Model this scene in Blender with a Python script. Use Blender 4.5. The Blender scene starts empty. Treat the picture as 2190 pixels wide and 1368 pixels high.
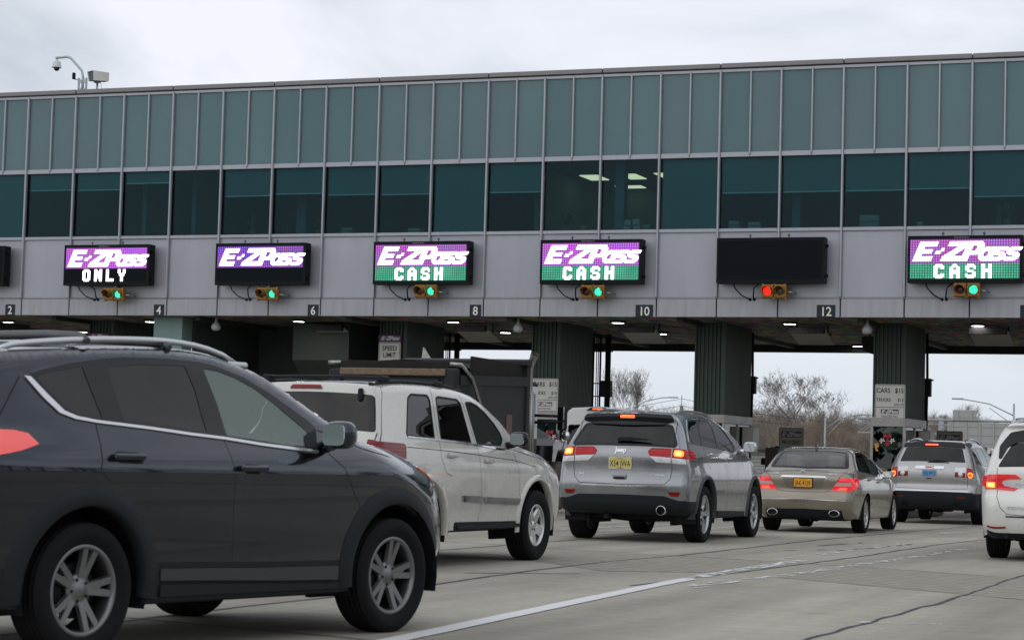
import bpy, bmesh, math, random
import numpy as np
from mathutils import Vector, Matrix, noise
from mathutils.geometry import delaunay_2d_cdt
PI=math.pi; random.seed(7)
scene=bpy.context.scene; COL=scene.collection
# ---------------------------------------------------------------- camera
YAW,PITCH,ROLL,CAMH=.3700,.0624,.0275,1.10
_f=Vector((-math.sin(YAW)*math.cos(PITCH),math.cos(YAW)*math.cos(PITCH),math.sin(PITCH)))
_r=Vector((math.cos(YAW),math.sin(YAW),0)); _u=_r.cross(_f)
_r2=_r*math.cos(ROLL)+_u*math.sin(ROLL); _u2=-_r*math.sin(ROLL)+_u*math.cos(ROLL)
cam=bpy.data.cameras.new('camera'); co=bpy.data.objects.new('camera',cam); COL.objects.link(co)
M=Matrix((( _r2.x,_u2.x,-_f.x,0),(_r2.y,_u2.y,-_f.y,0),(_r2.z,_u2.z,-_f.z,CAMH),(0,0,0,1))); co.matrix_world=M
cam.sensor_width=36; cam.lens=4679/2190*36; cam.clip_start=.1; cam.clip_end=2000
cam.dof.use_dof=True; cam.dof.focus_distance=34; cam.dof.aperture_fstop=6.5
scene.camera=co
# ---------------------------------------------------------------- sky: overcast
W=bpy.data.worlds.new("World"); scene.world=W; W.use_nodes=True; nt=W.node_tree; nt.nodes.clear()
def N(nt,t,**k):
    n=nt.nodes.new(t)
    for a,v in k.items():
        if a=='i':
            for q,x in v.items(): n.inputs[q].default_value=x
        else: setattr(n,a,v)
    return n
SUN_EL,SUN_AZ=math.radians(32),math.radians(200)
out=N(nt,'ShaderNodeOutputWorld'); bg=N(nt,'ShaderNodeBackground'); bg.inputs[1].default_value=1.0
sky=N(nt,'ShaderNodeTexSky',sky_type='NISHITA',sun_disc=False,sun_elevation=SUN_EL,sun_rotation=SUN_AZ)
tc=N(nt,'ShaderNodeTexCoord'); mp=N(nt,'ShaderNodeMapping'); mp.inputs['Scale'].default_value=(1.1,1.1,3.6); mp.inputs['Location'].default_value=(.35,.2,.55)
nz=N(nt,'ShaderNodeTexNoise',i={'Scale':2.6,'Detail':7.0,'Roughness':.52,'Distortion':.5})
rp=N(nt,'ShaderNodeValToRGB'); rp.color_ramp.elements[0].position=.39; rp.color_ramp.elements[0].color=(.55,.60,.67,1); rp.color_ramp.elements[1].position=.585; rp.color_ramp.elements[1].color=(.92,.93,.99,1)
sc=N(nt,'ShaderNodeMix',data_type='RGBA'); sc.inputs[0].default_value=.0
mul=N(nt,'ShaderNodeVectorMath',operation='SCALE'); mul.inputs['Scale'].default_value=.10
nt.links.new(tc.outputs['Generated'],mp.inputs[0]); nt.links.new(mp.outputs[0],nz.inputs[0]); nt.links.new(nz.outputs[0],rp.inputs[0])
nt.links.new(sky.outputs[0],mul.inputs[0]); mx=N(nt,'ShaderNodeMix',data_type='RGBA'); mx.inputs[0].default_value=.12
nt.links.new(rp.outputs[0],mx.inputs[6]); nt.links.new(mul.outputs[0],mx.inputs[7])
sep=N(nt,'ShaderNodeSeparateXYZ'); nt.links.new(tc.outputs['Generated'],sep.inputs[0]); hz=N(nt,'ShaderNodeMapRange',i={1:.02,2:.13,3:.85,4:0.}); nt.links.new(sep.outputs[2],hz.inputs[0])
hm=N(nt,'ShaderNodeMix',data_type='RGBA'); hm.inputs[7].default_value=(.63,.69,.76,1); nt.links.new(hz.outputs[0],hm.inputs[0]); nt.links.new(mx.outputs[2],hm.inputs[6]); nt.links.new(hm.outputs[2],bg.inputs[0]); nt.links.new(bg.outputs[0],out.inputs[0])
sl=bpy.data.lights.new('sun','SUN'); sl.energy=.6; sl.angle=math.radians(110); sl.color=(1,.97,.92); so=bpy.data.objects.new('sun',sl); COL.objects.link(so)
so.rotation_euler=(math.radians(90)-SUN_EL,0,PI-SUN_AZ)
scene.view_settings.view_transform='Standard'; scene.view_settings.look='None'; scene.view_settings.exposure=.10; scene.view_settings.gamma=1
scene.cycles.max_bounces=8; scene.cycles.transparent_max_bounces=12; scene.cycles.caustics_reflective=False; scene.cycles.caustics_refractive=False
# ---------------------------------------------------------------- materials
_M={}
def mat(name,col,rough=.5,metal=0.,coat=0.,emit=None,es=1.,var=0.,vs=6.,bump=0.,bs=40.,spec=.5,streak=0.,alpha=1.,ss=(1,1,1)):
    if name in _M: return _M[name]
    m=bpy.data.materials.new(name); _M[name]=m; m.use_nodes=True; t=m.node_tree; b=t.nodes['Principled BSDF']
    b.inputs['Base Color'].default_value=(*col,1); b.inputs['Roughness'].default_value=rough; b.inputs['Metallic'].default_value=metal
    b.inputs['Specular IOR Level'].default_value=spec
    if coat: b.inputs['Coat Weight'].default_value=coat; b.inputs['Coat Roughness'].default_value=.03
    if emit: b.inputs['Emission Color'].default_value=(*emit,1); b.inputs['Emission Strength'].default_value=es
    tc=N(t,'ShaderNodeTexCoord'); mp=N(t,'ShaderNodeMapping'); mp.inputs['Scale'].default_value=ss; t.links.new(tc.outputs['Object'],mp.inputs[0])
    if var:
        n=N(t,'ShaderNodeTexNoise',i={'Scale':vs,'Detail':6.,'Roughness':.6}); t.links.new(mp.outputs[0],n.inputs[0])
        r=N(t,'ShaderNodeMapRange',i={1:.3,2:.7,3:1-var,4:1+var}); t.links.new(n.outputs[0],r.inputs[0])
        s=N(t,'ShaderNodeVectorMath',operation='SCALE'); s.inputs[0].default_value=col; t.links.new(r.outputs[0],s.inputs['Scale'])
        t.links.new(s.outputs[0],b.inputs['Base Color'])
        r2=N(t,'ShaderNodeMapRange',i={1:.3,2:.7,3:max(.02,rough-.08),4:min(1,rough+.08)}); t.links.new(n.outputs[0],r2.inputs[0]); t.links.new(r2.outputs[0],b.inputs['Roughness'])
    if bump:
        n=N(t,'ShaderNodeTexNoise',i={'Scale':bs,'Detail':4.}); t.links.new(mp.outputs[0],n.inputs[0])
        bp=N(t,'ShaderNodeBump',i={'Strength':bump,'Distance':.01}); t.links.new(n.outputs[0],bp.inputs['Height']); t.links.new(bp.outputs[0],b.inputs['Normal'])
    return m
def glass(name,tint,trans=.5,rough=.01,refl=1.,ior=1.5,sky_veil=0.,hc=(.42,.56,.50)):
    """tinted pane: transparent tint + fresnel gloss"""
    if name in _M: return _M[name]
    m=bpy.data.materials.new(name); _M[name]=m; m.use_nodes=True; t=m.node_tree; t.nodes.clear()
    o=N(t,'ShaderNodeOutputMaterial'); tr=N(t,'ShaderNodeBsdfTransparent'); tr.inputs[0].default_value=(*[c*trans for c in tint],1)
    gl=N(t,'ShaderNodeBsdfGlossy'); gl.inputs['Roughness'].default_value=rough; gl.inputs[0].default_value=(*(refl if isinstance(refl,tuple) else (refl,)*3),1)
    fr=N(t,'ShaderNodeFresnel'); fr.inputs[0].default_value=ior; mx=N(t,'ShaderNodeMixShader'); 
    t.links.new(fr.outputs[0],mx.inputs[0]); t.links.new(tr.outputs[0],mx.inputs[1]); t.links.new(gl.outputs[0],mx.inputs[2]); src=mx.outputs[0]
    if sky_veil:  # pale green diffuse mixed in to stand for sky reflected on the pane
        df=N(t,'ShaderNodeBsdfDiffuse'); df.inputs[0].default_value=(*hc,1); m2=N(t,'ShaderNodeMixShader'); m2.inputs[0].default_value=sky_veil; t.links.new(src,m2.inputs[1]); t.links.new(df.outputs[0],m2.inputs[2]); src=m2.outputs[0]
    t.links.new(src,o.inputs[0])
    return m
# ---------------------------------------------------------------- objects
def tag(o,label=None,cat=None,group=None,kind=None):
    if label: o['label']=label
    if cat: o['category']=cat
    if group: o['group']=group
    if kind: o['kind']=kind
    return o
def thing(name,loc,label,cat,group=None,rz=0.):
    o=bpy.data.objects.new(name,None); COL.objects.link(o); o.location=loc; o.rotation_euler=(0,0,rz); o.empty_display_size=.2
    return tag(o,label,cat,group)
def link(name,me,m,parent=None,smooth=False):
    if m is not None:
        for q in (m if isinstance(m,(list,tuple)) else [m]): me.materials.append(q)
    if smooth: me.polygons.foreach_set('use_smooth',[True]*len(me.polygons))
    o=bpy.data.objects.new(name,me); COL.objects.link(o)
    if parent: o.parent=parent
    return o
class MB:
    def __init__(s): s.b=bmesh.new()
    def box(s,x0,x1,y0,y1,z0,z1,bev=0.,mi=0,rot=None,seg=1):
        b=bmesh.new(); r=bmesh.ops.create_cube(b,size=1.)
        for v in b.verts: v.co=Vector((x0+(v.co.x+.5)*(x1-x0),y0+(v.co.y+.5)*(y1-y0),z0+(v.co.z+.5)*(z1-z0)))
        if bev: bmesh.ops.bevel(b,geom=b.edges[:],offset=bev,segments=seg,affect='EDGES',profile=.5)
        if rot is not None:
            for v in b.verts: v.co=rot@v.co
        return s.add(b,mi)
    def add(s,b,mi=0):
        m={}
        for v in b.verts: m[v]=s.b.verts.new(v.co)
        for f in b.faces:
            try: g=s.b.faces.new([m[v] for v in f.verts]); g.material_index=mi; g.smooth=f.smooth
            except ValueError: pass
        b.free(); return s
    def prism(s,poly,y0,y1,axis='y',mi=0,smooth=False):
        """poly 2D extruded: axis y -> (x,z); x -> (y,z); z -> (x,y)"""
        f={'y':lambda p,h:(p[0],h,p[1]),'x':lambda p,h:(h,p[0],p[1]),'z':lambda p,h:(p[0],p[1],h)}[axis]
        a=[s.b.verts.new(f(p,y0)) for p in poly]; c=[s.b.verts.new(f(p,y1)) for p in poly]; n=len(poly)
        for q in ([a,c[::-1]]):
            g=s.b.faces.new(q); g.material_index=mi
        for i in range(n):
            g=s.b.faces.new([a[(i+1)%n],a[i],c[i],c[(i+1)%n]]); g.material_index=mi; g.smooth=smooth
        return s
    def tube(s,pts,r,n=8,mi=0,cap=True,smooth=True):
        pts=[Vector(p) for p in pts]; R=r if isinstance(r,(list,tuple)) else [r]*len(pts); rings=[]; up=None
        for i,p in enumerate(pts):
            d=(pts[min(i+1,len(pts)-1)]-pts[max(i-1,0)]).normalized()
            if up is None: up=Vector((0,0,1)) if abs(d.z)<.9 else Vector((1,0,0))
            u=(up-d*up.dot(d)).normalized(); v=d.cross(u); up=u
            rings.append([s.b.verts.new(p+(u*math.cos(2*PI*k/n)+v*math.sin(2*PI*k/n))*R[i]) for k in range(n)])
        for a,b in zip(rings,rings[1:]):
            for k in range(n):
                g=s.b.faces.new([a[k],a[(k+1)%n],b[(k+1)%n],b[k]]); g.smooth=smooth; g.material_index=mi
        if cap:
            g=s.b.faces.new(rings[0][::-1]); g.material_index=mi; g=s.b.faces.new(rings[-1]); g.material_index=mi
        return s
    def lathe(s,prof,n=32,axis='y',c=(0,0,0),mi=0,smooth=True,close=False):
        """prof: list of (r,h) about an axis"""
        rings=[]
        for r,h in prof:
            ring=[]
            for k in range(n):
                a=2*PI*k/n; x,y=r*math.cos(a),r*math.sin(a)
                p={'y':(x,h,y),'z':(x,y,h),'x':(h,x,y)}[axis]; ring.append(s.b.verts.new((p[0]+c[0],p[1]+c[1],p[2]+c[2])))
            rings.append(ring)
        for a,b in zip(rings,rings[1:]):
            for k in range(n):
                g=s.b.faces.new([a[k],a[(k+1)%n],b[(k+1)%n],b[k]]); g.smooth=smooth; g.material_index=mi
        if close:
            for q in (rings[0][::-1],rings[-1]):
                g=s.b.faces.new(q); g.material_index=mi
        return s
    def quad(s,*p,mi=0):
        g=s.b.faces.new([s.b.verts.new(q) for q in p]); g.material_index=mi; return s
    def mesh(s,name,fix=True):
        me=bpy.data.meshes.new(name)
        if fix: bmesh.ops.recalc_face_normals(s.b,faces=s.b.faces[:])
        s.b.to_mesh(me); s.b.free(); return me
    def build(s,name,m,parent=None,fix=True): return link(name,s.mesh(name,fix),m,parent)
def copy_tree(o,parent=None):
    c=o.copy(); COL.objects.link(c); c.parent=parent
    for ch in list(o.children): copy_tree(ch,c)
    return c
# ---------------------------------------------------------------- text
def text_mesh(txt,size,off=0.,shear=0.,sx=1.,align='CENTER',space=1.):
    """flat text mesh in XY, centred; height of capitals = size"""
    cu=bpy.data.curves.new('t','FONT'); cu.body=txt; cu.size=1.; cu.align_x=align; cu.offset=off; cu.shear=shear; cu.fill_mode='FRONT'; cu.resolution_u=3; cu.space_character=space
    o=bpy.data.objects.new('t',cu); COL.objects.link(o); dg=bpy.context.evaluated_depsgraph_get(); dg.update(); me=bpy.data.meshes.new_from_object(o.evaluated_get(dg))
    bpy.data.objects.remove(o); bpy.data.curves.remove(cu)
    co_=np.empty(len(me.vertices)*3); me.vertices.foreach_get('co',co_); co_=co_.reshape(-1,3)
    k=size/.73; co_[:,0]*=k*sx; co_[:,1]=(co_[:,1]-.365)*k; me.vertices.foreach_set('co',co_.ravel()); me.update(); return me
def bake_mesh(me,fn):
    n=len(me.vertices); c=np.empty(n*3); me.vertices.foreach_get('co',c); c=np.asarray(fn(c.reshape(-1,3)),float); me.vertices.foreach_set('co',c.ravel()); me.update(); return me
def text_on(name,txt,size,m,parent,loc,off=0.,shear=0.,sx=1.,rot='front',align='CENTER',space=1.):
    """rot front: faces -Y, reading along +X"""
    me=text_mesh(txt,size,off,shear,sx,align,space); L=loc
    if rot=='front': fn=lambda c:np.c_[c[:,0]+L[0],np.full(len(c),L[1]),c[:,1]+L[2]]
    elif rot=='back': fn=lambda c:np.c_[np.full(len(c),L[0]),L[1]-c[:,0],c[:,1]+L[2]]      # seen from behind a car (-x side), left=+y
    return link(name,bake_mesh(me,fn),m,parent)
def smooth01(t): t=np.clip(t,0,1); return t*t*(3-2*t)
def spline(pts,step=.03):
    """Catmull-Rom through pts; a point given as (x,z,1) is a sharp corner"""
    P=[np.array(p[:2],float) for p in pts]; C=[len(p)>2 for p in pts]; n=len(P); out=[P[0]]
    for i in range(n-1):
        a,b=P[i],P[i+1]; L=np.linalg.norm(b-a)
        ta=(b-a) if (i==0 or C[i]) else (b-P[i-1])/max(1e-6,np.linalg.norm(b-P[i-1]))*L
        tb=(b-a) if (i==n-2 or C[i+1]) else (P[i+2]-a)/max(1e-6,np.linalg.norm(P[i+2]-a))*L
        k=max(2,int(L/step)); t=np.linspace(0,1,k+1)[1:,None]
        out+=list((2*t**3-3*t**2+1)*a+(t**3-2*t**2+t)*ta+(-2*t**3+3*t**2)*b+(t**3-t**2)*tb)
    return np.array(out)
def hermite(kn):
    xs=np.array([k[0] for k in kn],float); ys=np.array([k[1] for k in kn],float)
    d=np.diff(ys)/np.diff(xs); m=np.r_[d[0],(d[:-1]+d[1:])/2,d[-1]]
    for i in range(1,len(m)-1):
        if d[i-1]*d[i]<=0: m[i]=0
    def f(x):
        x=np.clip(x,xs[0],xs[-1]); i=np.clip(np.searchsorted(xs,x)-1,0,len(xs)-2); h=xs[i+1]-xs[i]; t=(x-xs[i])/h
        return (2*t**3-3*t**2+1)*ys[i]+(t**3-2*t**2+t)*h*m[i]+(-2*t**3+3*t**2)*ys[i+1]+(t**3-t**2)*h*m[i+1]
    return f
def inside(poly,x,z):
    x=np.asarray(x,float); z=np.asarray(z,float); c=np.zeros(x.shape,bool); n=len(poly)
    for i in range(n):
        x1,z1=poly[i]; x2,z2=poly[(i+1)%n]
        if z1==z2: continue
        c^=((z1>z)!=(z2>z))&(x<(x2-x1)*(z-z1)/(z2-z1)+x1)
    return c
class Body:
    def __init__(s,sil,W,tum,plan,rad,bow_r=.12,bow_f=.28,crown=.05,extra=None):
        s.s=spline(sil,.02); s.W=W; s.tum=hermite(tum); s.plan=hermite(plan); s.rad=rad; s.br,s.bf,s.cr=bow_r,bow_f,crown; s.extra=extra
        P=s.s; d=np.gradient(P,axis=0); d/=np.linalg.norm(d,axis=1)[:,None]; s.n=np.c_[-d[:,1],d[:,0]]
        K=np.hanning(9)[1:-1]; K/=K.sum(); s.n=np.stack([np.convolve(np.pad(s.n[:,i],3,'edge'),K,'valid') for i in (0,1)],1); s.n/=np.linalg.norm(s.n,axis=1)[:,None]   # outward for clockwise rear->roof->front
        s.t=np.r_[0,np.cumsum(np.linalg.norm(np.diff(P,axis=0),axis=1))]
        poly=np.vstack([P]); s.x0=P[:,0].min()-.15; s.z0=P[:,1].min()-.35; s.g=.02
        nx=int((P[:,0].max()+.15-s.x0)/s.g)+2; nz=int((P[:,1].max()+.12-s.z0)/s.g)+2
        X,Z=np.meshgrid(s.x0+np.arange(nx)*s.g,s.z0+np.arange(nz)*s.g,indexing='ij'); D=np.full(X.shape,9.)
        for i in range(len(P)-1):
            a,b=P[i],P[i+1]; e=b-a; t=np.clip(((X-a[0])*e[0]+(Z-a[1])*e[1])/(e@e+1e-12),0,1)
            D=np.minimum(D,np.hypot(X-a[0]-t*e[0],Z-a[1]-t*e[1]))
        pl=[tuple(p) for p in P]+[(P[-1][0],s.z0-1),(P[0][0],s.z0-1)]
        s.S_=np.where(inside(pl,X,Z),-D,D); s.nx,s.nz=nx,nz
        for _ in range(3):
            A=np.pad(s.S_,1,'edge'); A=(A[:-2]+2*A[1:-1]+A[2:])/4; s.S_=(A[:,:-2]+2*A[:,1:-1]+A[:,2:])/4
    def S(s,x,z):
        u=np.clip((x-s.x0)/s.g,0,s.nx-1.001); v=np.clip((z-s.z0)/s.g,0,s.nz-1.001); i=u.astype(int); j=v.astype(int); u=u-i; v=v-j; A=s.S_
        return (A[i,j]*(1-u)+A[i+1,j]*u)*(1-v)+(A[i,j+1]*(1-u)+A[i+1,j+1]*u)*v
    def w(s,x,z):
        r=s.W*s.tum(z)*s.plan(x)
        return r+s.extra(x,z) if s.extra else r
    def B(s,x):
        xm=(s.s[:,0].min()+s.s[:,0].max())/2; t=smooth01((x-xm+.9)/1.8)
        return s.br*(1-t)-s.bf*t
    def C(s,z): return s.cr*smooth01((z-.8)/.35)
    def out(s,x,z,y):  # chart -> 3d
        return np.stack([x+s.B(x)*y*y,y,z-s.C(z)*y*y],-1)
    def side(s,x,z):
        x=np.asarray(x,float); z=np.asarray(z,float); r=s.rad(x,z); b=np.clip(s.S(x,z),-9,0); w=s.w(x,z)
        a=np.where(b<-r,0,-r+np.sqrt(np.maximum(r*r-(b+r)**2,0)))
        return w+a
    def P_side(s,x,z,off=0,sg=-1):
        y=s.side(x,z); p=s.out(np.asarray(x,float),np.asarray(z,float),y*sg)
        if np.any(off): p=p+s.N_side(x,z,sg)*(off if np.isscalar(off) else np.asarray(off)[:,None])
        return p
    def N_side(s,x,z,sg=-1,e=.022):
        x=np.asarray(x,float); z=np.asarray(z,float)
        f=lambda x,z:s.out(x,z,s.side(x,z)*sg)
        a=f(x+e,z)-f(x-e,z); b=f(x,z+e)-f(x,z-e); n=np.cross(a,b)*(1 if sg<0 else -1)
        return n/np.maximum(np.linalg.norm(n,axis=-1),1e-9)[:,None]
    def _sh(s,t,y):
        t=np.clip(t,s.t[0],s.t[-1]); X=np.interp(t,s.t,s.s[:,0]); Z=np.interp(t,s.t,s.s[:,1]); nx=np.interp(t,s.t,s.n[:,0]); nz=np.interp(t,s.t,s.n[:,1])
        l=np.hypot(nx,nz); nx/=l; nz/=l; b=np.zeros_like(X); ya=np.abs(y)
        for _ in range(14):
            x=X+nx*b; z=Z+nz*b; r=s.rad(x,z); a=ya-s.w(x,z)
            bn=np.where(a<-r,0,-r+np.sqrt(np.maximum(r*r-(np.minimum(a,-.05*r)+r)**2,0))); b=.5*b+.5*bn
        return x,z
    def P_shell(s,t,y,off=0):
        t=np.asarray(t,float); y=np.asarray(y,float); x,z=s._sh(t,y); p=s.out(x,z,y)
        if np.any(off): p=p+s.N_shell(t,y)*(off if np.isscalar(off) else np.asarray(off)[:,None])
        return p
    def N_shell(s,t,y,e=.02):
        f=lambda t,y:s.out(*s._sh(t,y),y)
        a=f(t+e,y)-f(t-e,y); b=f(t,y+e)-f(t,y-e); n=np.cross(a,b)
        return n/np.maximum(np.linalg.norm(n,axis=-1),1e-9)[:,None]
    def edge(s,t):
        """shared edge between shell and side at silhouette parameter t: (x',z',y)"""
        t=np.asarray(t,float); X=np.interp(t,s.t,s.s[:,0]); Z=np.interp(t,s.t,s.s[:,1]); nx=np.interp(t,s.t,s.n[:,0]); nz=np.interp(t,s.t,s.n[:,1]); l=np.hypot(nx,nz); nx/=l; nz/=l
        r=s.rad(X,Z)*np.ones_like(X)
        for _ in range(6):
            x=X-nx*.293*r; z=Z-nz*.293*r; r=s.rad(x,z)*np.ones_like(X)
        return x,z,s.w(x,z)-.293*r
    def F(s,p):
        x=p[...,0]-s.B(p[...,0])*p[...,1]**2; z=p[...,2]+s.C(p[...,2])*p[...,1]**2
        a=np.abs(p[...,1])-s.w(x,z); b=s.S(x,z); r=s.rad(x,z)
        return np.minimum(np.maximum(a,b),-r)+np.hypot(np.maximum(a+r,0),np.maximum(b+r,0)),x,z,a,b
    def hit(s,o,d):
        """first hit: returns x',z',y, t(silhouette)"""
        d=d/np.linalg.norm(d); tc=-(o@d); ts=np.linspace(tc-4,tc+6,2500); f=s.F(o+ts[:,None]*d)[0]
        k=np.where((f[1:]<=0)&(f[:-1]>0))[0]
        if len(k)==0:
            k=np.argmin(f); ta=ts[k]
        else:
            lo,hi=ts[k[0]],ts[k[0]+1]
            for _ in range(30):
                m=(lo+hi)/2
                if s.F((o+m*d)[None])[0][0]>0: lo=m
                else: hi=m
            ta=hi
        p=o+ta*d; _,x,z,a,b=s.F(p[None]); x,z=x[0],z[0]
        q=s.s-[x,z]; i=np.argmin((q**2).sum(1)); 
        return dict(x=x,z=z,y=p[1],t=s.t[i],a=a[0],b=b[0],p=p)
    def t_of(s,z,y,trange):
        ts=np.linspace(*trange,400); zz=s._sh(ts,np.full(400,float(y)))[1]
        return float(np.interp(z,zz,ts)) if zz[-1]>zz[0] else float(np.interp(-z,-zz,ts))
def densify(poly,step,closed=True):
    out=[]; n=len(poly)
    for i in range(n if closed else n-1):
        a=np.array(poly[i],float); b=np.array(poly[(i+1)%n],float); k=max(1,int(math.ceil(np.linalg.norm(b-a)/step)))
        out+=[tuple(a+(b-a)*j/k) for j in range(k)]
    if not closed: out.append(tuple(poly[-1]))
    return out
def rnd(poly,r,closed=True,n=4):
    """round polygon corners"""
    out=[]; m=len(poly)
    for i in range(m):
        p=np.array(poly[i][:2],float); a=np.array(poly[i-1][:2],float); b=np.array(poly[(i+1)%m][:2],float)
        rr=poly[i][2] if len(poly[i])>2 else r
        la,lb=np.linalg.norm(a-p),np.linalg.norm(b-p); q=min(rr,la*.48,lb*.48)
        if q<1e-4: out.append(tuple(p)); continue
        A=p+(a-p)/la*q; B=p+(b-p)/lb*q
        for t in np.linspace(0,1,n+1): out.append(tuple((1-t)**2*A+2*t*(1-t)*p+t*t*B))
    return out
def offset_line(pts,w,closed=False):
    P=np.array(pts,float); n=len(P); o=[]
    for i in range(n):
        a=P[(i-1)%n] if closed or i>0 else P[i]; b=P[(i+1)%n] if closed or i<n-1 else P[i]
        d=b-a; d/=max(1e-9,np.linalg.norm(d)); o.append(P[i]+np.array([-d[1],d[0]])*w)
    return [tuple(q) for q in o]
def strip(pts,w): return offset_line(pts,w/2)+offset_line(pts,-w/2)[::-1]
def cdt(loops,dom,grid,extra=None):
    """loops: closed polygons used as constraints; dom: keep triangles whose centroid satisfies dom(x,y). returns verts,tris,centroids"""
    V=[];E=[]
    for L in loops:
        s=len(V); V+=L; E+=[(s+i,s+(i+1)%len(L)) for i in range(len(L))]
    A=np.array(V,float); lo=A.min(0); hi=A.max(0)
    gx=np.arange(lo[0]+grid/2,hi[0],grid); gy=np.arange(lo[1]+grid/2,hi[1],grid); X,Y=np.meshgrid(gx,gy,indexing='ij'); X=X.copy(); X[:,1::2]+=grid*.5; g=np.c_[X.ravel(),Y.ravel()]
    g=g[dom(g[:,0],g[:,1])]
    if len(g):
        keep=np.ones(len(g),bool)
        for k in range(0,len(A),200): keep&=(((g[:,None]-A[None,k:k+200])**2).sum(2).min(1)>(grid*.42)**2)
        g=g[keep]
    V=V+[tuple(q) for q in g]
    r=delaunay_2d_cdt([Vector(v) for v in V],E,[],0,1e-5)
    vs=np.array([tuple(v) for v in r[0]]); tr=np.array([f for f in r[2] if len(f)==3],int)
    c=vs[tr].mean(1); k=dom(c[:,0],c[:,1]); tr=tr[k]; c=c[k]
    a=vs[tr]; ar=((a[:,1,0]-a[:,0,0])*(a[:,2,1]-a[:,0,1])-(a[:,1,1]-a[:,0,1])*(a[:,2,0]-a[:,0,0]))
    tr[ar<0]=tr[ar<0][:,::-1]; k=np.abs(ar)>1e-9
    return vs,tr[k],c[k]
def np_mesh(name,P,T,Nn=None,mi=None,flip=False):
    u=np.unique(T); mp=np.full(len(P),-1); mp[u]=np.arange(len(u)); P=P[u]; T=mp[T]
    if flip: T=T[:,::-1]
    me=bpy.data.meshes.new(name); me.from_pydata(P.tolist(),[],T.tolist())
    if mi is not None: me.polygons.foreach_set('material_index',list(map(int,mi)))
    me.polygons.foreach_set('use_smooth',[True]*len(me.polygons)); me.update()
    if Nn is not None: me.normals_split_custom_set_from_vertices([tuple(map(float,n)) for n in Nn[u]])
    return me
def chart_fn(B,chart,sg):
    if chart=='side': return (lambda a,b,off=0:B.P_side(a,b,off,sg)),(lambda a,b:B.N_side(a,b,sg))
    return (lambda a,b,off=0:B.P_shell(a,b,off)),(lambda a,b:B.N_shell(a,b))
def piece(name,B,chart,poly,m,parent,off=.004,thick=.012,grid=.06,sg=-1,step=.03,holes=(),bevel=.0):
    """a panel laid on the body's surface inside a 2D outline, raised by off, with a skirt going in by thick"""
    poly=densify(poly,step); holes=[densify(h,step) for h in holes]; L=[poly]+holes
    def dom(x,y):
        k=inside(poly,x,y)
        for h in holes: k&=~inside(h,x,y)
        return k
    vs,tr,c=cdt(L,dom,grid); Pf,Nf=chart_fn(B,chart,sg); P=Pf(vs[:,0],vs[:,1],off); Nn=Nf(vs[:,0],vs[:,1])
    # orient
    a=P[tr]; fn=np.cross(a[:,1]-a[:,0],a[:,2]-a[:,0]); d=(fn*Nn[tr[:,0]]).sum(1); flip=d.sum()<0
    if flip: tr=tr[:,::-1]
    if thick:
        n0=len(P); ed={}
        for t in tr:
            for i in range(3): ed[(t[i],t[(i+1)%3])]=1
        bd=[e for e in ed if (e[1],e[0]) not in ed]; ids={}; P2=[];N2=[];T2=[]
        for e in bd:
            for v in e:
                if v not in ids:
                    ids[v]=n0+len(P2); P2+= [P[v],P[v]-Nn[v]*thick]; N2+=[Nn[v],Nn[v]]
            a0,b0=ids[e[0]],ids[e[1]]; T2+=[(a0+1,b0,a0)[::-1],(a0+1,b0+1,b0)[::-1]] if False else [(b0,a0,a0+1),(b0,a0+1,b0+1)]
        if P2:
            P=np.vstack([P,P2]); nn=len(tr); tr=np.vstack([tr,T2])
            # side normals: outward from the outline
            Ns=np.zeros((len(P),3)); Ns[:n0]=Nn
            for t in T2:
                q=np.cross(P[t[1]]-P[t[0]],P[t[2]]-P[t[0]])
                for i in t: Ns[i]+=q
            Ns[n0:]/=np.maximum(np.linalg.norm(Ns[n0:],axis=1),1e-12)[:,None]; Nn=Ns
    me=np_mesh(name,P,tr,Nn); return link(name,me,m,parent)
def ring(poly,w):
    a=sum(poly[i-1][0]*poly[i][1]-poly[i][0]*poly[i-1][1] for i in range(len(poly)))
    return offset_line(poly,-w if a>0 else w,True)
def R_suv(xr,xf,rr=.12,rt=.10,rf=.22):
    def f(x,z):
        t=smooth01((x-xf+1.1)/.8); q=smooth01((xr+.5-x)/.4)
        return (rt+(rr-rt)*q)*(1-t)+rf*t
    return f
def flare(cx,cz,R,amp,wd=.10):
    def f(x,z):
        d=np.hypot(x-cx,z-cz)-R
        return amp*np.exp(-(np.maximum(d,0)/wd)**2)*smooth01((z-.05)/.3)
    return f
def crease(z0,z1,amp,slope=0.,wd=.06):   # soft shoulder: a bulge that falls away below z0(x)
    def f(x,z):
        zz=z-slope*x; return amp*(smooth01((zz-z0)/wd)-smooth01((zz-z1)/wd))
    return f
def add(*fs): return lambda x,z: sum(f(x,z) for f in fs)
CARS={}
CARS['silver']=dict(pose=(-9.2969,29.094,-.0267),WB=2.915,L=(-.98,3.98),
 sil=[(-.62,.37),(-.84,.385),(-.945,.47),(-.975,.62),(-.985,.78),(-.965,.86),(-.955,1.0),(-.96,1.16),(-.93,1.27),(-.80,1.45),(-.68,1.62),(-.70,1.71),(-.60,1.745),(0,1.785),(.8,1.79),(1.2,1.78),(1.6,1.74),(2.1,1.62),(2.55,1.44),(2.83,1.28,1),(3.15,1.19),(3.5,1.12),(3.8,1.02),(3.93,.86),(3.98,.65),(3.95,.42),(3.75,.28)],
 W=.955,tum=[(.2,.955),(.35,.975),(.6,.995),(.85,1.0),(1.05,.985),(1.2,.955),(1.3,.915),(1.55,.80),(1.72,.70),(1.8,.66)],
 plan=[(-1,.955),(-.6,.99),(0,1),(2.6,1),(3.2,.975),(3.9,.90)],rr=.10,rt=.09,rf=.26,bow_r=.11,bow_f=.26,crown=.05,R=.385,track=.815,tw=.26)
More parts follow.
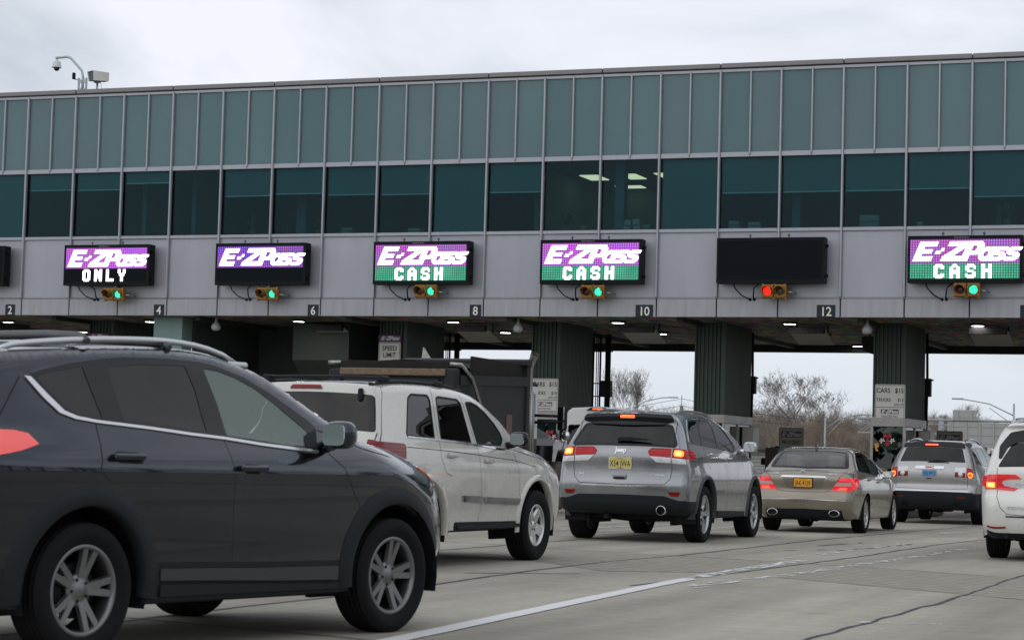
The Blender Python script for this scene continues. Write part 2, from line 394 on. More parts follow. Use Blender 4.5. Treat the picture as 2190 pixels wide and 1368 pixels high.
CARS['white']=dict(pose=(-9.2575,19.3903,.0426),WB=2.78,L=(-1.03,3.83),
 sil=[(-.75,.30),(-.92,.33),(-1.02,.45),(-1.04,.62),(-1.03,.72),(-.98,.80),(-.985,1.0),(-.98,1.20),(-.93,1.30),(-.77,1.70),(-.74,1.745),(-.62,1.765),(0,1.80),(.8,1.80),(1.25,1.775),(1.62,1.715),(1.95,1.60),(2.22,1.475),(2.42,1.34),(2.58,1.245,1),(2.9,1.20),(3.2,1.165),(3.5,1.09),(3.7,.98),(3.80,.82),(3.83,.6),(3.80,.42),(3.6,.28)],
 W=.92,tum=[(.2,.96),(.35,.975),(.6,.99),(.9,1.0),(1.1,.985),(1.22,.96),(1.3,.93),(1.5,.86),(1.75,.77),(1.85,.72)],
 plan=[(-1,.96),(-.6,.99),(0,1),(2.6,1),(3.2,.985),(3.8,.93)],rr=.075,rt=.075,rf=.19,bow_r=.10,bow_f=.22,crown=.05,R=.375,track=.80,tw=.255)
CARS['dark']=dict(pose=(-7.006,10.0224,.2195),WB=2.66,L=(-.985,3.68),
 sil=[(-.72,.24),(-.88,.27),(-.96,.40),(-.99,.55),(-.98,.72),(-.90,.82),(-.90,.95),(-.93,1.07),(-.88,1.2),(-.74,1.42),(-.70,1.52),(-.55,1.58),(0,1.635),(.5,1.665),(.9,1.675),(1.2,1.66),(1.5,1.61),(1.74,1.555),(1.97,1.47),(2.2,1.37),(2.45,1.265),(2.62,1.195,1),(2.95,1.15),(3.3,1.08),(3.5,.99),(3.60,.86),(3.66,.70),(3.68,.55),(3.66,.42),(3.54,.31)],
 W=.92,tum=[(.18,.95),(.3,.965),(.55,.972),(.8,.985),(.98,1.0),(1.03,.998),(1.12,.965),(1.22,.905),(1.4,.82),(1.55,.755),(1.62,.725),(1.69,.69)],
 plan=[(-1,.93),(-.6,.98),(0,1),(2.4,1),(3.0,.97),(3.6,.86)],rr=.16,rt=.07,rf=.30,bow_r=.16,bow_f=.34,crown=.05,R=.35,track=.785,tw=.235)
CARS['gold']=dict(pose=(-8.6298,36.839,-.0257),WB=2.76,L=(-1.05,3.68),
 sil=[(-.75,.22),(-.95,.26),(-1.05,.38),(-1.09,.52),(-1.08,.62),(-1.06,.72),(-1.07,.90),(-1.04,.985),(-.95,1.02),(-.75,1.05,1),(-.45,1.25),(-.15,1.385),(.2,1.435),(.7,1.43),(1.25,1.35),(1.85,1.215),(2.35,1.06,1),(2.9,.97),(3.3,.89),(3.55,.78),(3.68,.60),(3.66,.4),(3.45,.22)],
 W=.885,tum=[(.18,.93),(.3,.96),(.5,.985),(.7,1.0),(.85,.985),(.95,.955),(1.02,.92),(1.2,.82),(1.38,.71),(1.45,.65)],
 plan=[(-1.1,.92),(-.7,.97),(0,1),(2.3,1),(2.9,.97),(3.6,.86)],rr=.13,rt=.09,rf=.28,bow_r=.16,bow_f=.30,crown=.05,R=.318,track=.76,tw=.225)
CARS['pewter']=dict(pose=(-8.49,47.86,.0),WB=3.02,L=(-1.08,4.0),
 sil=[(-.80,.30),(-.98,.34),(-1.06,.45),(-1.09,.62),(-1.08,.74),(-1.03,.82),(-1.04,1.0),(-1.03,1.15),(-.98,1.26),(-.80,1.52),(-.70,1.66),(-.68,1.72),(-.5,1.755),(0,1.79),(.8,1.79),(1.4,1.74),(1.7,1.66),(2.3,1.42),(2.75,1.20,1),(3.2,1.13),(3.6,1.04),(3.9,.88),(4.0,.65),(3.98,.4),(3.8,.26)],
 W=.985,tum=[(.2,.95),(.35,.97),(.6,.99),(.85,1.0),(1.05,.985),(1.2,.95),(1.3,.91),(1.55,.80),(1.72,.71),(1.8,.67)],
 plan=[(-1.1,.94),(-.6,.98),(0,1),(2.8,1),(3.4,.975),(4.0,.88)],rr=.14,rt=.09,rf=.28,bow_r=.13,bow_f=.28,crown=.05,R=.375,track=.85,tw=.25)
CARS['van']=dict(pose=(-3.391,28.178,-.01),WB=3.0,L=(-1.1,4.05),
 sil=[(-.80,.26),(-1.0,.30),(-1.09,.42),(-1.12,.60),(-1.10,.78),(-1.04,.86),(-1.05,1.0),(-1.04,1.14),(-.98,1.24),(-.78,1.50),(-.70,1.63),(-.74,1.68),(-.6,1.71),(0,1.74),(1.0,1.74),(1.6,1.66),(2.2,1.40),(2.9,1.08,1),(3.3,1.02),(3.7,.92),(3.95,.76),(4.05,.55),(4.0,.35),(3.8,.22)],
 W=1.0,tum=[(.18,.95),(.3,.97),(.6,.99),(.85,1.0),(1.05,.98),(1.18,.94),(1.3,.90),(1.55,.80),(1.7,.72),(1.8,.68)],
 plan=[(-1.1,.94),(-.6,.98),(0,1),(2.6,1),(3.3,.97),(4.0,.86)],rr=.20,rt=.10,rf=.32,bow_r=.14,bow_f=.30,crown=.05,R=.365,track=.85,tw=.235)
# ================================================================ the ground
def gzf(Y): return -max(0.,min(Y,60)-32)*.005
def sheet(name,poly,z,m,kind='structure',parent=None,thick=0.):
    """flat sheet following the fall of the ground, given as quads rows [(xl,xr,y),...]"""
    V=[];F=[]
    for i,(a,b_,y) in enumerate(poly):
        V+=[(a,y,gzf(y)+z),(b_,y,gzf(y)+z)]
        if i: k=2*i; F.append((k-2,k-1,k+1,k))
    me=bpy.data.meshes.new(name); me.from_pydata(V,[],F); o=link(name,me,m,parent)
    if kind: o['kind']=kind
    return o
def concrete():
    m=bpy.data.materials.new('road_concrete'); m.use_nodes=True; t=m.node_tree; b=t.nodes['Principled BSDF']; b.inputs['Roughness'].default_value=.82; b.inputs['Specular IOR Level'].default_value=.3
    tc=N(t,'ShaderNodeTexCoord')
    def nz(scale,sx=1,sy=1,det=5,rough=.6):
        mp=N(t,'ShaderNodeMapping'); mp.inputs['Scale'].default_value=(sx,sy,1); t.links.new(tc.outputs['Object'],mp.inputs[0]); n=N(t,'ShaderNodeTexNoise',i={'Scale':scale,'Detail':det,'Roughness':rough}); t.links.new(mp.outputs[0],n.inputs[0]); return n.outputs[0]
    def mr(o,a,b_,c,d):
        r=N(t,'ShaderNodeMapRange',i={1:a,2:b_,3:c,4:d}); t.links.new(o,r.inputs[0]); return r.outputs[0]
    def mulv(x,y):
        q=N(t,'ShaderNodeMath',operation='MULTIPLY'); t.links.new(x,q.inputs[0]); t.links.new(y,q.inputs[1]); return q.outputs[0]
    f=mr(nz(.35,1,.5),.3,.7,.84,1.12)                # broad patches
    f=mulv(f,mr(nz(1.1,1.6,.10,4),.35,.65,.86,1.10))   # streaks along the lanes (tyre paths, oil)
    f=mulv(f,mr(nz(9,1,1,6,.7),.3,.7,.90,1.10)); f=mulv(f,mr(nz(90,1,1,3,.8),.3,.7,.84,1.16)); f=mulv(f,mr(nz(2.5,.25,4.0,4),.35,.65,.93,1.06)); f=mulv(f,mr(nz(.9,1,.35,7,.75),.62,.72,1.,.72)); f=mulv(f,mr(nz(26,1,1,2,.5),.70,.76,1.,.70))
    sx=N(t,'ShaderNodeSeparateXYZ'); t.links.new(tc.outputs['Object'],sx.inputs[0]); nn=N(t,'ShaderNodeMath',operation='MULTIPLY_ADD'); t.links.new(nz(.25,1,.4,3),nn.inputs[0]); nn.inputs[1].default_value=2.2; t.links.new(sx.outputs[0],nn.inputs[2])
    sn=N(t,'ShaderNodeMath',operation='MULTIPLY'); sn.inputs[1].default_value=2*PI/2.2; t.links.new(nn.outputs[0],sn.inputs[0]); s2=N(t,'ShaderNodeMath',operation='SINE'); t.links.new(sn.outputs[0],s2.inputs[0]); bd=mr(s2.outputs[0],-.2,1.,1.,.80); f=mulv(f,bd); f=mulv(f,mr(nz(3.2,1.,.22,6,.8),.60,.74,1.,.74))
    c=N(t,'ShaderNodeVectorMath',operation='SCALE'); c.inputs[0].default_value=(.365,.345,.285); t.links.new(f,c.inputs['Scale'])
    hue=N(t,'ShaderNodeMix',data_type='RGBA'); hue.inputs[7].default_value=(.20,.15,.09,1); t.links.new(mr(nz(.7,1,1,5),.58,.75,0,.35),hue.inputs[0]); t.links.new(c.outputs[0],hue.inputs[6]); t.links.new(hue.outputs[2],b.inputs['Base Color'])
    bp=N(t,'ShaderNodeBump',i={'Strength':.35,'Distance':.006}); t.links.new(nz(140,1,1,3,.7),bp.inputs['Height']); t.links.new(bp.outputs[0],b.inputs['Normal']); _M['road_concrete']=m; return m
CONC=concrete()
sheet('ground',[(-500,500,-120),(-500,500,32),(-500,500,60),(-500,500,700)],-.012,mat('dry_grass',(.11,.10,.055),.95,var=.35,vs=.3,bump=.4,bs=5))
rows=[-60,0,10,20,32,40,50,60,330]; sheet('plaza_road',[(-60,24,y) for y in rows],0,CONC)
JT=mat('joint_sealant',(.030,.036,.048),.7,var=.4,vs=9)
def wob_strip(b,pts,w,z,amp=.012,seed=0,gap=0.,wv=.5):
    pts=[Vector(p) for p in pts]; P=[]
    for p,q in zip(pts,pts[1:]):
        n=max(2,int((q-p).length/.22))
        for k in range(n): P.append(p+(q-p)*k/n)
    P.append(pts[-1]); rr=random.Random(seed); prev=None; L=[]
    for i,p in enumerate(P):
        d=(P[min(i+1,len(P)-1)]-P[max(i-1,0)]).normalized(); nn=Vector((-d.y,d.x)); ww=w*(1+wv*(rr.random()-.5)); q=p+nn*(noise.noise(Vector((p.x*2,p.y*2,seed)))*amp*3)
        zz=gzf(p.y)+z; L.append(((q.x+nn.x*ww/2,q.y+nn.y*ww/2,zz),(q.x-nn.x*ww/2,q.y-nn.y*ww/2,zz),rr.random()<gap))
    for a,c in zip(L,L[1:]):
        if not a[2]: b.quad(a[0],a[1],c[1],c[0])
b=MB()
for k,X in enumerate((-3.24,-5.70,-7.42,-9.9,-12.1,-14.6,-17.0,-19.4,-.9,1.5)):
    base={-3.24:[(-3.20,-10),(-3.24,14),(-3.20,19),(-3.29,22.7),(-3.3,60)],-7.42:[(-7.1,-10),(-7.3,17),(-7.5,20),(-7.56,22.5),(-7.42,24.7),(-7.5,60)],-5.70:[(-5.95,18.4),(-5.83,21.5),(-5.74,24.1),(-5.68,27),(-5.68,32),(-5.59,36),(-5.6,60)]}.get(X,[(X,-10),(X,60)])
    wob_strip(b,base,.034,.004,seed=k)
wob_strip(b,[(-26,30.5),(-12,26.2),(-7.42,24.67),(-5.74,24.1),(-4.75,23.73),(-3.19,22.9),(2,20.3)],.03,.0042,seed=21)
for y in (12.3,34.5,44.): wob_strip(b,[(-26,y+5),(-12,y+1.2),(-5.7,y-.4),(2,y-3)],.028,.0042,seed=int(y))
for k,(pts) in enumerate([[(-6.3,28.2),(-6.1,30.1),(-6.0,31.6)],[(-6.9,29.3),(-6.7,31.5)],[(-7.0,27.0),(-6.4,28.6)],[(-10.4,21.8),(-9.6,22.6)],[(-8.5,18.5),(-6.6,20.2)]]): wob_strip(b,pts,.045,.0044,seed=40+k,gap=.3)
tag(b.build('road_joints',JT,fix=False),kind='structure')
# saw-cut grooves across the lanes
def groove_mat():
    m=bpy.data.materials.new('grooved_concrete'); m.use_nodes=True; t=m.node_tree; b=t.nodes['Principled BSDF']; b.inputs['Roughness'].default_value=.85
    tc=N(t,'ShaderNodeTexCoord'); mp=N(t,'ShaderNodeMapping'); mp.inputs['Rotation'].default_value=(0,0,.33); t.links.new(tc.outputs['Object'],mp.inputs[0])
    w=N(t,'ShaderNodeTexWave',wave_type='BANDS',bands_direction='Y',i={'Scale':1.25,'Distortion':.6,'Detail':2.}); t.links.new(mp.outputs[0],w.inputs[0])
    n=N(t,'ShaderNodeTexNoise',i={'Scale':5.,'Detail':5.}); t.links.new(mp.outputs[0],n.inputs[0]); r=N(t,'ShaderNodeMapRange',i={1:.1,2:.45,3:.62,4:1.}); t.links.new(w.outputs[0],r.inputs[0])
    r2=N(t,'ShaderNodeMapRange',i={1:.3,2:.7,3:.85,4:1.12}); t.links.new(n.outputs[0],r2.inputs[0]); q=N(t,'ShaderNodeMath',operation='MULTIPLY'); t.links.new(r.outputs[0],q.inputs[0]); t.links.new(r2.outputs[0],q.inputs[1])
    s=N(t,'ShaderNodeVectorMath',operation='SCALE'); s.inputs[0].default_value=(.30,.28,.225); t.links.new(q.outputs[0],s.inputs['Scale']); t.links.new(s.outputs[0],b.inputs['Base Color']); return m
GM=groove_mat()
for q in ([(-9.4,23.3),(-6.95,20.6),(-5.98,21.3),(-5.86,24.05),(-7.4,24.55),(-9.3,25.1)],[(-5.25,20.9),(-3.3,19.6),(-1.0,18.0),(-1.0,21.4),(-3.2,22.8),(-5.2,23.8)]):
    b=MB(); b.b.faces.new([b.b.verts.new((x,y,.0025)) for x,y in q]); tag(b.build('grooved_patch',GM,fix=False),kind='structure')
def worn(name,col,thr):
    m=bpy.data.materials.new(name); m.use_nodes=True; t=m.node_tree; b=t.nodes['Principled BSDF']; o=t.nodes['Material Output']; b.inputs['Base Color'].default_value=(*col,1); b.inputs['Roughness'].default_value=.7
    tc=N(t,'ShaderNodeTexCoord'); mp=N(t,'ShaderNodeMapping'); mp.inputs['Scale'].default_value=(3,.8,1); t.links.new(tc.outputs['Object'],mp.inputs[0]); n=N(t,'ShaderNodeTexNoise',i={'Scale':3.2,'Detail':8.,'Roughness':.78}); t.links.new(mp.outputs[0],n.inputs[0])
    r=N(t,'ShaderNodeMapRange',i={1:thr-.012,2:thr+.012,3:0,4:1}); t.links.new(n.outputs[0],r.inputs[0]); tr=N(t,'ShaderNodeBsdfTransparent'); mx=N(t,'ShaderNodeMixShader'); t.links.new(r.outputs[0],mx.inputs[0]); t.links.new(tr.outputs[0],mx.inputs[1]); t.links.new(b.outputs[0],mx.inputs[2]); t.links.new(mx.outputs[0],o.inputs[0]); return m
PW=(.66,.67,.66); w0=worn('road_paint',PW,.33); w1=worn('worn_road_paint',PW,.50); w2=worn('very_worn_paint',PW,.535)
b=MB(); wob_strip(b,[(-4.75,2),(-5.31,11.94),(-5.52,14.7),(-5.80,18.6),(-5.86,19.9)],.16,.006,.002,3,wv=.05); tag(b.build('lane_line',w0,fix=False),kind='structure')
b=MB(); wob_strip(b,[(-5.86,19.9),(-5.94,21.6),(-5.96,23.4),(-5.98,25)],.17,.006,.01,4); wob_strip(b,[(-11.52,29.5),(-11.51,34),(-11.5,50)],.14,.006,.004,6); wob_strip(b,[(-10.5,29.2),(-10.3,32.8),(-10.4,50)],.14,.006,.004,8); wob_strip(b,[(-6.80,38.4),(-6.72,39.9)],.22,.006,.002,9); wob_strip(b,[(-6.78,43.5),(-6.7,45)],.2,.006,.002,10); wob_strip(b,[(-15.9,26),(-15.9,50)],.14,.006,.004,6); wob_strip(b,[(-1.2,22),(-1.0,50)],.14,.006,.004,7)
tag(b.build('lane_line',w1,fix=False),kind='structure')
b=MB(); wob_strip(b,[(-5.48,18.5),(-5.45,19.8),(-5.27,21.6),(-5.22,24.7),(-5.14,26.4),(-5.05,31)],.17,.006,.01,5); wob_strip(b,[(-3.3,15.40),(-2.75,15.66)],.11,.006,.003,12); wob_strip(b,[(-6.55,30.2),(-6.1,30.6)],.3,.006,.01,13); wob_strip(b,[(-5.1,32.5),(-4.9,38)],.2,.006,.01,14); wob_strip(b,[(-6.25,24.8),(-6.1,32)],.13,.006,.01,15)
tag(b.build('lane_line',w2,fix=False),kind='structure')
# ================================================================ toll plaza building
FY=51.35; S0,SS=-34.456,1.5284; MX=lambda i:S0+SS*i
I0,I1=-5,22
bld=thing('toll_plaza_building',(-20,57,gzf(57)),'long two-storey toll plaza canopy building clad in grey metal and green glass','building')
def under(root,o): o.parent=root; o.location=(-root.location[0],-root.location[1],-root.location[2]); return o
METAL=mat('clad_metal',(.36,.372,.415),.42,.3,var=.10,vs=1.3,ss=(1,1,.25)); METL2=mat('frame_metal',(.35,.36,.395),.38,.5,var=.08,vs=3)
METD=mat('joint_dark',(.03,.026,.03),.8); TEAL=[mat('teal_glass_%s'%n,c,.16,0,spec=.35,var=.07,vs=.45) for n,c in (('a',(.088,.170,.185)),('b',(.100,.182,.194)),('c',(.082,.160,.178)),('d',(.104,.176,.192)))]
MET3=mat('fascia_metal',(.35,.356,.385),.45,.25,var=.14,vs=2.2,ss=(3,1,.18))
rr=random.Random(3)
b=MB(); b.box(MX(I0)-8,MX(I1)+8,FY+.05,FY+.08,4.66,6.74); b.box(MX(I0)-8,MX(I1)+8,FY+.06,FY+.10,8.56,10.70); under(bld,b.build('wall_backing',METD))
for i in range(I0,I1):
    a,c=MX(i)+.012,MX(i+1)-.012
    for k in (0,1):
        x0=a if k==0 else (a+c)/2+.01; x1=(a+c)/2-.01 if k==0 else c
        b=MB(); b.box(x0,x1,FY,FY+.03,8.655,10.625); under(bld,b.build('glass_panel',rr.choice(TEAL)))
    b=MB(); b.box(a,c,FY,FY+.03,5.105,6.70,.006); under(bld,b.build('cladding_panel',METAL))
    b=MB(); b.box(a+.003,c-.003,FY-.015,FY+.025,4.628,5.075,.008); under(bld,b.build('fascia_panel',MET3))
for i in range(I0,I1+1):
    x=MX(i); b=MB(); b.prism([(x-.032,FY-.001),(x-.032,FY-.06),(x-.018,FY-.085),(x+.018,FY-.085),(x+.032,FY-.06),(x+.032,FY-.001)],5.115,10.66,'z'); under(bld,b.build('mullion',METL2))
for i in range(I0,I1):
    x=(MX(i)+MX(i+1))/2; b=MB(); b.prism([(x-.027,FY-.002),(x-.027,FY-.05),(x-.015,FY-.07),(x+.015,FY-.07),(x+.027,FY-.05),(x+.027,FY-.002)],8.60,10.65,'z'); b.lathe([(.001,8.53),(.034,8.60),(.03,8.66)],4,axis='z',c=(x,FY-.035,0),smooth=False); under(bld,b.build('mullion',METL2))
xa,xb=MX(I0)-8,MX(I1)+8
for n,z0,z1,y in (('sill_rail',6.70,6.785,.045),('transom_rail',8.535,8.655,.04),('head_rail',10.625,10.70,.045),('drip_rail',5.078,5.10,.022)):
    b=MB(); b.box(xa,xb,FY-y,FY+.04,z0,z1,.006); under(bld,b.build(n,METL2))
b=MB(); b.box(xa,xb,FY-.03,FY+.3,10.70,10.718); under(bld,b.build('coping_joint',METD))
COP=mat('coping_metal',(.20,.195,.20),.4,.5,var=.1,vs=2,ss=(1,1,.3))
for k in range(I0,I1,2):
    x0=MX(k)+.01-(8 if k==I0 else 0); x1=MX(k+2)-.01+(8 if k+2>=I1 else 0); b=MB(); b.box(x0,x1,FY-.10,FY+.35,10.718,10.84,.015); under(bld,b.build('coping',COP))
# upper volume and the office behind the window band
DW=mat('office_wall',(.10,.135,.14),.8,var=.2,vs=.6); DC=mat('office_ceiling',(.10,.11,.115),.9); 
b=MB(); b.box(xa,xb,FY+.12,63.6,8.62,8.68); under(bld,b.build('office_ceiling',DC))
b=MB(); b.box(xa,xb,FY+.10,63.6,4.68,6.55); under(bld,b.build('office_floor',DW))
b=MB(); b.box(xa,xb,57.6,57.8,6.55,8.62); 
for i in (-3,2,3.02,8,9.6,12.5,17.3,20): b.box(MX(i)-.06,MX(i)+.06,FY+1.2,57.6,6.55,8.62)
under(bld,b.build('office_wall',DW))
b=MB(); b.box(xa,xb,FY+.12,63.6,8.68,10.74); b.box(xa,xb,63.4,63.6,6.55,8.62); under(bld,b.build('roof_block',METD))
b=MB(); b.box(MX(11)+.10,MX(11)+.34,52.2,52.5,6.55,8.62); b.box(MX(5)+.1,MX(5)+.38,52.6,52.9,6.55,8.62); b.box(MX(14)+.05,MX(14)+.25,52.4,52.7,6.55,8.62); under(bld,b.build('office_column',mat('blue_column',(.05,.13,.17),.6)))
WG=glass('window_glass',(.66,.86,.89),.92,rough=.02,refl=(.26,.38,.42),ior=1.42); BL=mat('roller_blind',(.125,.205,.215),.85,var=.04,vs=.8); BLB=mat('blind_rail',(.42,.6,.6),.6)
cov={-1:1,0:.25,1:.26,2:.17,3:0,4:.40,5:.38,6:.41,7:.42,8:1,9:.42,10:0,11:0,12:1,13:.49,14:.49,15:.49,16:.48,17:.60,18:.5,19:1,20:.4,-2:1,-3:.4,-4:.3,21:.5,-5:.2}
for i in range(I0,I1):
    a,c=MX(i)+.03,MX(i+1)-.03; b=MB(); b.box(a,c,FY+.03,FY+.042,6.785,8.535); w=under(bld,b.build('window',WG))
    h=cov.get(i,.4)
    if h>0:
        b=MB(); zb=8.535-(1.75*h if h<1 else 1.735); b.box(a+.02,c-.02,FY+.13,FY+.136,zb,8.53); b.box(a+.02,c-.02,FY+.12,FY+.145,zb-.02,zb+.01,mi=1); o=b.build('roller_blind',[BL,BLB]); o.parent=w; o.location=(0,0,0)
    b=MB(); b.box(a,c,FY+.06,FY+.30,6.74,6.79); o=b.build('window_sill',DW); o.parent=w
LMP=mat('office_light',(.8,.75,.6),.5,emit=(1,.78,.50),es=1.15)
for k,(x,y,w,d) in enumerate([(-19.1,55.05,.5,1.0),(-18.0,55.0,.45,1.0),(-18.75,57.1,.75,.5),(-17.0,54.9,.5,.9)]):
    b=MB(); b.box(x-w/2,x+w/2,y-d/2,y+d/2,8.60,8.618); tag(b.build('ceiling_light',LMP),'square yellow ceiling light panel glowing inside the upper office','ceiling light','office ceiling lights')
b=MB(); b.lathe([(.001,-.02),(.135,-.02),(.15,-.025),(.15,.02)],28,axis='y'); o=b.build('wall_clock',mat('clock_face',(.22,.21,.15),.5)); o.location=(MX(12)-.32,55.0,7.80); tag(o,'round wall clock inside the office window right of the blue column','clock')
BXM=[mat('office_box_%s'%n,c,.8) for n,c in (('a',(.20,.24,.23)),('b',(.30,.32,.30)),('c',(.25,.17,.03)),('d',(.12,.14,.15)))]
def office_box(x,w,h,m,lab,cat='box',y=51.62,name='storage_box',tilt=0.):
    b=MB(); b.box(-w/2,w/2,-.12,.12,0,h,.01,rot=Matrix.Rotation(tilt,4,'Y')); b.box(-w/2+.02,w/2-.02,-.13,-.118,h*.35,h*.55,.002,rot=Matrix.Rotation(tilt,4,'Y'),mi=1); o=b.build(name,[BXM[m],BXM[3]]); o.location=(x,y,6.795); tag(o,lab,cat)
office_box(MX(6)+.6,.30,.16,0,'pale plastic crate on the sill of the window above the lane 6 number','crate')
office_box(MX(7)+.85,.28,.13,1,'flat stack of papers on the sill above the lane 8 board','papers','53','paper_stack') if 0 else office_box(MX(7)+1.0,.34,.12,1,'stack of papers on the window sill above the lane 8 board','papers',name='paper_stack')
office_box(MX(15)+.62,.46,.30,0,'white printer behind the window left of the lane 14 board','printer',name='printer'); office_box(MX(11)+.65,.17,.26,1,'leaning file folder behind the lit office window','folder',name='file_folder',tilt=.15); office_box(MX(11)+.92,.2,.28,1,'tall file folder beside the clock window corner','folder',name='file_folder',tilt=-.1)
office_box(MX(11)+1.15,.2,.14,0,'small box at the right end of the lit office sill','box'); office_box(MX(10)+1.05,.16,.14,2,'yellow tub on the office sill left of the blue column','tub',name='plastic_tub'); office_box(MX(13)+.35,.26,.2,0,'grey box left on the sill of the third window left of the last board','box'); office_box(MX(13)+.85,.3,.16,1,'wide white box on the sill above the unlit board','box'); office_box(MX(16)+.3,.12,.12,1,'small white cup box behind the window above the last board','box')
def plant(name,x,y,z,s,lab,seed,pot=True,cat='plant'):
    r=random.Random(seed); o=thing(name,(x,y,z),lab,cat)
    if pot: b=MB(); b.lathe([(.001,0),(.07*s,0),(.10*s,.16*s),(.085*s,.16*s),(.001,.14*s)],14,axis='z'); b.build('plant_pot',mat('pot',(.12,.10,.08),.7),o)
    b=MB()
    for k in range(26):
        a=r.uniform(0,2*PI); h=r.uniform(.2,.62)*s; d=r.uniform(.08,.34)*s; p0=Vector((0,0,.14*s)); p1=Vector((math.cos(a)*d*.5,math.sin(a)*d*.5,h)); p2=Vector((math.cos(a)*d,math.sin(a)*d,h-.08*s)); w=Vector((-math.sin(a),math.cos(a),0))*.035*s
        b.quad(p0-w*.2,p0+w*.2,p1+w,p1-w); b.quad(p1-w,p1+w,p2+w*.1,p2-w*.1)
    b.build('leaves',mat('leaf',(.035,.06,.035),.6),o); return o
plant('potted_plant',MX(10)+.5,51.8,6.79,.95,'leafy houseplant inside the dark office window left of the ceiling lights',1); plant('potted_plant',MX(4)+.75,51.8,6.79,1.0,'bushy houseplant in the window above the lane 6 board',2); plant('potted_plant',MX(5)+1.15,51.8,6.79,.8,'thin houseplant in a tan pot one window right of the bushy one',3); plant('potted_plant',MX(17)+.8,51.8,6.79,1.1,'large dark houseplant behind the rightmost window',4)
# soffit, beams, pillars
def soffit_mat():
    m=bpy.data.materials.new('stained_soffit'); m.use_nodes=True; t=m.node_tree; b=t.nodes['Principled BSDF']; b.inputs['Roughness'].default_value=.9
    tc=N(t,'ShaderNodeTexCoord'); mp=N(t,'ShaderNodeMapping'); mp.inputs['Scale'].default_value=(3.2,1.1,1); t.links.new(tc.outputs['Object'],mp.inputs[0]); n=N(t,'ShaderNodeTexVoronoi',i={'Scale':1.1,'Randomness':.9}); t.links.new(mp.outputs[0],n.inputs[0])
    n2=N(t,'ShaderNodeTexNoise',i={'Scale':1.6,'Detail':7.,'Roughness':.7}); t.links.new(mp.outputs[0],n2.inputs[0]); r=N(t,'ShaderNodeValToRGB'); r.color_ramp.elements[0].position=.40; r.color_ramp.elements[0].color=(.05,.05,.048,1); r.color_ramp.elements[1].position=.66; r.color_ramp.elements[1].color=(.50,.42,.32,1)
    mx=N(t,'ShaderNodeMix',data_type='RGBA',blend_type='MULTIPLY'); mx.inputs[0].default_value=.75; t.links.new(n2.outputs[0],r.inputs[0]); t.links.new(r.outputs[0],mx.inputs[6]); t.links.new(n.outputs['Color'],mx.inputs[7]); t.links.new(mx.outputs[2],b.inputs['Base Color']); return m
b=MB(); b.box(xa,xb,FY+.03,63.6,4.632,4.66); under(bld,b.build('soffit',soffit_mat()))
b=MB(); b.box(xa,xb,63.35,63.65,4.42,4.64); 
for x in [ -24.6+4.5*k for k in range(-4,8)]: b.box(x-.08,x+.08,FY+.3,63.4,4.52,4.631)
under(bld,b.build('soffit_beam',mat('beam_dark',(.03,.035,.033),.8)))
GRN=mat('green_corrugated',(.038,.060,.050),.6,.1,var=.22,vs=1.6,ss=(6,1,.4),bump=.15,bs=30); GRN2=mat('daylit_green_panel',(.17,.26,.25),.6,var=.10,vs=2)  # front pillar's green is paled to carry the daylight at the canopy edge
def corr(x0,x1,y0,y1,d=.035,p=.105):
    """corrugated outline around a rectangular pillar"""
    P=[]
    def side(a,c,n):
        L=(c-a).length; k=max(1,int(L/p)); u=(c-a).normalized()
        for j in range(k):
            s=a+u*(j*L/k); q=L/k
            P.extend([s,s+u*q*.45,s+u*q*.58+n*d,s+u*q*.88+n*d])
    A,B_,C_,D_=Vector((x0,y0)),Vector((x1,y0)),Vector((x1,y1)),Vector((x0,y1))
    side(A,B_,Vector((0,-1))); side(B_,C_,Vector((1,0))); side(C_,D_,Vector((0,1))); side(D_,A,Vector((-1,0))); return [tuple(q) for q in P]
PX=[-42.0,-37.6,-33.14,-24.1,-19.74,-15.31,-10.74,-6.2,-1.7,2.8]
for x in PX:
    b=MB(); b.prism(corr(x-.37,x+.37,53.45,55.95),2.32,4.631,'z'); 
    b.box(x-.40,x-.36,53.38,53.46,2.32,4.63); b.box(x+.30,x+.40,53.38,53.46,2.32,4.63); p=under(bld,b.build('pillar',GRN))
b=MB(); b.box(-30.49,-29.61,51.75,52.3,-.1,4.628,.01); 
for k in range(5): b.lathe([(.001,51.742),(.012,51.742),(.014,51.76)],8,axis='y',c=(-30.42+k*.19,0,4.02))
under(bld,b.build('pillar',GRN2))
b=MB(); b.box(-29.61,-24.55,56.2,56.4,-.1,4.63); 
for k in range(22):
    for j in range(2): b.lathe([(.001,56.185),(.014,56.185),(.016,56.2)],6,axis='y',c=(-29.4+k*.22,0,4.3-j*.9-.02*(k%3)))
b.prism([(52.4,0),(56.2,0),(56.2,4.63),(52.4,4.63)],-29.66,-29.6,'x'); under(bld,b.build('steel_wall',mat('steel_green',(.04,.058,.053),.65,var=.25,vs=2)))
b=MB(); b.prism([(54.0,4.6),(54.0,3.6),(55.3,2.6),(56.2,2.6),(56.2,4.6)],-27.4,-25.7,'x'); under(bld,b.build('duct_casing',mat('duct_green',(.055,.075,.068),.6,var=.2,vs=3)))
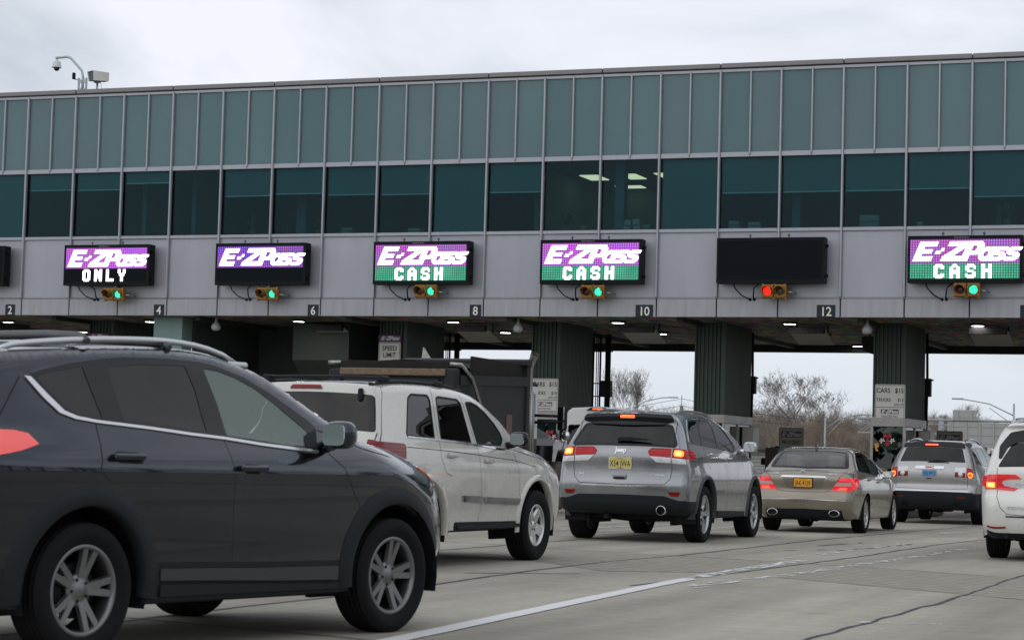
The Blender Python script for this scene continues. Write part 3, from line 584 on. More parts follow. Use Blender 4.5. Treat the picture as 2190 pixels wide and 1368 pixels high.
# conduits down the backs of the pillars
PIPE=mat('pipe_black',(.010,.013,.016),.6,spec=.2)
for x,gr in ((-20.0,1),(-15.12,0),(-10.45,0),(-24.6,1),(-5.9,0)):
    b=MB()
    if gr:
        for dx,r_ in ((0,.05),(.11,.015),(.165,.015),(.225,.03),(.45,.085)): b.tube([(x+dx-.1,58.2,4.6),(x+dx-.1,58.2,1.5)],r_,8)
        for z in (4.12,3.22,2.86): b.box(x-.2,x+.50,58.12,58.18,z-.015,z+.015)
        b.box(x+.20,x+.52,57.95,58.15,2.85,3.30,.01)
    else:
        b.tube([(x-.02,56.9,4.6),(x,56.9,3.4),(x-.02,56.9,1.)],.035,8); b.box(x-.13,x+.12,56.7,56.9,2.95,3.42,.01); b.tube([(x-.10,56.95,3.2),(x-.10,56.95,0)],.075,8); b.tube([(x-.05,56.8,3.38),(x+.18,56.8,3.38)],.02,6)
    under(bld,b.build('conduit',PIPE))
# ---------------------------------------------------------------- booths
ALU=mat('booth_aluminium',(.34,.33,.31),.45,.5,var=.15,vs=3); BG=glass('booth_glass',(.4,.62,.58),.45,refl=.9,ior=1.6); CONK=mat('island_concrete',(.12,.115,.10),.85,var=.3,vs=2)
blab={-19.74:'behind the white van beneath the second price sign',-15.31:'between the white van and the tan sedan',-10.74:'with a festive wreath left of the far silver SUV',-24.1:'beneath the speed limit sign and hidden by the dump truck',-6.2:'behind the white minivan at the right',-33.14:'hidden behind the roof of the charcoal crossover'}
for x in PX[2:9]:
    g=gzf(54); bt=thing('toll_booth',(x,54.7,g),'aluminium and glass toll booth '+blab.get(x,'beyond the right edge'),'toll booth','toll booths under the canopy')
    b=MB(); b.box(-.70,.70,-2.6,2.6,0,.22,.04); b.build('booth_island',CONK,bt)
    b=MB(); 
    for sx in (-.40,.40):
        for yy in (-1.33,-.05,1.30): b.box(sx-.035,sx+.035,yy-.035,yy+.035,.22,2.25)
    b.box(-.44,.44,-1.38,1.36,2.20,2.42,.01); b.box(-.42,.42,-1.36,1.34,.22,1.02); b.build('booth_frame',ALU,bt)
    for nm,(x0,x1,y0,y1) in (('f',(-.365,.365,-1.345,-1.335)),('r',(.395,.405,-1.29,-.09)),('r2',(.395,.405,-.01,1.26)),('l',(-.405,-.395,-1.29,1.26))): b=MB(); b.box(x0,x1,y0,y1,1.03,2.195); b.build('booth_window',BG,bt)
    b=MB(); b.box(-.36,.36,-1.30,1.28,1.02,1.05); b.box(-.2,.2,.2,.7,1.05,1.5,.03); b.build('booth_counter',mat('booth_dark',(.02,.022,.024),.8),bt)
    if x not in (-33.14,): 
        b=MB(); b.box(.42,.72,.35,1.0,1.55,2.15,.02); b.box(.44,.70,.38,.97,1.50,1.55,.005); b.build('booth_awning',ALU,bt)
def wreath(x,y,z,lab):
    o=thing('christmas_wreath',(x,y,z),lab,'wreath','festive wreaths on the toll booths'); r=random.Random(5); b=MB()
    for k in range(520):
        a=r.uniform(0,2*PI); t=r.uniform(0,2*PI); R_,q=.155,.06*r.random()**.4; p=Vector(((R_+q*math.cos(t))*math.cos(a),q*math.sin(t)*.7,(R_+q*math.cos(t))*math.sin(a))); d=Vector((r.uniform(-1,1),r.uniform(-1,.3),r.uniform(-1,1))).normalized()*.045; w=d.cross(Vector((r.random(),r.random(),r.random()))).normalized()*.007
        b.quad(p-w,p+w,p+d+w*.3,p+d-w*.3)
    b.build('fir_ring',mat('fir_green',(.03,.075,.035),.7,var=.4,vs=30),o)
    rd=mat('ribbon_red',(.45,.012,.02),.5); b=MB()
    for s in (-1,1):
        b.prism([(0,.14),(s*.06,.20),(s*.10,.17),(s*.09,.11),(s*.05,.10)],-.075,-.06,'y'); b.prism([(0,.13),(s*.035,.0),(s*.05,-.09),(s*.025,-.10),(s*.01,-.02)],-.074,-.064,'y')
    b.lathe([(.001,-.09),(.028,-.08),(.03,-.06)],10,axis='y',c=(0,0,.13)); b.build('red_bow',rd,o)
    for s,c in ((-1,'a'),(1,'b')):
        b=MB()
        for k in range(6):
            a=k*PI/3; b.prism([(s*.125,.02),(s*.125+.05*math.cos(a-.3),.02+.05*math.sin(a-.3)),(s*.125+.075*math.cos(a),.02+.075*math.sin(a)),(s*.125+.05*math.cos(a+.3),.02+.05*math.sin(a+.3))],-.085-.002*k,-.075-.002*k,'y',mi=k%2 if k>3 else 0)
        b.build('poinsettia_flower',[mat('petal_white',(.75,.76,.78),.6),rd],o)
wreath(-10.72,53.26,1.72,'green wreath with red bow on the booth left of the far silver SUV'); wreath(-19.50,53.26,1.62,'green wreath with red bow seen past the dump truck mirror')
b=MB(); b.prism([(-.06,.09),(.03,.11),(.05,.02),(.0,-.02),(.04,-.10),(-.03,-.09),(-.05,0)],-.004,0,'y'); o=b.build('window_sticker',mat('sticker_yellow',(.65,.33,.03),.6)); o.location=(-11.0,53.34,1.58); tag(o,'small orange-yellow sticker on the booth window beside the wreath','sticker')
b=MB(); b.box(-.22,.22,-.2,.3,0,.95,.05,seg=2); b.box(-.225,.225,-.205,-.19,.55,.6,.002,mi=1); o=b.build('crash_cushion',[mat('cushion_tan',(.30,.25,.15),.8,var=.25,vs=8),METD]); o.location=(-10.75,52.0,gzf(52)+.22); tag(o,'tan weathered crash cushion block in front of the wreath booth','crash cushion')
# ---------------------------------------------------------------- soffit lamps and other ceiling gear
LG=mat('lamp_glow',(.9,.9,.9),.5,emit=(1,.97,.92),es=14)
lampm=None
for k,(x,y) in enumerate([(-36.4,53.6),(-31.46,53.2),(-26.66,52.85),(-22.17,52.9),(-17.62,52.9),(-13.19,53.1),(-8.62,53.5),(-4.1,53.5),(-36.8,58.2),(-31.9,58.0),(-27.06,57.4),(-22.41,57.3),(-17.88,57.5),(-13.4,57.8),(-27.4,62.9),(-13.59,62.9)]):
    if lampm is None:
        b=MB(); b.lathe([(.001,-.028),(.155,-.024),(.165,-.012),(.001,-.010)],24,axis='z',c=(0,0,0)); lampm=b.build('soffit_lamp',LG); b=MB(); b.lathe([(.17,-.03),(.20,-.02),(.20,.02),(.001,.02),(.001,-.006),(.168,-.008)],24,axis='z'); b.build('lamp_housing',mat('lamp_housing',(.05,.05,.05),.6),lampm); o=lampm
    else: o=copy_tree(lampm)
    o.location=(x,y,4.60); col='front row' if y<55 else ('middle row' if y<60 else 'rear row')
    o['category']='ceiling lamp'; o['group']='round lamps under the canopy'; o['label']='glowing round lamp under the canopy, %s, %s'%(col,('near the left edge' if x<-34 else 'above the crossover roof' if x<-29 else 'left of the speed limit sign' if x<-25 else 'right of the lane 8 pillar' if x<-20 else 'just right of the second price sign pillar' if x<-16 else 'between the sedan lane pillars' if x<-12 else 'right of the wreath booth pillar' if x<-7 else 'beyond the right edge'))
CW=mat('dome_white',(.40,.42,.43),.3,var=.1,vs=8)
for x,l in ((-28.66,'beside the pale green pillar'),(-19.96,'in front of the left price sign pillar'),(-10.99,'in front of the wreath booth pillar')):
    o=thing('dome_camera',(x,51.9,4.62),'white pear-shaped dome camera hanging '+l,'camera','dome cameras under the canopy edge')
    b=MB(); b.lathe([(.001,0),(.035,0),(.035,-.10),(.055,-.14),(.001,-.14)],16,axis='z'); b.build('mount',CW,o); b=MB(); b.lathe([(.05,-.13),(.09,-.17),(.125,-.24),(.125,-.28),(.10,-.34),(.001,-.365)],24,axis='z'); b.build('dome',CW,o)
AP=mat('antenna_panel',(.42,.40,.36),.7,var=.08,vs=3)
for (x,l) in ((-26.2,'left of the speed limit sign'),(-22.0,'behind the dump truck'),(-17.35,'above the silver SUV'),(-12.9,'above the tan sedan'),(-8.4,'above the far silver SUV')):
    o=thing('toll_antenna',(x,54.3,4.32),'tilted flat toll antenna panel hanging '+l,'antenna','toll antennas under the canopy')
    rt=Matrix.Rotation(math.radians(-14),4,'X'); b=MB(); b.box(-.48,.48,-.55,.55,-.03,.03,.015,rot=rt); b.build('panel',AP,o); b=MB(); b.box(-.46,.46,-.72,-.58,.06,.22,.01); b.build('housing',METD,o)
    for q in (-.4,.4): b=MB(); b.tube([(q,0,.02),(q,0,.3)],.02,6); b.build('bracket',METD,o)
    u=thing('speaker_unit',(x+1.05,57.3,4.33),'dark rounded enclosure hanging behind the toll antenna '+l,'enclosure','dark enclosures under the canopy'); pl=[(-.38,.2),(.38,.2)]+[(.38*math.cos(a),-.02+.26*math.sin(a)) for a in np.linspace(0,-PI,12)]
    b=MB(); b.prism(pl,-.18,.18,'y'); b.build('shell',mat('unit_green',(.035,.042,.038),.7),u); b=MB(); b.tube([(-.2,0,.2),(-.2,0,.32)],.02,6); b.tube([(.2,0,.2),(.2,0,.32)],.02,6); b.build('hanger',METD,u)
# ================================================================ message boards
def led_mat(name,c1,c2,es,dots=True):
    m=bpy.data.materials.new(name); m.use_nodes=True; t=m.node_tree; b=t.nodes['Principled BSDF']; b.inputs['Base Color'].default_value=(.01,.01,.012,1); b.inputs['Roughness'].default_value=.6
    tc=N(t,'ShaderNodeTexCoord'); n=N(t,'ShaderNodeTexNoise',i={'Scale':26.,'Detail':3.}); t.links.new(tc.outputs['Object'],n.inputs[0]); n3=N(t,'ShaderNodeTexNoise',i={'Scale':1.6,'Detail':1.}); t.links.new(tc.outputs['Object'],n3.inputs[0])
    ad=N(t,'ShaderNodeMath',operation='ADD'); t.links.new(n.outputs[0],ad.inputs[0]); t.links.new(n3.outputs[0],ad.inputs[1]); r=N(t,'ShaderNodeMapRange',i={1:.8,2:1.2,3:0,4:1}); t.links.new(ad.outputs[0],r.inputs[0])
    mx=N(t,'ShaderNodeMix',data_type='RGBA'); mx.inputs[6].default_value=(*c1,1); mx.inputs[7].default_value=(*c2,1); t.links.new(r.outputs[0],mx.inputs[0])
    # LED rows and columns
    sx=N(t,'ShaderNodeSeparateXYZ'); t.links.new(tc.outputs['Object'],sx.inputs[0]); f=None
    for k in ('X','Z'):
        q=N(t,'ShaderNodeMath',operation='MULTIPLY'); q.inputs[1].default_value=2*PI/.060; t.links.new(sx.outputs[k],q.inputs[0]); s=N(t,'ShaderNodeMath',operation='SINE'); t.links.new(q.outputs[0],s.inputs[0]); a=N(t,'ShaderNodeMapRange',i={1:-1,2:1,3:.45,4:1.35}); t.links.new(s.outputs[0],a.inputs[0])
        if f is None: f=a.outputs[0]
        else:
            p=N(t,'ShaderNodeMath',operation='MULTIPLY'); t.links.new(f,p.inputs[0]); t.links.new(a.outputs[0],p.inputs[1]); f=p.outputs[0]
    v=N(t,'ShaderNodeVectorMath',operation='SCALE'); t.links.new(mx.outputs[2],v.inputs[0]); t.links.new(f,v.inputs['Scale']); t.links.new(v.outputs[0],b.inputs['Emission Color']); b.inputs['Emission Strength'].default_value=es; return m
LP=[led_mat('led_violet',(.62,.10,.72),(.42,.13,.78),1.0),led_mat('led_indigo',(.17,.06,.62),(.40,.09,.50),.95),led_mat('led_magenta',(.50,.08,.50),(.33,.16,.62),1.0)]; LGN=led_mat('led_green',(.02,.30,.17),(.07,.42,.26),1.0); LWH=mat('led_white',(.9,.9,.9),.5,emit=(.97,.93,1.0),es=2.3)
CAB=mat('cabinet_black',(.007,.009,.012),.5,var=.2,vs=4,spec=.12); CABS=mat('screen_black',(.004,.007,.010),.5,spec=.08)
def logo(parent,x0,x1,z0,z1,y,m,name='logo_lettering'):
    """slanted bold 'E-ZPass' built letter by letter inside a rectangle"""
    b=MB(); H=z1-z0; Wd=x1-x0; sh=.44; tot=5.72
    def T(p,sc=1.,dx=0.,dz=0.): return [((x*sc+dx+sh*(z*sc+dz))/tot*Wd+x0,(z*sc+dz)*H+z0) for x,z in p]
    k=[0]
    def put(p,sc=1.,dx=0.,dz=0.):
        k[0]+=1; q=T(p,sc,dx,dz); b.prism(q,y-.0012*k[0],y-.0012*k[0]+.001)
    E=[(0,0),(1.0,0),(1.0,.24),(.36,.24),(.36,.40),(.86,.40),(.86,.60),(.36,.60),(.36,.76),(1.0,.76),(1.0,1),(0,1)]; put(E)
    put([(0,0),(.26,0),(.26,.17),(0,.17)],1,1.08,.36); put([(0,0),(.16,0),(.16,.16),(0,.16)],1,1.32,.50)
    Z=[(0,0),(1.25,0),(1.25,.24),(.55,.24),(1.22,.80),(1.22,1),(.1,1),(.1,.76),(.72,.76),(.02,.22)]; put(Z,1,1.52,0)
    put([(0,0),(.36,0),(.36,1.0),(0,1.0)],1,2.62,0)
    put(rnd([(0,1),(.80,1),(.98,.80),(.98,.52),(.78,.32),(0,.32),(0,.5),(.56,.5),(.62,.6),(.62,.74),(.54,.80),(0,.80)],.06),1,2.62,0)
    def ss(dx):
        put(rnd([(.02,0),(.60,0),(.78,.14),(.78,.32),(.64,.43),(.36,.45),(.36,.52),(.76,.52),(.80,.70),(.20,.70),(.02,.58),(.02,.42),(.16,.30),(.44,.27),(.44,.17),(0,.17)],.07),1,dx,0)
    ro=[(.38+.38*math.cos(a),.35+.36*math.sin(a)) for a in np.linspace(0,2*PI,21)]; ri=[(.38+.13*math.cos(a),.35+.15*math.sin(a)) for a in np.linspace(2*PI,0,21)]
    put(ro[:11]+ri[10:],1,3.46,0); put(ro[10:]+ri[:11],1,3.46,0); put([(.52,0),(.80,0),(.84,.70),(.56,.70)],1,3.46,0); ss(4.16); ss(4.90)
    return b.build(name,m,parent,fix=True)
BM={'C':["011110","111111","110011","110000","110000","110000","110011","111111","011110"],'A':["001100","011110","110011","110011","111111","111111","110011","110011","110011"],'S':["011110","111111","110001","110000","011110","000011","100011","111111","011110"],'H':["110011","110011","110011","111111","111111","110011","110011","110011","110011"],'O':["011110","111111","110011","110011","110011","110011","110011","111111","011110"],'N':["110011","111011","111011","111111","111111","110111","110111","110011","110011"],'L':["110000","110000","110000","110000","110000","110000","110000","111111","111111"],'Y':["110011","110011","110011","011110","011110","001100","001100","001100","001100"]}
def ledtext(parent,txt,cx,z0,h,y,m):
    c=h/9; wd=c*1.08; L=len(txt)*6+(len(txt)-1)*3.4; x=cx-L*wd/2
    for ch in txt:
        b=MB()
        for r_,row in enumerate(BM[ch]):
            q=0
            while q<6:
                if row[q]=='1':
                    e=q
                    while e<6 and row[e]=='1': e+=1
                    b.box(x+q*wd,x+e*wd,y-.006,y,z0+(8-r_)*c,z0+(9-r_)*c-.0005); q=e
                else: q+=1
        b.build('led_letter',m,parent); x+=9.4*wd
def board(x0,kind,num,lab,pur=0):
    W_,H_,D_=2.65,1.10,.30; y=FY-.45; z0=5.41; o=thing('message_board',(x0,y,z0),lab,'electronic sign','electronic message boards over the lanes')
    b=MB(); b.box(0,W_,0,D_,0,H_,.008); b.box(.0,W_,-.012,0,H_-.085,H_); b.box(0,W_,-.012,0,0,.095); b.box(0,.06,-.012,0,.095,H_-.085); b.box(W_-.07,W_,-.012,0,.095,H_-.085); b.build('cabinet',CAB,o)
    ix0,ix1,iz0,iz1=.06,W_-.07,.095,H_-.085; mid=iz0+(iz1-iz0)*.385
    b=MB(); b.box(ix0,ix1,-.003,0,iz0,iz1); scr=b.build('screen',CABS,o)
    if kind!='off':
        b=MB(); b.box(ix0,ix1,-.006,-.0035,mid+.004,iz1); b.build('purple_field',LP[pur],scr); logo(scr,ix0+.05,ix1-.04,mid+.06,iz1-.055,-.0075,LWH)
        if kind=='CASH': b=MB(); b.box(ix0,ix1,-.006,-.0035,iz0,mid); b.build('green_field',LGN,scr); ledtext(scr,'CASH',(ix0+ix1)/2-.04,iz0+.012,mid-iz0-.03,-.0075,LWH)
        if kind=='ONLY': ledtext(scr,'ONLY',(ix0+ix1)/2-.05,iz0+.012,mid-iz0-.03,-.0075,LWH)
    if num in (4,8,10,14): text_on('maker_plate','DAKTRONICS',.026,mat('maker_text',(.4,.4,.42),.5),o,(W_*.47,-.0135,H_-.045),sx=1.5)
    for q in (.30,.66):
        b=MB(); b.tube([(W_*q,.12,H_-.01),(W_*q,.12,H_+.04)],.008,6); b.lathe([(.018,-.006),(.030,0),(.018,.006),(.010,0),(.018,-.006)],12,axis='y',c=(W_*q,.12,H_+.062)); b.build('eye_bolt',CAB,o)
    for zz in (.14,.86): b=MB(); b.box(W_,W_+.06,.10,.17,zz,zz+.08,.01); b.build('hinge',CAB,o)
    b=MB(); b.box(.4,.5,D_,.46,.1,1.0); b.box(W_-.5,W_-.4,D_,.46,.1,1.0); b.build('wall_bracket',CAB,o)
    b=MB(); b.tube([(.40,.1,.02),(.45,.12,-.12),(.58,.2,-.27),(.72,.36,-.35),(.74,.44,-.36)],.017,6); b.tube([(.75+(.3 if num!=4 else .0),.1,.02),(.9,.15,-.10),(.85,.3,-.28),(.82,.44,-.35)],.017,6)
    for q in (.74,.84): b.lathe([(.001,.40),(.035,.41),(.04,.46)],10,axis='y',c=(q,0,-.355))
    b.build('cable',PIPE,o); return o
board(-37.42,'off',2,'black message board cut by the left edge over lane 2'); board(-32.85,'ONLY',4,'message board with E-ZPass ONLY in white on purple and black',0); board(-28.19,'logo',6,'message board with E-ZPass on purple and a dark lower half',1)
board(-23.60,'CASH',8,'purple and green CASH board left of the one over the lane 10 number',2); board(-19.03,'CASH',10,'purple and green CASH board just left of the unlit board',0); board(-14.48,'off',12,'unlit black message board over lane 12'); board(-9.85,'CASH',14,'purple and green CASH board cut by the right edge',2)
# ---------------------------------------------------------------- lane signals
YEL=mat('signal_yellow',(.27,.12,.008),.5,var=.2,vs=12); 
def lens_mat(name,c,es):
    m=bpy.data.materials.new(name); m.use_nodes=True; t=m.node_tree; b=t.nodes['Principled BSDF']; b.inputs['Base Color'].default_value=(c[0]*.2,c[1]*.2,c[2]*.2,1); tc=N(t,'ShaderNodeTexCoord'); v=N(t,'ShaderNodeTexVoronoi',i={'Scale':55.}); t.links.new(tc.outputs['Object'],v.inputs[0]); r=N(t,'ShaderNodeMapRange',i={1:.15,2:.55,3:2.0,4:.55}); t.links.new(v.outputs['Distance'],r.inputs[0]); s=N(t,'ShaderNodeVectorMath',operation='SCALE'); s.inputs[0].default_value=c; t.links.new(r.outputs[0],s.inputs['Scale']); t.links.new(s.outputs[0],b.inputs['Emission Color']); b.inputs['Emission Strength'].default_value=es; return m
GL_=lens_mat('green_signal',(.05,.85,.55),1.3); RL_=mat('red_signal',(.6,.02,.01),.4,emit=(1,.012,.008),es=1.6); OFFR=mat('red_off',(.05,.01,.01),.3); OFFG=mat('green_off',(.05,.05,.045),.3)
def signal(x,z,lit,lab):
    o=thing('lane_signal',(x,FY-.42,z),lab,'traffic light','traffic lights under the message boards'); b=MB()
    for s in (-1,1): b.box(s*.155-.15,s*.155+.15,-.04,.13,-.165,.165,.03,seg=2)
    for s in (-1,0,1):
        for q in (-1,1): b.box(s*.27-.03,s*.27+.03,-.02,.05,q*.165-.02,q*.165+.02,.005)
    b.build('housing',YEL,o)
    for s,on,off in ((-1,RL_,OFFR),(1,GL_,OFFG)):
        lm=on if (lit=='red')==(s<0) else off; b=MB(); b.lathe([(.001,-.062),(.05,-.058),(.10,-.042),(.105,-.03)],24,axis='y',c=(s*.155,0,0)); b.build('signal_lens',lm,o)
        b=MB(); n=20; P=[]
        for k in range(n+1):
            a=-.55+(PI+1.1)*k/n; dp=.20 if .1<a<PI-.1 else .11
            P.append((s*.155+.118*math.cos(a),.118*math.sin(a),dp,a))
        for p,q in zip(P,P[1:]):
            b.quad((p[0],-.03,p[1]),(q[0],-.03,q[1]),(q[0],-.03-q[2],q[1]-.01),(p[0],-.03-p[2],p[1]-.01)); f=1.06
            e=lambda p,y:(s*.155+.126*math.cos(p[3]),y,.126*math.sin(p[3])); b.quad(e(q,-.03),e(p,-.03),e(p,-.03-p[2]),e(q,-.03-q[2])); b.quad((p[0],-.03-p[2],p[1]-.01),(q[0],-.03-q[2],q[1]-.01),e(q,-.03-q[2]),e(p,-.03-p[2]))
        b.build('visor',YEL,o)
    b=MB(); b.tube([(.30,.05,-.02),(.40,.05,-.02),(.43,.1,-.02),(.43,.42,-.02)],.022,8); b.tube([(-.3,.05,0),(-.36,.3,-.05),(-.36,.42,-.1)],.012,6); b.tube([(0,.05,.16),(0,.1,.28)],.025,8); b.build('mounting_arm',METL2,o)
for n,x,z,l in ((4,-31.27,5.17,'green'),(6,-26.63,5.175,'green'),(8,-22.12,5.24,'green'),(10,-17.63,5.215,'green'),(12,-13.05,5.225,'red'),(14,-8.47,5.25,'green')): signal(x,z,l,'yellow two-lens traffic light showing %s above lane %d'%(l,n))
NB=mat('number_plate_dark',(.022,.034,.046),.5,var=.1,vs=5,spec=.2); NWt=mat('number_white',(.80,.79,.72),.6,var=.08,vs=8)
for n,xc,w in (('2',-34.81,.31),('4',-30.10,.31),('6',-25.49,.31),('8',-20.91,.31),('10',-16.42,.45),('12',-11.87,.45),('14',-7.08,.45)):
    b=MB(); b.box(-w/2,w/2,-.012,0,-.15,.15,.003); o=b.build('lane_number_sign',NB); o.location=(xc,FY-.018,4.775); tag(o,'dark square plate with the white lane number %s'%n,'sign','lane number plates'); text_on('lane_number',n,.225,NWt,o,(0,-.0135,0),off=.012,sx=.95,space=.95)
# ---------------------------------------------------------------- signs on the pillars
SW=mat('sign_white',(.60,.60,.56),.5,var=.06,vs=3); SB=mat('sign_black',(.008,.008,.010),.6,spec=.1); SP=mat('sign_purple',(.10,.025,.13),.5); LT=mat('sign_logo_white',(.65,.65,.63),.5)
def sign(name,x,y,z,w,h,lab,cat='sign',group=None,bord=SB,base=SW):
    o=thing(name,(x,y,z),lab,cat,group); b=MB(); b.prism(rnd([(-w/2,-h/2),(w/2,-h/2),(w/2,h/2),(-w/2,h/2)],.045),-.006,.006); b.build('sign_panel',base,o)
    if bord:
        i=rnd([(-w/2+.02,-h/2+.02),(w/2-.02,-h/2+.02),(w/2-.02,h/2-.02),(-w/2+.02,h/2-.02)],.035); j=ring(i,-.010); b=MB(); n=len(i)
        for k in range(n): b.quad((i[k][0],-.0075,i[k][1]),(i[(k+1)%n][0],-.0075,i[(k+1)%n][1]),(j[(k+1)%n][0],-.0075,j[(k+1)%n][1]),(j[k][0],-.0075,j[k][1]))
        b.build('border',bord,o)
    return o
def st(o,t,s,x,z,sx=1.,off=.013,align='CENTER',m=SB): text_on('lettering',t,s,m,o,(x,-.009,z),off=off,sx=sx,align=align)
for x,y,z,l in ((-19.72,53.33,2.72,'on the pillar behind the dump truck mirror'),(-10.70,53.33,2.69,'on the pillar above the wreath booth'),(-6.2,53.33,2.69,'beyond the right edge')):
    o=sign('price_sign',x,y,z,.745,.87,'white toll price sign reading CARS $15 '+l,group='toll price signs')
    st(o,'CARS',.12,-.335,.29,.85,align='LEFT'); st(o,'$15',.12,.335,.29,.85,align='RIGHT'); st(o,'TRUCKS',.085,-.335,.06,.82,align='LEFT'); st(o,'$15',.085,.335,.06,.82,align='RIGHT'); st(o,'AND UP',.055,.335,-.055,.85,align='RIGHT',off=.006)
    b=MB(); b.box(-.34,.34,-.0085,-.0072,-.132,-.120); b.build('divider',SB,o); b=MB(); b.box(-.22,.22,-.0090,-.0072,-.285,-.175); b.build('purple_band',SP,o); logo(o,-.205,.205,-.270,-.192,-.0095,LT); st(o,'REDUCED TOLL',.050,0,-.345,.82,off=.005)
for x,l in ((-24.17,'above the dump truck'),(-33.17,'seen between the roof rails of the charcoal crossover')):
    o=sign('speed_limit_sign',x,53.33,3.62,.64,.90,'white speed limit 5 sign '+l,group='speed limit signs'); st(o,'SPEED',.13,0,.29,.9); st(o,'LIMIT',.13,0,.11,.9); st(o,'5',.30,0,-.20,1.,off=.02)
    b=MB(); b.box(-.33,.33,-.006,.006,.47,.64); b.build('purple_band',SP,o); logo(o,-.26,.28,.50,.61,-.0075,LT)
o=sign('speed_limit_sign',-28.70,53.0,2.62,.60,.62,'white LIMIT 5 sign seen through the window of the charcoal crossover',group='speed limit signs'); st(o,'LIMIT',.12,0,.17,.9); st(o,'5',.24,0,-.10,1.,off=.02); p=sign('back_up_sign',-28.70,53.0,2.13,.60,.30,'white DO NOT BACK UP plate under the speed sign behind the crossover window'); st(p,'DO NOT',.085,0,.06,.9); st(p,'BACK UP',.085,0,-.07,.9)
for oo in (o,p):
    b=MB(); b.tube([(0,.03,-.3),(0,.03,-2.7 if oo is o else -.5)],.03,8); b.build('sign_post',METL2,oo)
GRY=mat('sign_grey',(.36,.36,.33),.6)
for x,l in ((-15.78,'above the roof of the tan sedan'),(-11.08,'above the roof of the far silver SUV')):
    o=sign('proceed_sign',x,64,1.89,.76,.62,'grey PROCEED sign with purple E-ZPass band '+l,group='proceed signs beyond the plaza',base=GRY); b=MB(); b.box(-.31,.31,-.0085,-.0072,.02,.20); b.build('purple_band',SP,o); logo(o,-.29,.29,.045,.175,-.0095,mat('logo_grey',(.5,.5,.48),.6)); st(o,'PROCEED',.115,0,-.12,.84)
    b=MB(); b.tube([(0,.03,.2),(0,.03,-2.)],.03,8); b.build('sign_post',METL2,o)
# toll machines beside the sedan lane
o=thing('toll_camera',(-15.72,62,1.52),'grey twin-lens toll camera left of the tan sedan','camera'); b=MB(); b.box(-.22,.22,-.35,.3,-.09,.09,.03,rot=Matrix.Rotation(.35,4,'Z'),seg=2); b.build('camera_hood',GRY,o); b=MB(); b.tube([(0,0,-.1),(0,0,-1.6)],.06,8); b.tube([(0,0,-.45),(-.25,-.1,-.4)],.04,8); b.box(-.4,-.14,-.25,.0,-.45,-.25,.02); b.build('camera_post',PIPE,o); b=MB(); b.lathe([(.001,-.36),(.10,-.36),(.11,-.3)],14,axis='y',c=(.10,0,-.0)); b.build('camera_lens',GAP if 0 else PIPE,o)
o=thing('coin_machine',(-15.05,59,0),'brown toll machine cabinet between booth pillar and tan sedan','toll machine'); b=MB(); b.box(-.18,.18,-.2,.3,-.1,1.55,.02); b.build('cabinet',mat('machine_brown',(.07,.06,.05),.7,var=.2,vs=6),o); b=MB(); b.prism([(0,1.45),(.75,1.35),(.85,1.25),(.7,1.15),(0,1.1)],-.1,.2,'y'); b.build('machine_hood',GRY,o); b=MB(); b.box(-.05,.05,-.21,-.2,.5,.7); b.build('red_sticker',mat('sticker_red',(.3,.05,.02),.6),o)
# ---------------------------------------------------------------- roof cameras
PG=mat('pole_grey',(.42,.47,.48),.4,.3)
o=thing('pole_camera',(-33.33,52.2,10.74),'white dome camera on a bent grey pole on the roof edge','camera'); b=MB(); b.tube([(0,0,0),(.01,0,.62),(-.03,0,.80),(-.40,0,1.17),(-.52,0,1.22),(-.90,0,1.20)],.036,12); b.build('bent_pole',PG,o)
b=MB(); b.lathe([(.001,1.16),(.04,1.15),(.04,1.11),(.11,1.09),(.12,1.0),(.13,.94),(.14,.925),(.001,.92)],24,axis='z',c=(-.865,0,0)); b.build('camera_housing',mat('cam_white',(.6,.62,.6),.4),o); b=MB(); b.lathe([(.085,.92),(.075,.87),(.04,.835),(.001,.825)],20,axis='z',c=(-.865,0,0)); b.build('camera_dome',GLOSS if 0 else mat('dome_dark',(.01,.012,.02),.08,coat=.5),o)
b=MB(); 
for s in (-1,1): b.box(s*.12-.02,s*.12+.02,-.03,.03,0,.60)
b.box(-.10,.10,-.02,.0,.25,.32); b.box(-.10,.10,-.02,.0,.45,.55); b.build('roof_bracket',PG,o); b=MB(); b.tube([(-.12,0,.55),(-.27,0,.58)],.012,6); b.box(-.33,-.25,-.05,.05,.57,.76,.02,rot=None); b.build('small_camera',CAB,o)
o=thing('floodlight',(-32.85,52.2,10.84),'square cream floodlight on a short roof post','floodlight'); rt=Matrix.Translation((0,0,.52))@Matrix.Rotation(-.5,4,'Z'); b=MB()
pl=[(-.20,-.22,.13),(.14,-.22,.13),(.16,-.22,-.15),(-.10,-.22,-.15)]; back=[(-.12,.25,.12),(.20,.25,.12),(.20,.25,-.12),(-.05,.25,-.12)]
f=[b.b.verts.new(rt@Vector(p)) for p in pl]; g=[b.b.verts.new(rt@Vector(p)) for p in back]
for k in range(4): b.b.faces.new([f[k],f[(k+1)%4],g[(k+1)%4],g[k]])
b.b.faces.new(g); b.build('lamp_body',mat('cream_metal',(.62,.62,.55),.5),o); b=MB(); q=[rt@Vector((p[0]*.93,-.19,p[2]*.93)) for p in pl]; b.quad(*q); b.build('lamp_glass',mat('flood_glass',(.035,.05,.07),.1),o); b=MB(); b.tube([(0,0,0),(0,0,.38)],.03,8); b.box(-.08,.08,-.05,.05,.34,.40); b.tube([(.10,0,.38),(.14,0,.2),(.16,0,.0)],.006,5); b.build('post',METL2,o)
def gz(Y): return -max(0.,min(Y,60)-32)*.005
def paint(name,col,metal=.55,rough=.32,flake=True):
    m=mat(name,col,rough,metal,coat=1.,var=.03,vs=3.)
    return m
BLK=mat('black_plastic',(.012,.016,.020),.6,var=.12,vs=20,bump=.1,bs=300,spec=.22)
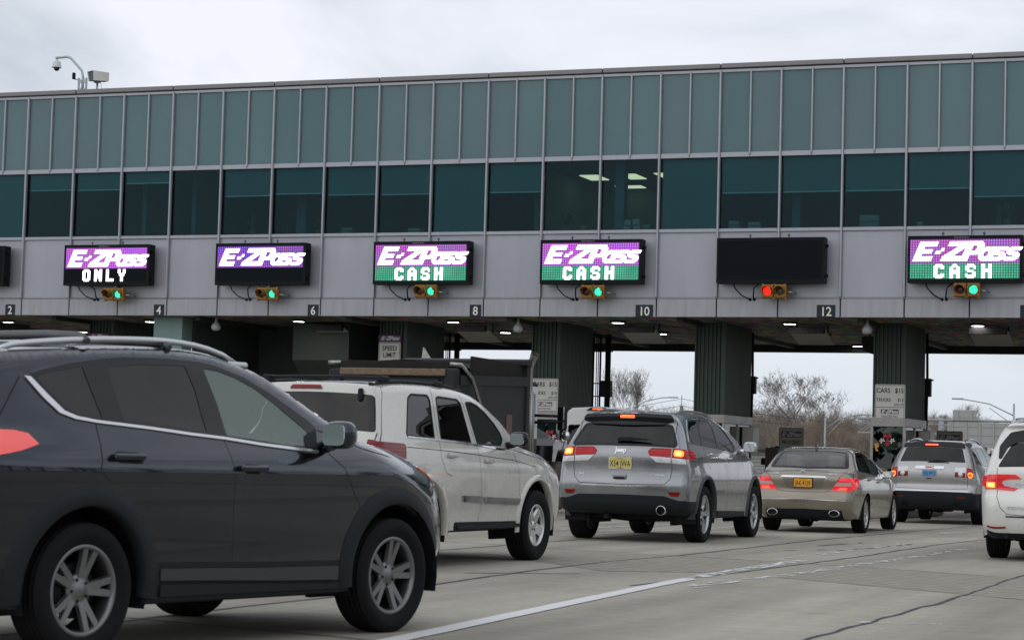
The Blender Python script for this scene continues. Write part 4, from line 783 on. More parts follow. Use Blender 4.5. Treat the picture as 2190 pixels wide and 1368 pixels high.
GLOSS=mat('gloss_black',(.005,.007,.010),.12,spec=.35)
RUB=mat('tyre_rubber',(.010,.010,.011),.8,var=.25,vs=14,bump=.1,bs=120,spec=.15)
CHR=mat('chrome',(.62,.63,.65),.14,1.,var=.05)
DARKM=mat('dark_metal',(.016,.016,.018),.6,.3,var=.3,vs=9,spec=.2)
GAP=mat('panel_gap',(.004,.004,.005),.8)
LEATH=mat('dark_cabin',(.012,.012,.013),.8,var=.1,spec=.2)
def lens(name,c,es):
    m=mat(name,c,.22,coat=.3,spec=.3); t=m.node_tree; b=t.nodes['Principled BSDF']; tc=N(t,'ShaderNodeTexCoord'); w=N(t,'ShaderNodeTexWave',wave_type='BANDS',bands_direction='Z',i={'Scale':9.,'Distortion':.3}); t.links.new(tc.outputs['Object'],w.inputs[0]); w2=N(t,'ShaderNodeTexNoise',i={'Scale':14.,'Detail':3.}); t.links.new(tc.outputs['Object'],w2.inputs[0])
    a=N(t,'ShaderNodeMath',operation='MULTIPLY'); t.links.new(w.outputs['Fac'],a.inputs[0]); t.links.new(w2.outputs[0],a.inputs[1]); r=N(t,'ShaderNodeMapRange',i={1:.05,2:.5,3:.45,4:1.25}); t.links.new(a.outputs[0],r.inputs[0]); s=N(t,'ShaderNodeVectorMath',operation='SCALE'); s.inputs[0].default_value=c; t.links.new(r.outputs[0],s.inputs['Scale']); t.links.new(s.outputs[0],b.inputs['Base Color'])
    if es:
        b.inputs['Emission Color'].default_value=(1,.01,.02,1); q=N(t,'ShaderNodeMath',operation='MULTIPLY'); q.inputs[1].default_value=es; t.links.new(r.outputs[0],q.inputs[0]); t.links.new(q.outputs[0],b.inputs['Emission Strength'])
    return m
REDLENS=lens('red_lens',(.30,.003,.006),.12) if 1 else mat('red_lens',(.30,.003,.006),.25,emit=(1,.01,.02),es=.10,coat=.25,spec=.3,var=.12,vs=40)
DRED=lens('dark_red_lens',(.22,.004,.006),.0)
CLR=mat('clear_lens',(.66,.66,.67),.18,.15,coat=1.,var=.2,vs=30)
LIT=mat('lit_red',(.5,.01,.01),.2,emit=(1,.035,.02),es=.75,coat=.5)
HOT=mat('lit_hot',(.8,.2,.02),.2,emit=(1,.28,.04),es=2.6)
AMB=mat('amber_lens',(.8,.16,.03),.2,coat=.6)
PLASTW=mat('plate_white',(.62,.62,.60),.4,var=.05)
def rim_mat(n,c=(.42,.42,.43),r=.3): return mat(n,c,r,.85,var=.06,vs=20)
def make_wheel(R,w,rr,style,rm,nut=5):
    """one wheel around the origin, outer face towards -y: mesh 'wheel' (hub and disc) > tyre, rim"""
    hw=w/2
    b=MB(); b.lathe([(.001,-hw*.2),(.14,-hw*.2),(.15,-hw*.1),(rr*.62,-hw*.1),(rr*.62,hw*.05),(.001,hw*.05)],28)
    whl=b.build('wheel',DARKM)
    b=MB()
    pr=[(rr-.012,-hw*.72),(rr+.012,-hw*.86),(rr+.03,-hw*.93),((R+rr)/2,-hw*1.02),(R-.035,-hw*.99),(R-.012,-hw*.90),(R-.003,-hw*.78)]
    g=[]; n=5
    for k in range(n):
        a=-hw*.62+k*(hw*1.24)/(n-1); g+=[(R,a-.018),(R,a-.006),(R-.007,a-.004),(R-.007,a+.004),(R,a+.006)]
    pr+=g+[(p[0],-p[1]) for p in pr[::-1]]
    b.lathe(pr,56); 
    b.build('tyre',RUB,whl)
    b=MB(); b.lathe([(rr+.004,-hw*.80),(rr-.008,-hw*.84),(rr-.018,-hw*.80),(rr-.024,-hw*.55),(rr-.03,hw*.8),(rr-.012,hw*.8),(rr-.002,-hw*.7)],44)
    def spoke(a,r0,r1,w0,w1,y0=-hw*.52,y1=-hw*.74,th=.022,mid=None):
        pts=[(r0,w0),(r1,w1)] if mid is None else [(r0,w0),mid,(r1,w1)]
        ys=[y0+(y1-y0)*(p[0]-r0)/(r1-r0) for p in pts]; L=[]
        for s_ in (1,-1):
            for (r_,w_),y in zip(pts,ys):
                for d in (0,th): L.append((r_,s_*w_/2*(1 if d==0 else 1.35),y+d))
        k=len(pts); ca,sa=math.cos(a),math.sin(a)
        V=[b.b.verts.new((x*ca-z*sa,y,x*sa+z*ca)) for x,z,y in L]
        f=lambda s_,i,d:V[s_*2*k+i*2+d]
        for i in range(k-1):
            b.b.faces.new([f(0,i,0),f(0,i+1,0),f(1,i+1,0),f(1,i,0)]); b.b.faces.new([f(0,i,1),f(0,i,0),f(1,i,0),f(1,i,1)][:0] or [f(0,i,0),f(0,i,1),f(0,i+1,1),f(0,i+1,0)]); b.b.faces.new([f(1,i,0),f(1,i+1,0),f(1,i+1,1),f(1,i,1)])
    re=rr-.012
    if style=='star5':
        for k in range(5): spoke(PI/2+k*2*PI/5,.04,re,.105,.085,mid=(rr*.55,.085))
    elif style=='fork5':
        for k in range(5):
            a=PI/2+k*2*PI/5
            for s_ in (-1,1): spoke(a+s_*.17,.05,re,.040,.034,mid=(rr*.5,.036)); 
            spoke(a,rr*.2,rr*.62,.05,.03,y0=-hw*.5,y1=-hw*.6)
    elif style=='split5':
        for k in range(5):
            a=PI/2+k*2*PI/5; spoke(a,.03,rr*.45,.07,.045)
            for s_ in (-1,1): spoke(a+s_*.13,rr*.3,re,.028,.026,y0=-hw*.6)
    elif style=='ten':
        for k in range(10): spoke(PI/2+k*2*PI/10,.05,re,.05,.035)
    else:
        for k in range(6): spoke(PI/2+k*2*PI/6,.05,re,.07,.06)
    b.lathe([(.001,-hw*.60),(.034,-hw*.60),(.04,-hw*.56),(.06,-hw*.54),(.085,-hw*.50),(.09,-hw*.3),(.001,-hw*.3)],24)
    for k in range(nut):
        a=PI/2+(k+.5)*2*PI/nut; b.lathe([(.0005,-hw*.57),(.009,-hw*.57),(.011,-hw*.50)],8,c=(.057*math.cos(a),0,.057*math.sin(a)),mi=1)
    b.build('rim',[rm,DARKM],whl); return whl
def seat_parts(parent,m,xs,ys,zb=.62,h=.62):
    for x in xs:
        for y in ys:
            b=MB(); rt=Matrix.Translation((x,y,zb))@Matrix.Rotation(-.22,4,'Y')
            b.box(-.06,.06,-.24,.24,0,h,.05,rot=rt,seg=2); b.box(0,.48,-.25,.25,-.12,.04,.04,rot=Matrix.Translation((x,y,zb)),seg=2)
            for yy in (-.06,.06): b.tube([rt@Vector((0,yy,h-.01)),rt@Vector((0,yy,h+.08))],.007,6)
            b.box(-.045,.045,-.13,.13,h+.05,h+.24,.04,rot=rt,seg=2); b.build('seat',m,parent)
def chx(B,x,W,y=None):
    """chart x of a point whose real position along the car is x on the flank"""
    c=x
    for _ in range(20): c=x-float(B.B(np.array([c]))[0])*(W*.97)**2
    return c
def build_body(sp,parent,pm,shell_holes=(),side_holes=(),side_gaps=(),shell_gaps=(),gapw=.008,zs=.30,arch=1.17,archf=None,grid=.042,extra=None,clad=None):
    """one continuous body mesh: two flanks and the shell over the silhouette, openings for the glass, dark shut lines. Materials: paint, gap, black plastic"""
    B=sp['B']; wb,R=sp['WB'],sp['R']; Ra=R*arch; ex,ez,ey=B.edge(B.t); L0=list(zip(ex,ez)); P=[];T=[];Nn=[];MI=[]
    def arc(cx):
        cx=chx(B,cx,sp['W']); a0=math.asin(max(-1,min(1,(zs-R)/Ra))); return [(cx+Ra*math.cos(a),R+Ra*math.sin(a)) for a in np.linspace(a0,PI-a0,26)]
    zf=L0[-1][1]; zr=L0[0][1]
    dom_poly=L0+arc(wb)+arc(0)
    sg_poly=[strip(densify(g,.05,False),gapw) for g in side_gaps]; sh_poly=[strip(densify(g,.05,False),gapw) for g in shell_gaps]
    holes=[densify(h,.04) for h in side_holes]
    loops=[densify(dom_poly,.05)]+holes+sg_poly
    if clad: loops+=[densify(q,.05) for q in clad['side']]
    def dom(x,y):
        k=inside(dom_poly,x,y)
        for h in holes: k&=~inside(h,x,y)
        return k
    vs,tr,c=cdt(loops,dom,grid)
    mi=np.zeros(len(tr),int)
    for q in (clad['side'] if clad else ()): mi[inside(q,c[:,0],c[:,1])]=2
    for g in sg_poly: mi[inside(g,c[:,0],c[:,1])]=1
    for sg in (-1,1):
        p=B.P_side(vs[:,0],vs[:,1],0,sg); n=B.N_side(vs[:,0],vs[:,1],sg); a=p[tr]; f=np.cross(a[:,1]-a[:,0],a[:,2]-a[:,0]); t=tr if (f*n[tr[:,0]]).sum()>0 else tr[:,::-1]
        T.append(t+sum(len(q) for q in P)); P.append(p); Nn.append(n); MI.append(mi)
    dp=[(t,y) for t,y in zip(B.t,ey)]+[(t,-y) for t,y in zip(B.t[::-1],ey[::-1])]
    holes2=[densify(h,.04) for h in shell_holes]; loops=[densify(dp,.05)]+holes2+sh_poly
    if clad: loops+=[densify(q,.06) for q in clad['shell']]
    def dom2(x,y):
        k=inside(dp,x,y)
        for h in holes2: k&=~inside(h,x,y)
        return k
    vs,tr,c=cdt(loops,dom2,grid); mi=np.zeros(len(tr),int)
    for q in (clad['shell'] if clad else ()): mi[inside(q,c[:,0],c[:,1])]=2
    for g in sh_poly: mi[inside(g,c[:,0],c[:,1])]=1
    p=B.P_shell(vs[:,0],vs[:,1]); n=B.N_shell(vs[:,0],vs[:,1]); a=p[tr]; f=np.cross(a[:,1]-a[:,0],a[:,2]-a[:,0]); t=tr if (f*n[tr[:,0]]).sum()>0 else tr[:,::-1]
    T.append(t+sum(len(q) for q in P)); P.append(p); Nn.append(n); MI.append(mi)
    me=np_mesh('body',np.vstack(P),np.vstack(T),None,np.concatenate(MI)); bm=bmesh.new(); bm.from_mesh(me); bmesh.ops.remove_doubles(bm,verts=bm.verts[:],dist=.0008); bmesh.ops.dissolve_degenerate(bm,edges=bm.edges[:],dist=.0008); bm.to_mesh(me); bm.free(); me.polygons.foreach_set('use_smooth',[True]*len(me.polygons)); me.update()
    from mathutils.kdtree import KDTree
    A=np.vstack(P); NN=np.vstack(Nn); kd=KDTree(len(A))
    for i,p in enumerate(A): kd.insert(p,i)
    kd.balance(); me.normals_split_custom_set_from_vertices([tuple(map(float,NN[kd.find(v.co)[1]])) for v in me.vertices])
    return link('body',me,[pm,GAP,BLK],parent)
def underbody(sp,parent,zs=.30,arch=1.17):
    B=sp['B']; wb,R=sp['WB'],sp['R']; Ra=R*arch; b=MB(); xr,xf=sp['L']; W=sp['W']
    b.box(-.45,xf-.40,-.60,.60,zs-.04,.62,.02)
    b.box(Ra+.03,wb-Ra-.03,-W*.93,W*.93,zs-.015,.62,.02)
    for cx in (0,wb):      # wheel housings
        for s in (-1,1):
            pts=[(cx+(Ra+.012)*math.cos(a),R+(Ra+.012)*math.sin(a)) for a in np.linspace(-.25,PI+.25,18)]
            yo,yi=s*W*.975,s*(sp['track']-sp['tw']/2-.06)
            for p,q in zip(pts,pts[1:]): b.quad((p[0],yo,p[1]),(q[0],yo,q[1]),(q[0],yi,q[1]),(p[0],yi,p[1]))
    for cx in (0,wb):
        for s in (-1,1):
            yi=s*(sp['track']-sp['tw']/2-.065); b.prism([(cx+(Ra+.02)*math.cos(a),R+(Ra+.02)*math.sin(a)) for a in np.linspace(-.3,PI+.3,18)],yi-s*.01,yi-s*.05)
    zr_=float(B.s[0,1])+.03; b.box(xr+.30,-Ra-.05,-W*.78,W*.78,zr_,.62,.02); b.box(wb+Ra+.05,xf-.30,-W*.74,W*.74,zs,.55,.02)
    b.tube([(-.35,-.5,R-.02),(-.35,.5,R-.02)],.05,10); b.lathe([(.001,-.10),(.10,-.09),(.13,0),(.10,.09),(.001,.10)],14,axis='x',c=(0,0,R-.02)); b.tube([(0,-.7,R),(0,.7,R)],.045,10)
    for s in (-1,1): b.tube([(-.05,s*.45,.32),(.6,s*.40,.30)],.03,8); b.tube([(0,s*.52,.36),(0,s*.52,.62)],.028,8)
    b.tube([(-.80,.25,.34),(-.4,.25,.32),(.4,.15,.27),(2.2,.1,.25)],.035,8)
    return b.build('underbody',DARKM,parent)
def arch_trim(sp,parent,m,cx,s,wd=.05,off=.02,arch=1.17,a0=-.12,a1=PI+.12,name='wheel_arch_trim'):
    """moulding around a wheel opening: follows the flank and stands off it"""
    B=sp['B']; R=sp['R']; Ra=R*arch; n=34; P=[];F=[]; cx=chx(B,cx,sp['W'])
    for a in np.linspace(a0,a1,n):
        ca,sa=math.cos(a),math.sin(a)
        ring=[(Ra-.004,-.05),(Ra-.004,off),(Ra+.012,off+.006),(Ra+wd-.01,off*.8),(Ra+wd,-.004)]
        for r_,o in ring:
            x=np.array([cx+r_*ca]); z=np.array([R+r_*sa]); p=B.P_side(x,z,0,s)[0]; P.append((p[0],p[1]+s*o,p[2]))
    k=5
    for i in range(n-1):
        for j in range(k-1): F.append((i*k+j,i*k+j+1,(i+1)*k+j+1,(i+1)*k+j))
    me=bpy.data.meshes.new(name); me.from_pydata(P,[],F); bm=bmesh.new(); bm.from_mesh(me); bmesh.ops.recalc_face_normals(bm,faces=bm.faces[:])
    bm.normal_update()
    if sum(f.normal.y*s for f in bm.faces)<0: bmesh.ops.reverse_faces(bm,faces=bm.faces[:])
    bm.to_mesh(me); bm.free(); return link(name,me,m,parent,True)
def handle(B,parent,m,x,z,s,l=.17,h=.035,out=.035):
    p=B.P_side(np.array([x]),np.array([z]),0,s)[0]; b=MB()
    b.box(p[0]-l/2,p[0]+l/2,p[1]-.004 if s>0 else p[1]-out,p[1]+out if s>0 else p[1]+.004,p[2]-h/2,p[2]+h/2,.012,seg=2)
    return b.build('door_handle',m,parent)
def mirror(parent,m,x,y,z,s,w=.19,h=.15,arm=.12,gm=None):
    b=MB(); 
    bb=bmesh.new(); bmesh.ops.create_cube(bb,size=1.); bmesh.ops.subdivide_edges(bb,edges=bb.edges[:],cuts=4,use_grid_fill=True)
    for v in bb.verts:
        c=v.co*2; r=(abs(c.y)**3.2+abs(c.z)**3.2+max(0,c.x)**2.2+max(0,-c.x)**8)**(1/3.2); k=1/max(r,1e-3) if r>1 else 1
        q=Vector((c.x,c.y,c.z))*(max(abs(c.x),abs(c.y),abs(c.z))/max(1e-6,(abs(c.x)**3.5+abs(c.y)**3.5+abs(c.z)**3.5)**(1/3.5)))
        if q.x>0: q.y*=1-.25*q.x; q.z*=1-.3*q.x
        v.co=Vector((x+.04+q.x*.075,y+q.y*w/2,z+q.z*h/2))
    for f in bb.faces: f.smooth=True
    b.add(bb); b.tube([(x+.05,y-s*w*.3,z-h*.32),(x+.09,y-s*(w/2+arm),z-h*.52)],[.035,.045],8)
    o=b.build('side_mirror',m,parent)
    g=MB(); xx=x-.0375; y0,y1,z0,z1=y-w*.40,y+w*.40,z-h*.38,z+h*.38; pl=rnd([(y0,z0),(y1,z0),(y1,z1),(y0,z1)],.04)
    g.prism(pl,xx,xx-.004,'x'); g.build('mirror_glass',mat('mirror_glass',(.75,.8,.82),.02,1.),o)
    return o
def rail(B,parent,m,x0,x1,s,dy=.07,h=.055,r=.018,fl=.0):
    ts=[];xs=np.linspace(x0,x1,16); pts=[]
    tt=np.linspace(B.t[0],B.t[-1],600); X=np.interp(tt,B.t,B.s[:,0]); Z=np.interp(tt,B.t,B.s[:,1]); k=Z>B.s[:,1].max()-.45
    top=(tt[k],X[k])
    for x in xs: ts.append(float(np.interp(x,top[1],top[0])))
    ts=np.array(ts); ey=B.edge(ts)[2]-dy; p=B.P_shell(ts,ey*s); b=MB()
    e=np.sin(np.linspace(0,PI,16))**.35; P=[(q[0],q[1],q[2]+h*k+.004) for q,k in zip(p,e)]
    b.tube(P,[r*.8]+[r]*14+[r*.8],8)
    for i in (0,15):
        q=P[i]; b.box(q[0]-.09,q[0]+.09,q[1]-.022,q[1]+.022,p[i][2]-.02,q[2]+.012,.012)
    return b.build('roof_rail',m,parent),P
def on_rear(B,me,y0,z0,off=.006):
    """wrap a flat mesh (x right, y up, seen from behind) onto the tail of the body at (y0,z0)"""
    def fn(c):
        y=y0-c[:,0]; z=z0+c[:,1]; t=B.tz(z); return B.P_shell(t,y,off+c[:,2])
    return bake_mesh(me,fn)
def rear_text(B,name,txt,size,m,parent,y0,z0,off=.006,sx=1.,bold=0.,shear=0.,align='CENTER',solid=True,space=1.):
    me=text_mesh(txt,size,bold,shear,sx,align,space); return link(name,on_rear(B,me,y0,z0,off),m,parent)
def mkB(sp):
    B=Body(sp['sil'],sp['W'],sp['tum'],sp['plan'],R_suv(sp['L'][0],sp['L'][1],sp['rr'],sp['rt'],sp['rf']),sp['bow_r'],sp['bow_f'],sp['crown'],sp.get('extra'))
    zt=int(np.argmax(B.s[:,1]>B.s[:,1].max()-.06)); zz=np.maximum.accumulate(B.s[:zt,1]+np.arange(zt)*1e-6); B.tz=lambda z:np.interp(z,zz,B.t[:zt]); 
    tt=B.t; X=B.s[:,0]; i0=int(np.argmax(B.s[:,1])); B.tx=lambda x:np.interp(x,X[i0:int(np.argmax(X))],tt[i0:int(np.argmax(X))])
    B.yz=lambda poly:[(float(B.tz(z)),y) for y,z in poly]; sp['B']=B; return B
def clampY(B,poly,m=.0,pair=True):
    out=[]
    for t,y in densify(poly,.02):
        e=float(B.edge(np.array([t]))[2][0])-m; out.append((t,max(-e,min(e,y))))
    return out
def clampX(B,poly,m=0.):
    ex,ez,_=B.edge(B.t[:len(B.t)//2]); k=int(np.argmax(ez>ez.max()-.03)); out=[]
    zz=np.maximum.accumulate(ez[:k]+np.arange(k)*1e-6)
    for x,z in densify(poly,.02): out.append((max(x,float(np.interp(z,zz,ex[:k]))+m),z))
    return out
def mir(p): return [(a,-b) for a,b in p]
def plate(parent,B,y0,z0,w,h,bgm,fgm,txt,frame=None,sub=None,subm=None,top=None,tilt=0.,size=.07,sx=.62):
    """licence plate: a flat panel standing off the tail"""
    p=B.P_shell(B.tz(np.array([z0])),np.array([y0]))[0]; x=p[0]-.012; b=MB(); pl=rnd([(y0-w/2,p[2]-h/2),(y0+w/2,p[2]-h/2),(y0+w/2,p[2]+h/2),(y0-w/2,p[2]+h/2)],.012)
    b.prism(pl,x-.006,x+.02,'x'); o=b.build('licence_plate',frame or bgm,parent)
    b=MB(); m_=.010 if frame else .002; pl=rnd([(y0-w/2+m_,p[2]-h/2+m_),(y0+w/2-m_,p[2]-h/2+m_),(y0+w/2-m_,p[2]+h/2-m_),(y0-w/2+m_,p[2]+h/2-m_)],.01); b.prism(pl,x-.009,x-.002,'x'); b.build('plate_face',bgm,o)
    text_on('plate_lettering',txt,size,fgm,o,(x-.0105,y0,p[2]-.004),off=.004,sx=sx*1.05,rot='back')
    if top: text_on('plate_lettering',top,.017,subm or fgm,o,(x-.0105,y0,p[2]+h/2-.024),off=.006,sx=.8,rot='back')
    if sub: text_on('plate_lettering',sub,.014,subm or fgm,o,(x-.0105,y0,p[2]-h/2+.018),off=.006,sx=.8,rot='back')
    return o
def glasses(sp,parent,dlo,panes,gm,frame_m,sides=(-1,1),off=-.004,gm2=None):
    B=sp['B']
    for s in sides:
        for i,g in enumerate(panes): piece('side_window',B,'side',g,(gm2 or {}).get(i,gm),parent,off=off,thick=0,sg=s)
        if dlo: piece('window_frame',B,'side',dlo,frame_m,parent,off=-.001,thick=.02,sg=s,holes=panes)
def car_root(sp,name,label,cat,group='vehicles queuing for the toll booths'):
    x,y,a=sp['pose']; o=thing(name,(x,y,gz(y)),label,cat,group,rz=PI/2-a); return o
def put_wheels(sp,parent,style,rr,rm,nut=5):
    w=make_wheel(sp['R'],sp['tw'],rr,style,rm,nut); first=True
    for cx in (0,sp['WB']):
        for s in (-1,1):
            o=w if first else copy_tree(w); first=False; o.parent=parent; o.location=(cx,s*sp['track'],sp['R']); o.rotation_euler=(0,random.uniform(0,1.2) if s>0 or cx else .25,PI if s>0 else 0)
def windshield(B,tl,tr_,my=.05,n=14):
    """outline of the windscreen in shell coordinates between silhouette parameters tl<tr_"""
    ts=np.linspace(tl,tr_,n); e=B.edge(ts)[2]-my; return rnd([(t,y) for t,y in zip(ts,e)]+[(t,-y) for t,y in zip(ts[::-1],e[::-1])],.0)
def box2(x0,x1,y0,y1,r=.01): return rnd([(x0,y0),(x1,y0),(x1,y1),(x0,y1)],r)
def common(sp,parent,pm,side_panes,dlo,rear_poly,**k):
    """body, underbody, windscreen"""
    B=sp['B']; wt=B.tx(sp['ws'][1]),B.tx(sp['ws'][0]); ws=windshield(B,min(wt),max(wt),.06); rg=[(t,y) for t,y in B.yz(rear_poly)] if rear_poly else None
    holes=[dlo] if dlo else list(side_panes)
    b=build_body(sp,parent,pm,[h for h in (ws,rg) if h],holes,arch=sp['arch'],zs=sp.get('zs',.30),**k)
    underbody(sp,parent,sp.get('zs',.30),sp['arch'])
    piece('windscreen',B,'shell',ws,glass('screen_glass',(.82,.95,.90),.78),parent,off=-.003,thick=0)
    return b,rg
def front_end(sp,parent,lampm,z0,z1,hz0,hz1):
    """grille, lower intake and headlamps on the nose"""
    B=sp['B']; i0=int(np.argmax(B.s[:,0])); zs_=B.s[:,1]
    k=np.arange(int(np.argmin(abs(B.s[:,0]-(B.s[:,0].max()-.55))+(np.arange(len(B.t))<len(B.t)*.6)*9)),len(B.t)); zz=zs_[k]; tf=lambda z:float(np.interp(-z,-zz,B.t[k]))
    W=sp['W']; piece('grille',B,'shell',rnd([(tf(z1),-.42),(tf(z1),.42),(tf(z0),.36),(tf(z0),-.36)],.02),BLK,parent,off=.006,thick=.02)
    for s in (-1,1):
        pl=clampY(B,[(tf(hz1),s*W*.52),(tf(hz1),s*W*1.2),(tf(hz0),s*W*1.2),(tf(hz0),s*W*.58)],.004); piece('headlamp',B,'shell',pl,lampm,parent,off=.005,thick=.015)
F_=math.inf
def lamp_pair(B,parent,name,poly_yz,m,off=.006,thick=.02,both=True,clamp=True,side=None,grid=.05,label=None):
    """tail-lamp piece given for the right side as (y,z); wraps onto the flank with side=[(x,z)..]"""
    for s in ((1,-1) if both else (1,)):
        p=[(t,y*s) for t,y in B.yz(poly_yz)]
        if clamp: p=clampY(B,p,.002)
        o=piece(name,B,'shell',p,m,parent,off=off,thick=thick,grid=grid)
        if side: piece(name,B,'side',clampX(B,side,.002),m,o,off=off,thick=thick,sg=-s if s>0 else 1,grid=grid)
    return o
def scale_poly(p,k):
    c=np.mean(np.array(p),0); return [tuple(c+(np.array(q)-c)*k) for q in p]
# ------------------------------------------------ dark grey crossover, nearest
def build_dark():
    sp=CARS['dark']; B=mkB(sp); sp.update(ws=(2.58,1.34),arch=1.255,zs=.27)
    root=car_root(sp,'parked_car' if 0 else 'crossover_car','charcoal grey crossover with silver roof rails passing closest to the camera','car','vehicles queuing for the toll booths')
    pm=paint('charcoal_paint',(.020,.026,.038),.9,.20)
    dlo=[(-.385,1.478),(-.286,1.506),(-.08,1.548),(.146,1.581),(.375,1.603),(.7,1.613),(1.03,1.608),(1.198,1.592),(1.474,1.541),(1.749,1.453),(1.931,1.382),(2.113,1.304),(2.17,1.268),(2.155,1.148),(1.944,1.160),(1.513,1.180),(1.102,1.205),(.722,1.223),(.357,1.249),(.006,1.270),(-.125,1.286),(-.2,1.31),(-.275,1.384),(-.34,1.447)]
    pan=[rnd([(-.325,1.470),(-.191,1.505),(.03,1.538),(.06,1.278),(-.05,1.285),(-.135,1.302),(-.19,1.327),(-.252,1.39)],.01),
         rnd([(.223,1.548),(.513,1.573),(.885,1.582),(.92,1.45),(.91,1.222),(.73,1.236),(.217,1.268)],.02),
         rnd([(1.063,1.573),(1.206,1.566),(1.387,1.533),(1.59,1.476),(1.766,1.403),(1.919,1.33),(2.073,1.253),(2.125,1.205),(2.115,1.167),(1.842,1.170),(1.449,1.194),(1.125,1.212),(1.115,1.375)],.012)]
    rear=rnd([(.60,1.50),(-.60,1.50),(-.68,1.22),(0,1.17),(.68,1.22)],.04)
    gaps=[[(0,1.265),(-.085,1.0),(-.02,.93)],[(1.06,1.200),(1.113,.922),(1.168,.30)],[(2.25,1.13),(2.391,1.038),(2.5,.85),(2.554,.785),(2.555,.41)],[(2.18,1.26),(2.6,1.16),(3.3,1.05)],[(-.44,1.47),(-.74,1.18)]]
    tt=B.tz
    common(sp,root,pm,pan,dlo,rear,side_gaps=gaps,shell_gaps=[[(float(tt(z)),y) for y,z in ((.70,1.2),(.68,.8),(.5,.72),(0,.7),(-.5,.72),(-.68,.8),(-.70,1.2))]],
        clad=dict(side=[[(-1.6,.46),(0,.49),(1.49,.467),(2.5,.458),(3.4,.42),(4.2,.42),(4.2,0),(-1.6,0)]],shell=[[(-.1,-1.2),(-.1,1.2),(float(tt(.5)),1.2),(float(tt(.5)),-1.2)]]))
    gt=glass('privacy_glass',(.55,.62,.65),.13); gf=glass('door_glass',(.80,1.,.92),.95,ior=1.6,sky_veil=.26)
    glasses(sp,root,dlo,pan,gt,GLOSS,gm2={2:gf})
    piece('rear_window',B,'shell',[(t,y) for t,y in B.yz(rear)],gt,root,off=-.003,thick=0)
    for s in (-1,1):
        ch=[(-.415,1.470),(-.372,1.468),(-.29,1.380),(-.21,1.304),(-.13,1.279),(.006,1.263),(.357,1.242),(.722,1.216),(1.102,1.198),(1.513,1.173),(1.944,1.153),(2.15,1.142),(2.15,1.128),(1.935,1.139),(1.5,1.159),(1.09,1.184),(.712,1.202),(.35,1.228),(.0,1.249),(-.15,1.264),(-.25,1.292),(-.33,1.365)]
        piece('window_chrome_strip',B,'side',ch,mat('satin_trim',(.66,.67,.68),.25,.9),root,off=.010,thick=.015,sg=s,grid=.05)
        piece('door_molding',B,'side',rnd([(.42,.448),(1.495,.432),(2.36,.426),(2.36,.345),(1.454,.362),(.42,.385)],.01),mat('grey_moulding',(.045,.050,.056),.42,.1,spec=.3),root,off=.016,thick=.02,sg=s)
        piece('sill_trim',B,'side',[(.42,.365),(2.36,.325),(2.36,.295),(.42,.30)],BLK,root,off=.02,thick=.02,sg=s)
        for cx in (0,2.66): arch_trim(sp,root,BLK,cx,s,wd=.115,off=.014,arch=sp['arch'])
        for x,z in ((.144,1.080),(1.335,1.023)):
            p=piece('handle_recess',B,'side',rnd([(x-.10,z-.035),(x+.10,z-.04),(x+.10,z+.025),(x-.10,z+.03)],.03),GAP,root,off=.0015,thick=0,sg=s); handle(B,root,pm,x-.02,z+.002,s,.235,.034,.042)
        hp=[(3.30,1.02),(3.40,.99),(3.5,.93),(3.54,.87),(3.42,.885),(3.33,.95)]
        rail(B,root,mat('silver_rail',(.60,.62,.64),.28,.8),-.50,1.50,s,dy=.05,h=.034,r=.017)
        mirror(root,pm,1.875,s*1.035,1.20,s,.20,.165)
        piece('mirror_patch',B,'side',rnd([(2.04,1.225),(2.165,1.265),(2.15,1.15),(2.03,1.16)],.01),BLK,root,off=.004,thick=.01,sg=s)
    for x in (.22,.86):      # cross bars lying over the rails
        pz=B.P_shell(B.tx(np.array([x])),np.array([0.]))[0][2]; b=MB()
        b.tube([(x,-.62,pz-.02),(x,-.57,pz+.008),(x,-.3,pz+.018),(x,.3,pz+.018),(x,.57,pz+.008),(x,.62,pz-.02)],[.02,.024,.026,.026,.024,.02],8); b.build('cross_bar',mat('bar_grey',(.10,.105,.11),.4,.5),root)
    tl=[(.90,.99),(.90,1.145),(.52,1.165),(.50,1.06)]
    lamp_pair(B,root,'tail_lamp',[(y,z+.03) for y,z in [(1.2,1.08),(1.2,1.17),(.52,1.17),(.50,1.06)]],mat('pink_red_lens',(.50,.06,.06),.16,emit=(1,.12,.10),es=.38,coat=.8),side=[(-1.2,1.05),(-1.2,1.20),(-.60,1.198),(-.515,1.185),(-.475,1.135),(-.60,1.10),(-.80,1.06)],off=.008)
    front_end(sp,root,CLR,.50,.78,.86,.97)
    for s in (-1,1): piece('headlamp',B,'side',rnd([(3.26,1.035),(3.40,1.02),(3.49,.975),(3.53,.925),(3.46,.935),(3.36,.99)],.01),AMB,root,off=.006,thick=.01,sg=s)
    put_wheels(sp,root,'fork5',.235,rim_mat('graphite_rim',(.20,.20,.205),.38))
    seat_parts(root,LEATH,(.15,1.15),(-.36,.36)); b=MB(); b.box(1.9,2.2,-.72,.72,.85,1.06,.05); b.build('dashboard',LEATH,root)
    b=MB(); b.lathe([(.175,-.012),(.19,0),(.175,.012),(.16,0),(.175,-.012)],24,axis='x',c=(0,0,0)); 
    o=b.build('steering_wheel',LEATH,root); o.location=(1.78,.36,1.03); o.rotation_euler=(0,-.4,0)
    plate(root,B,0,.90,.30,.15,PLASTW,GAP,'',size=.06) if 0 else None
    return root
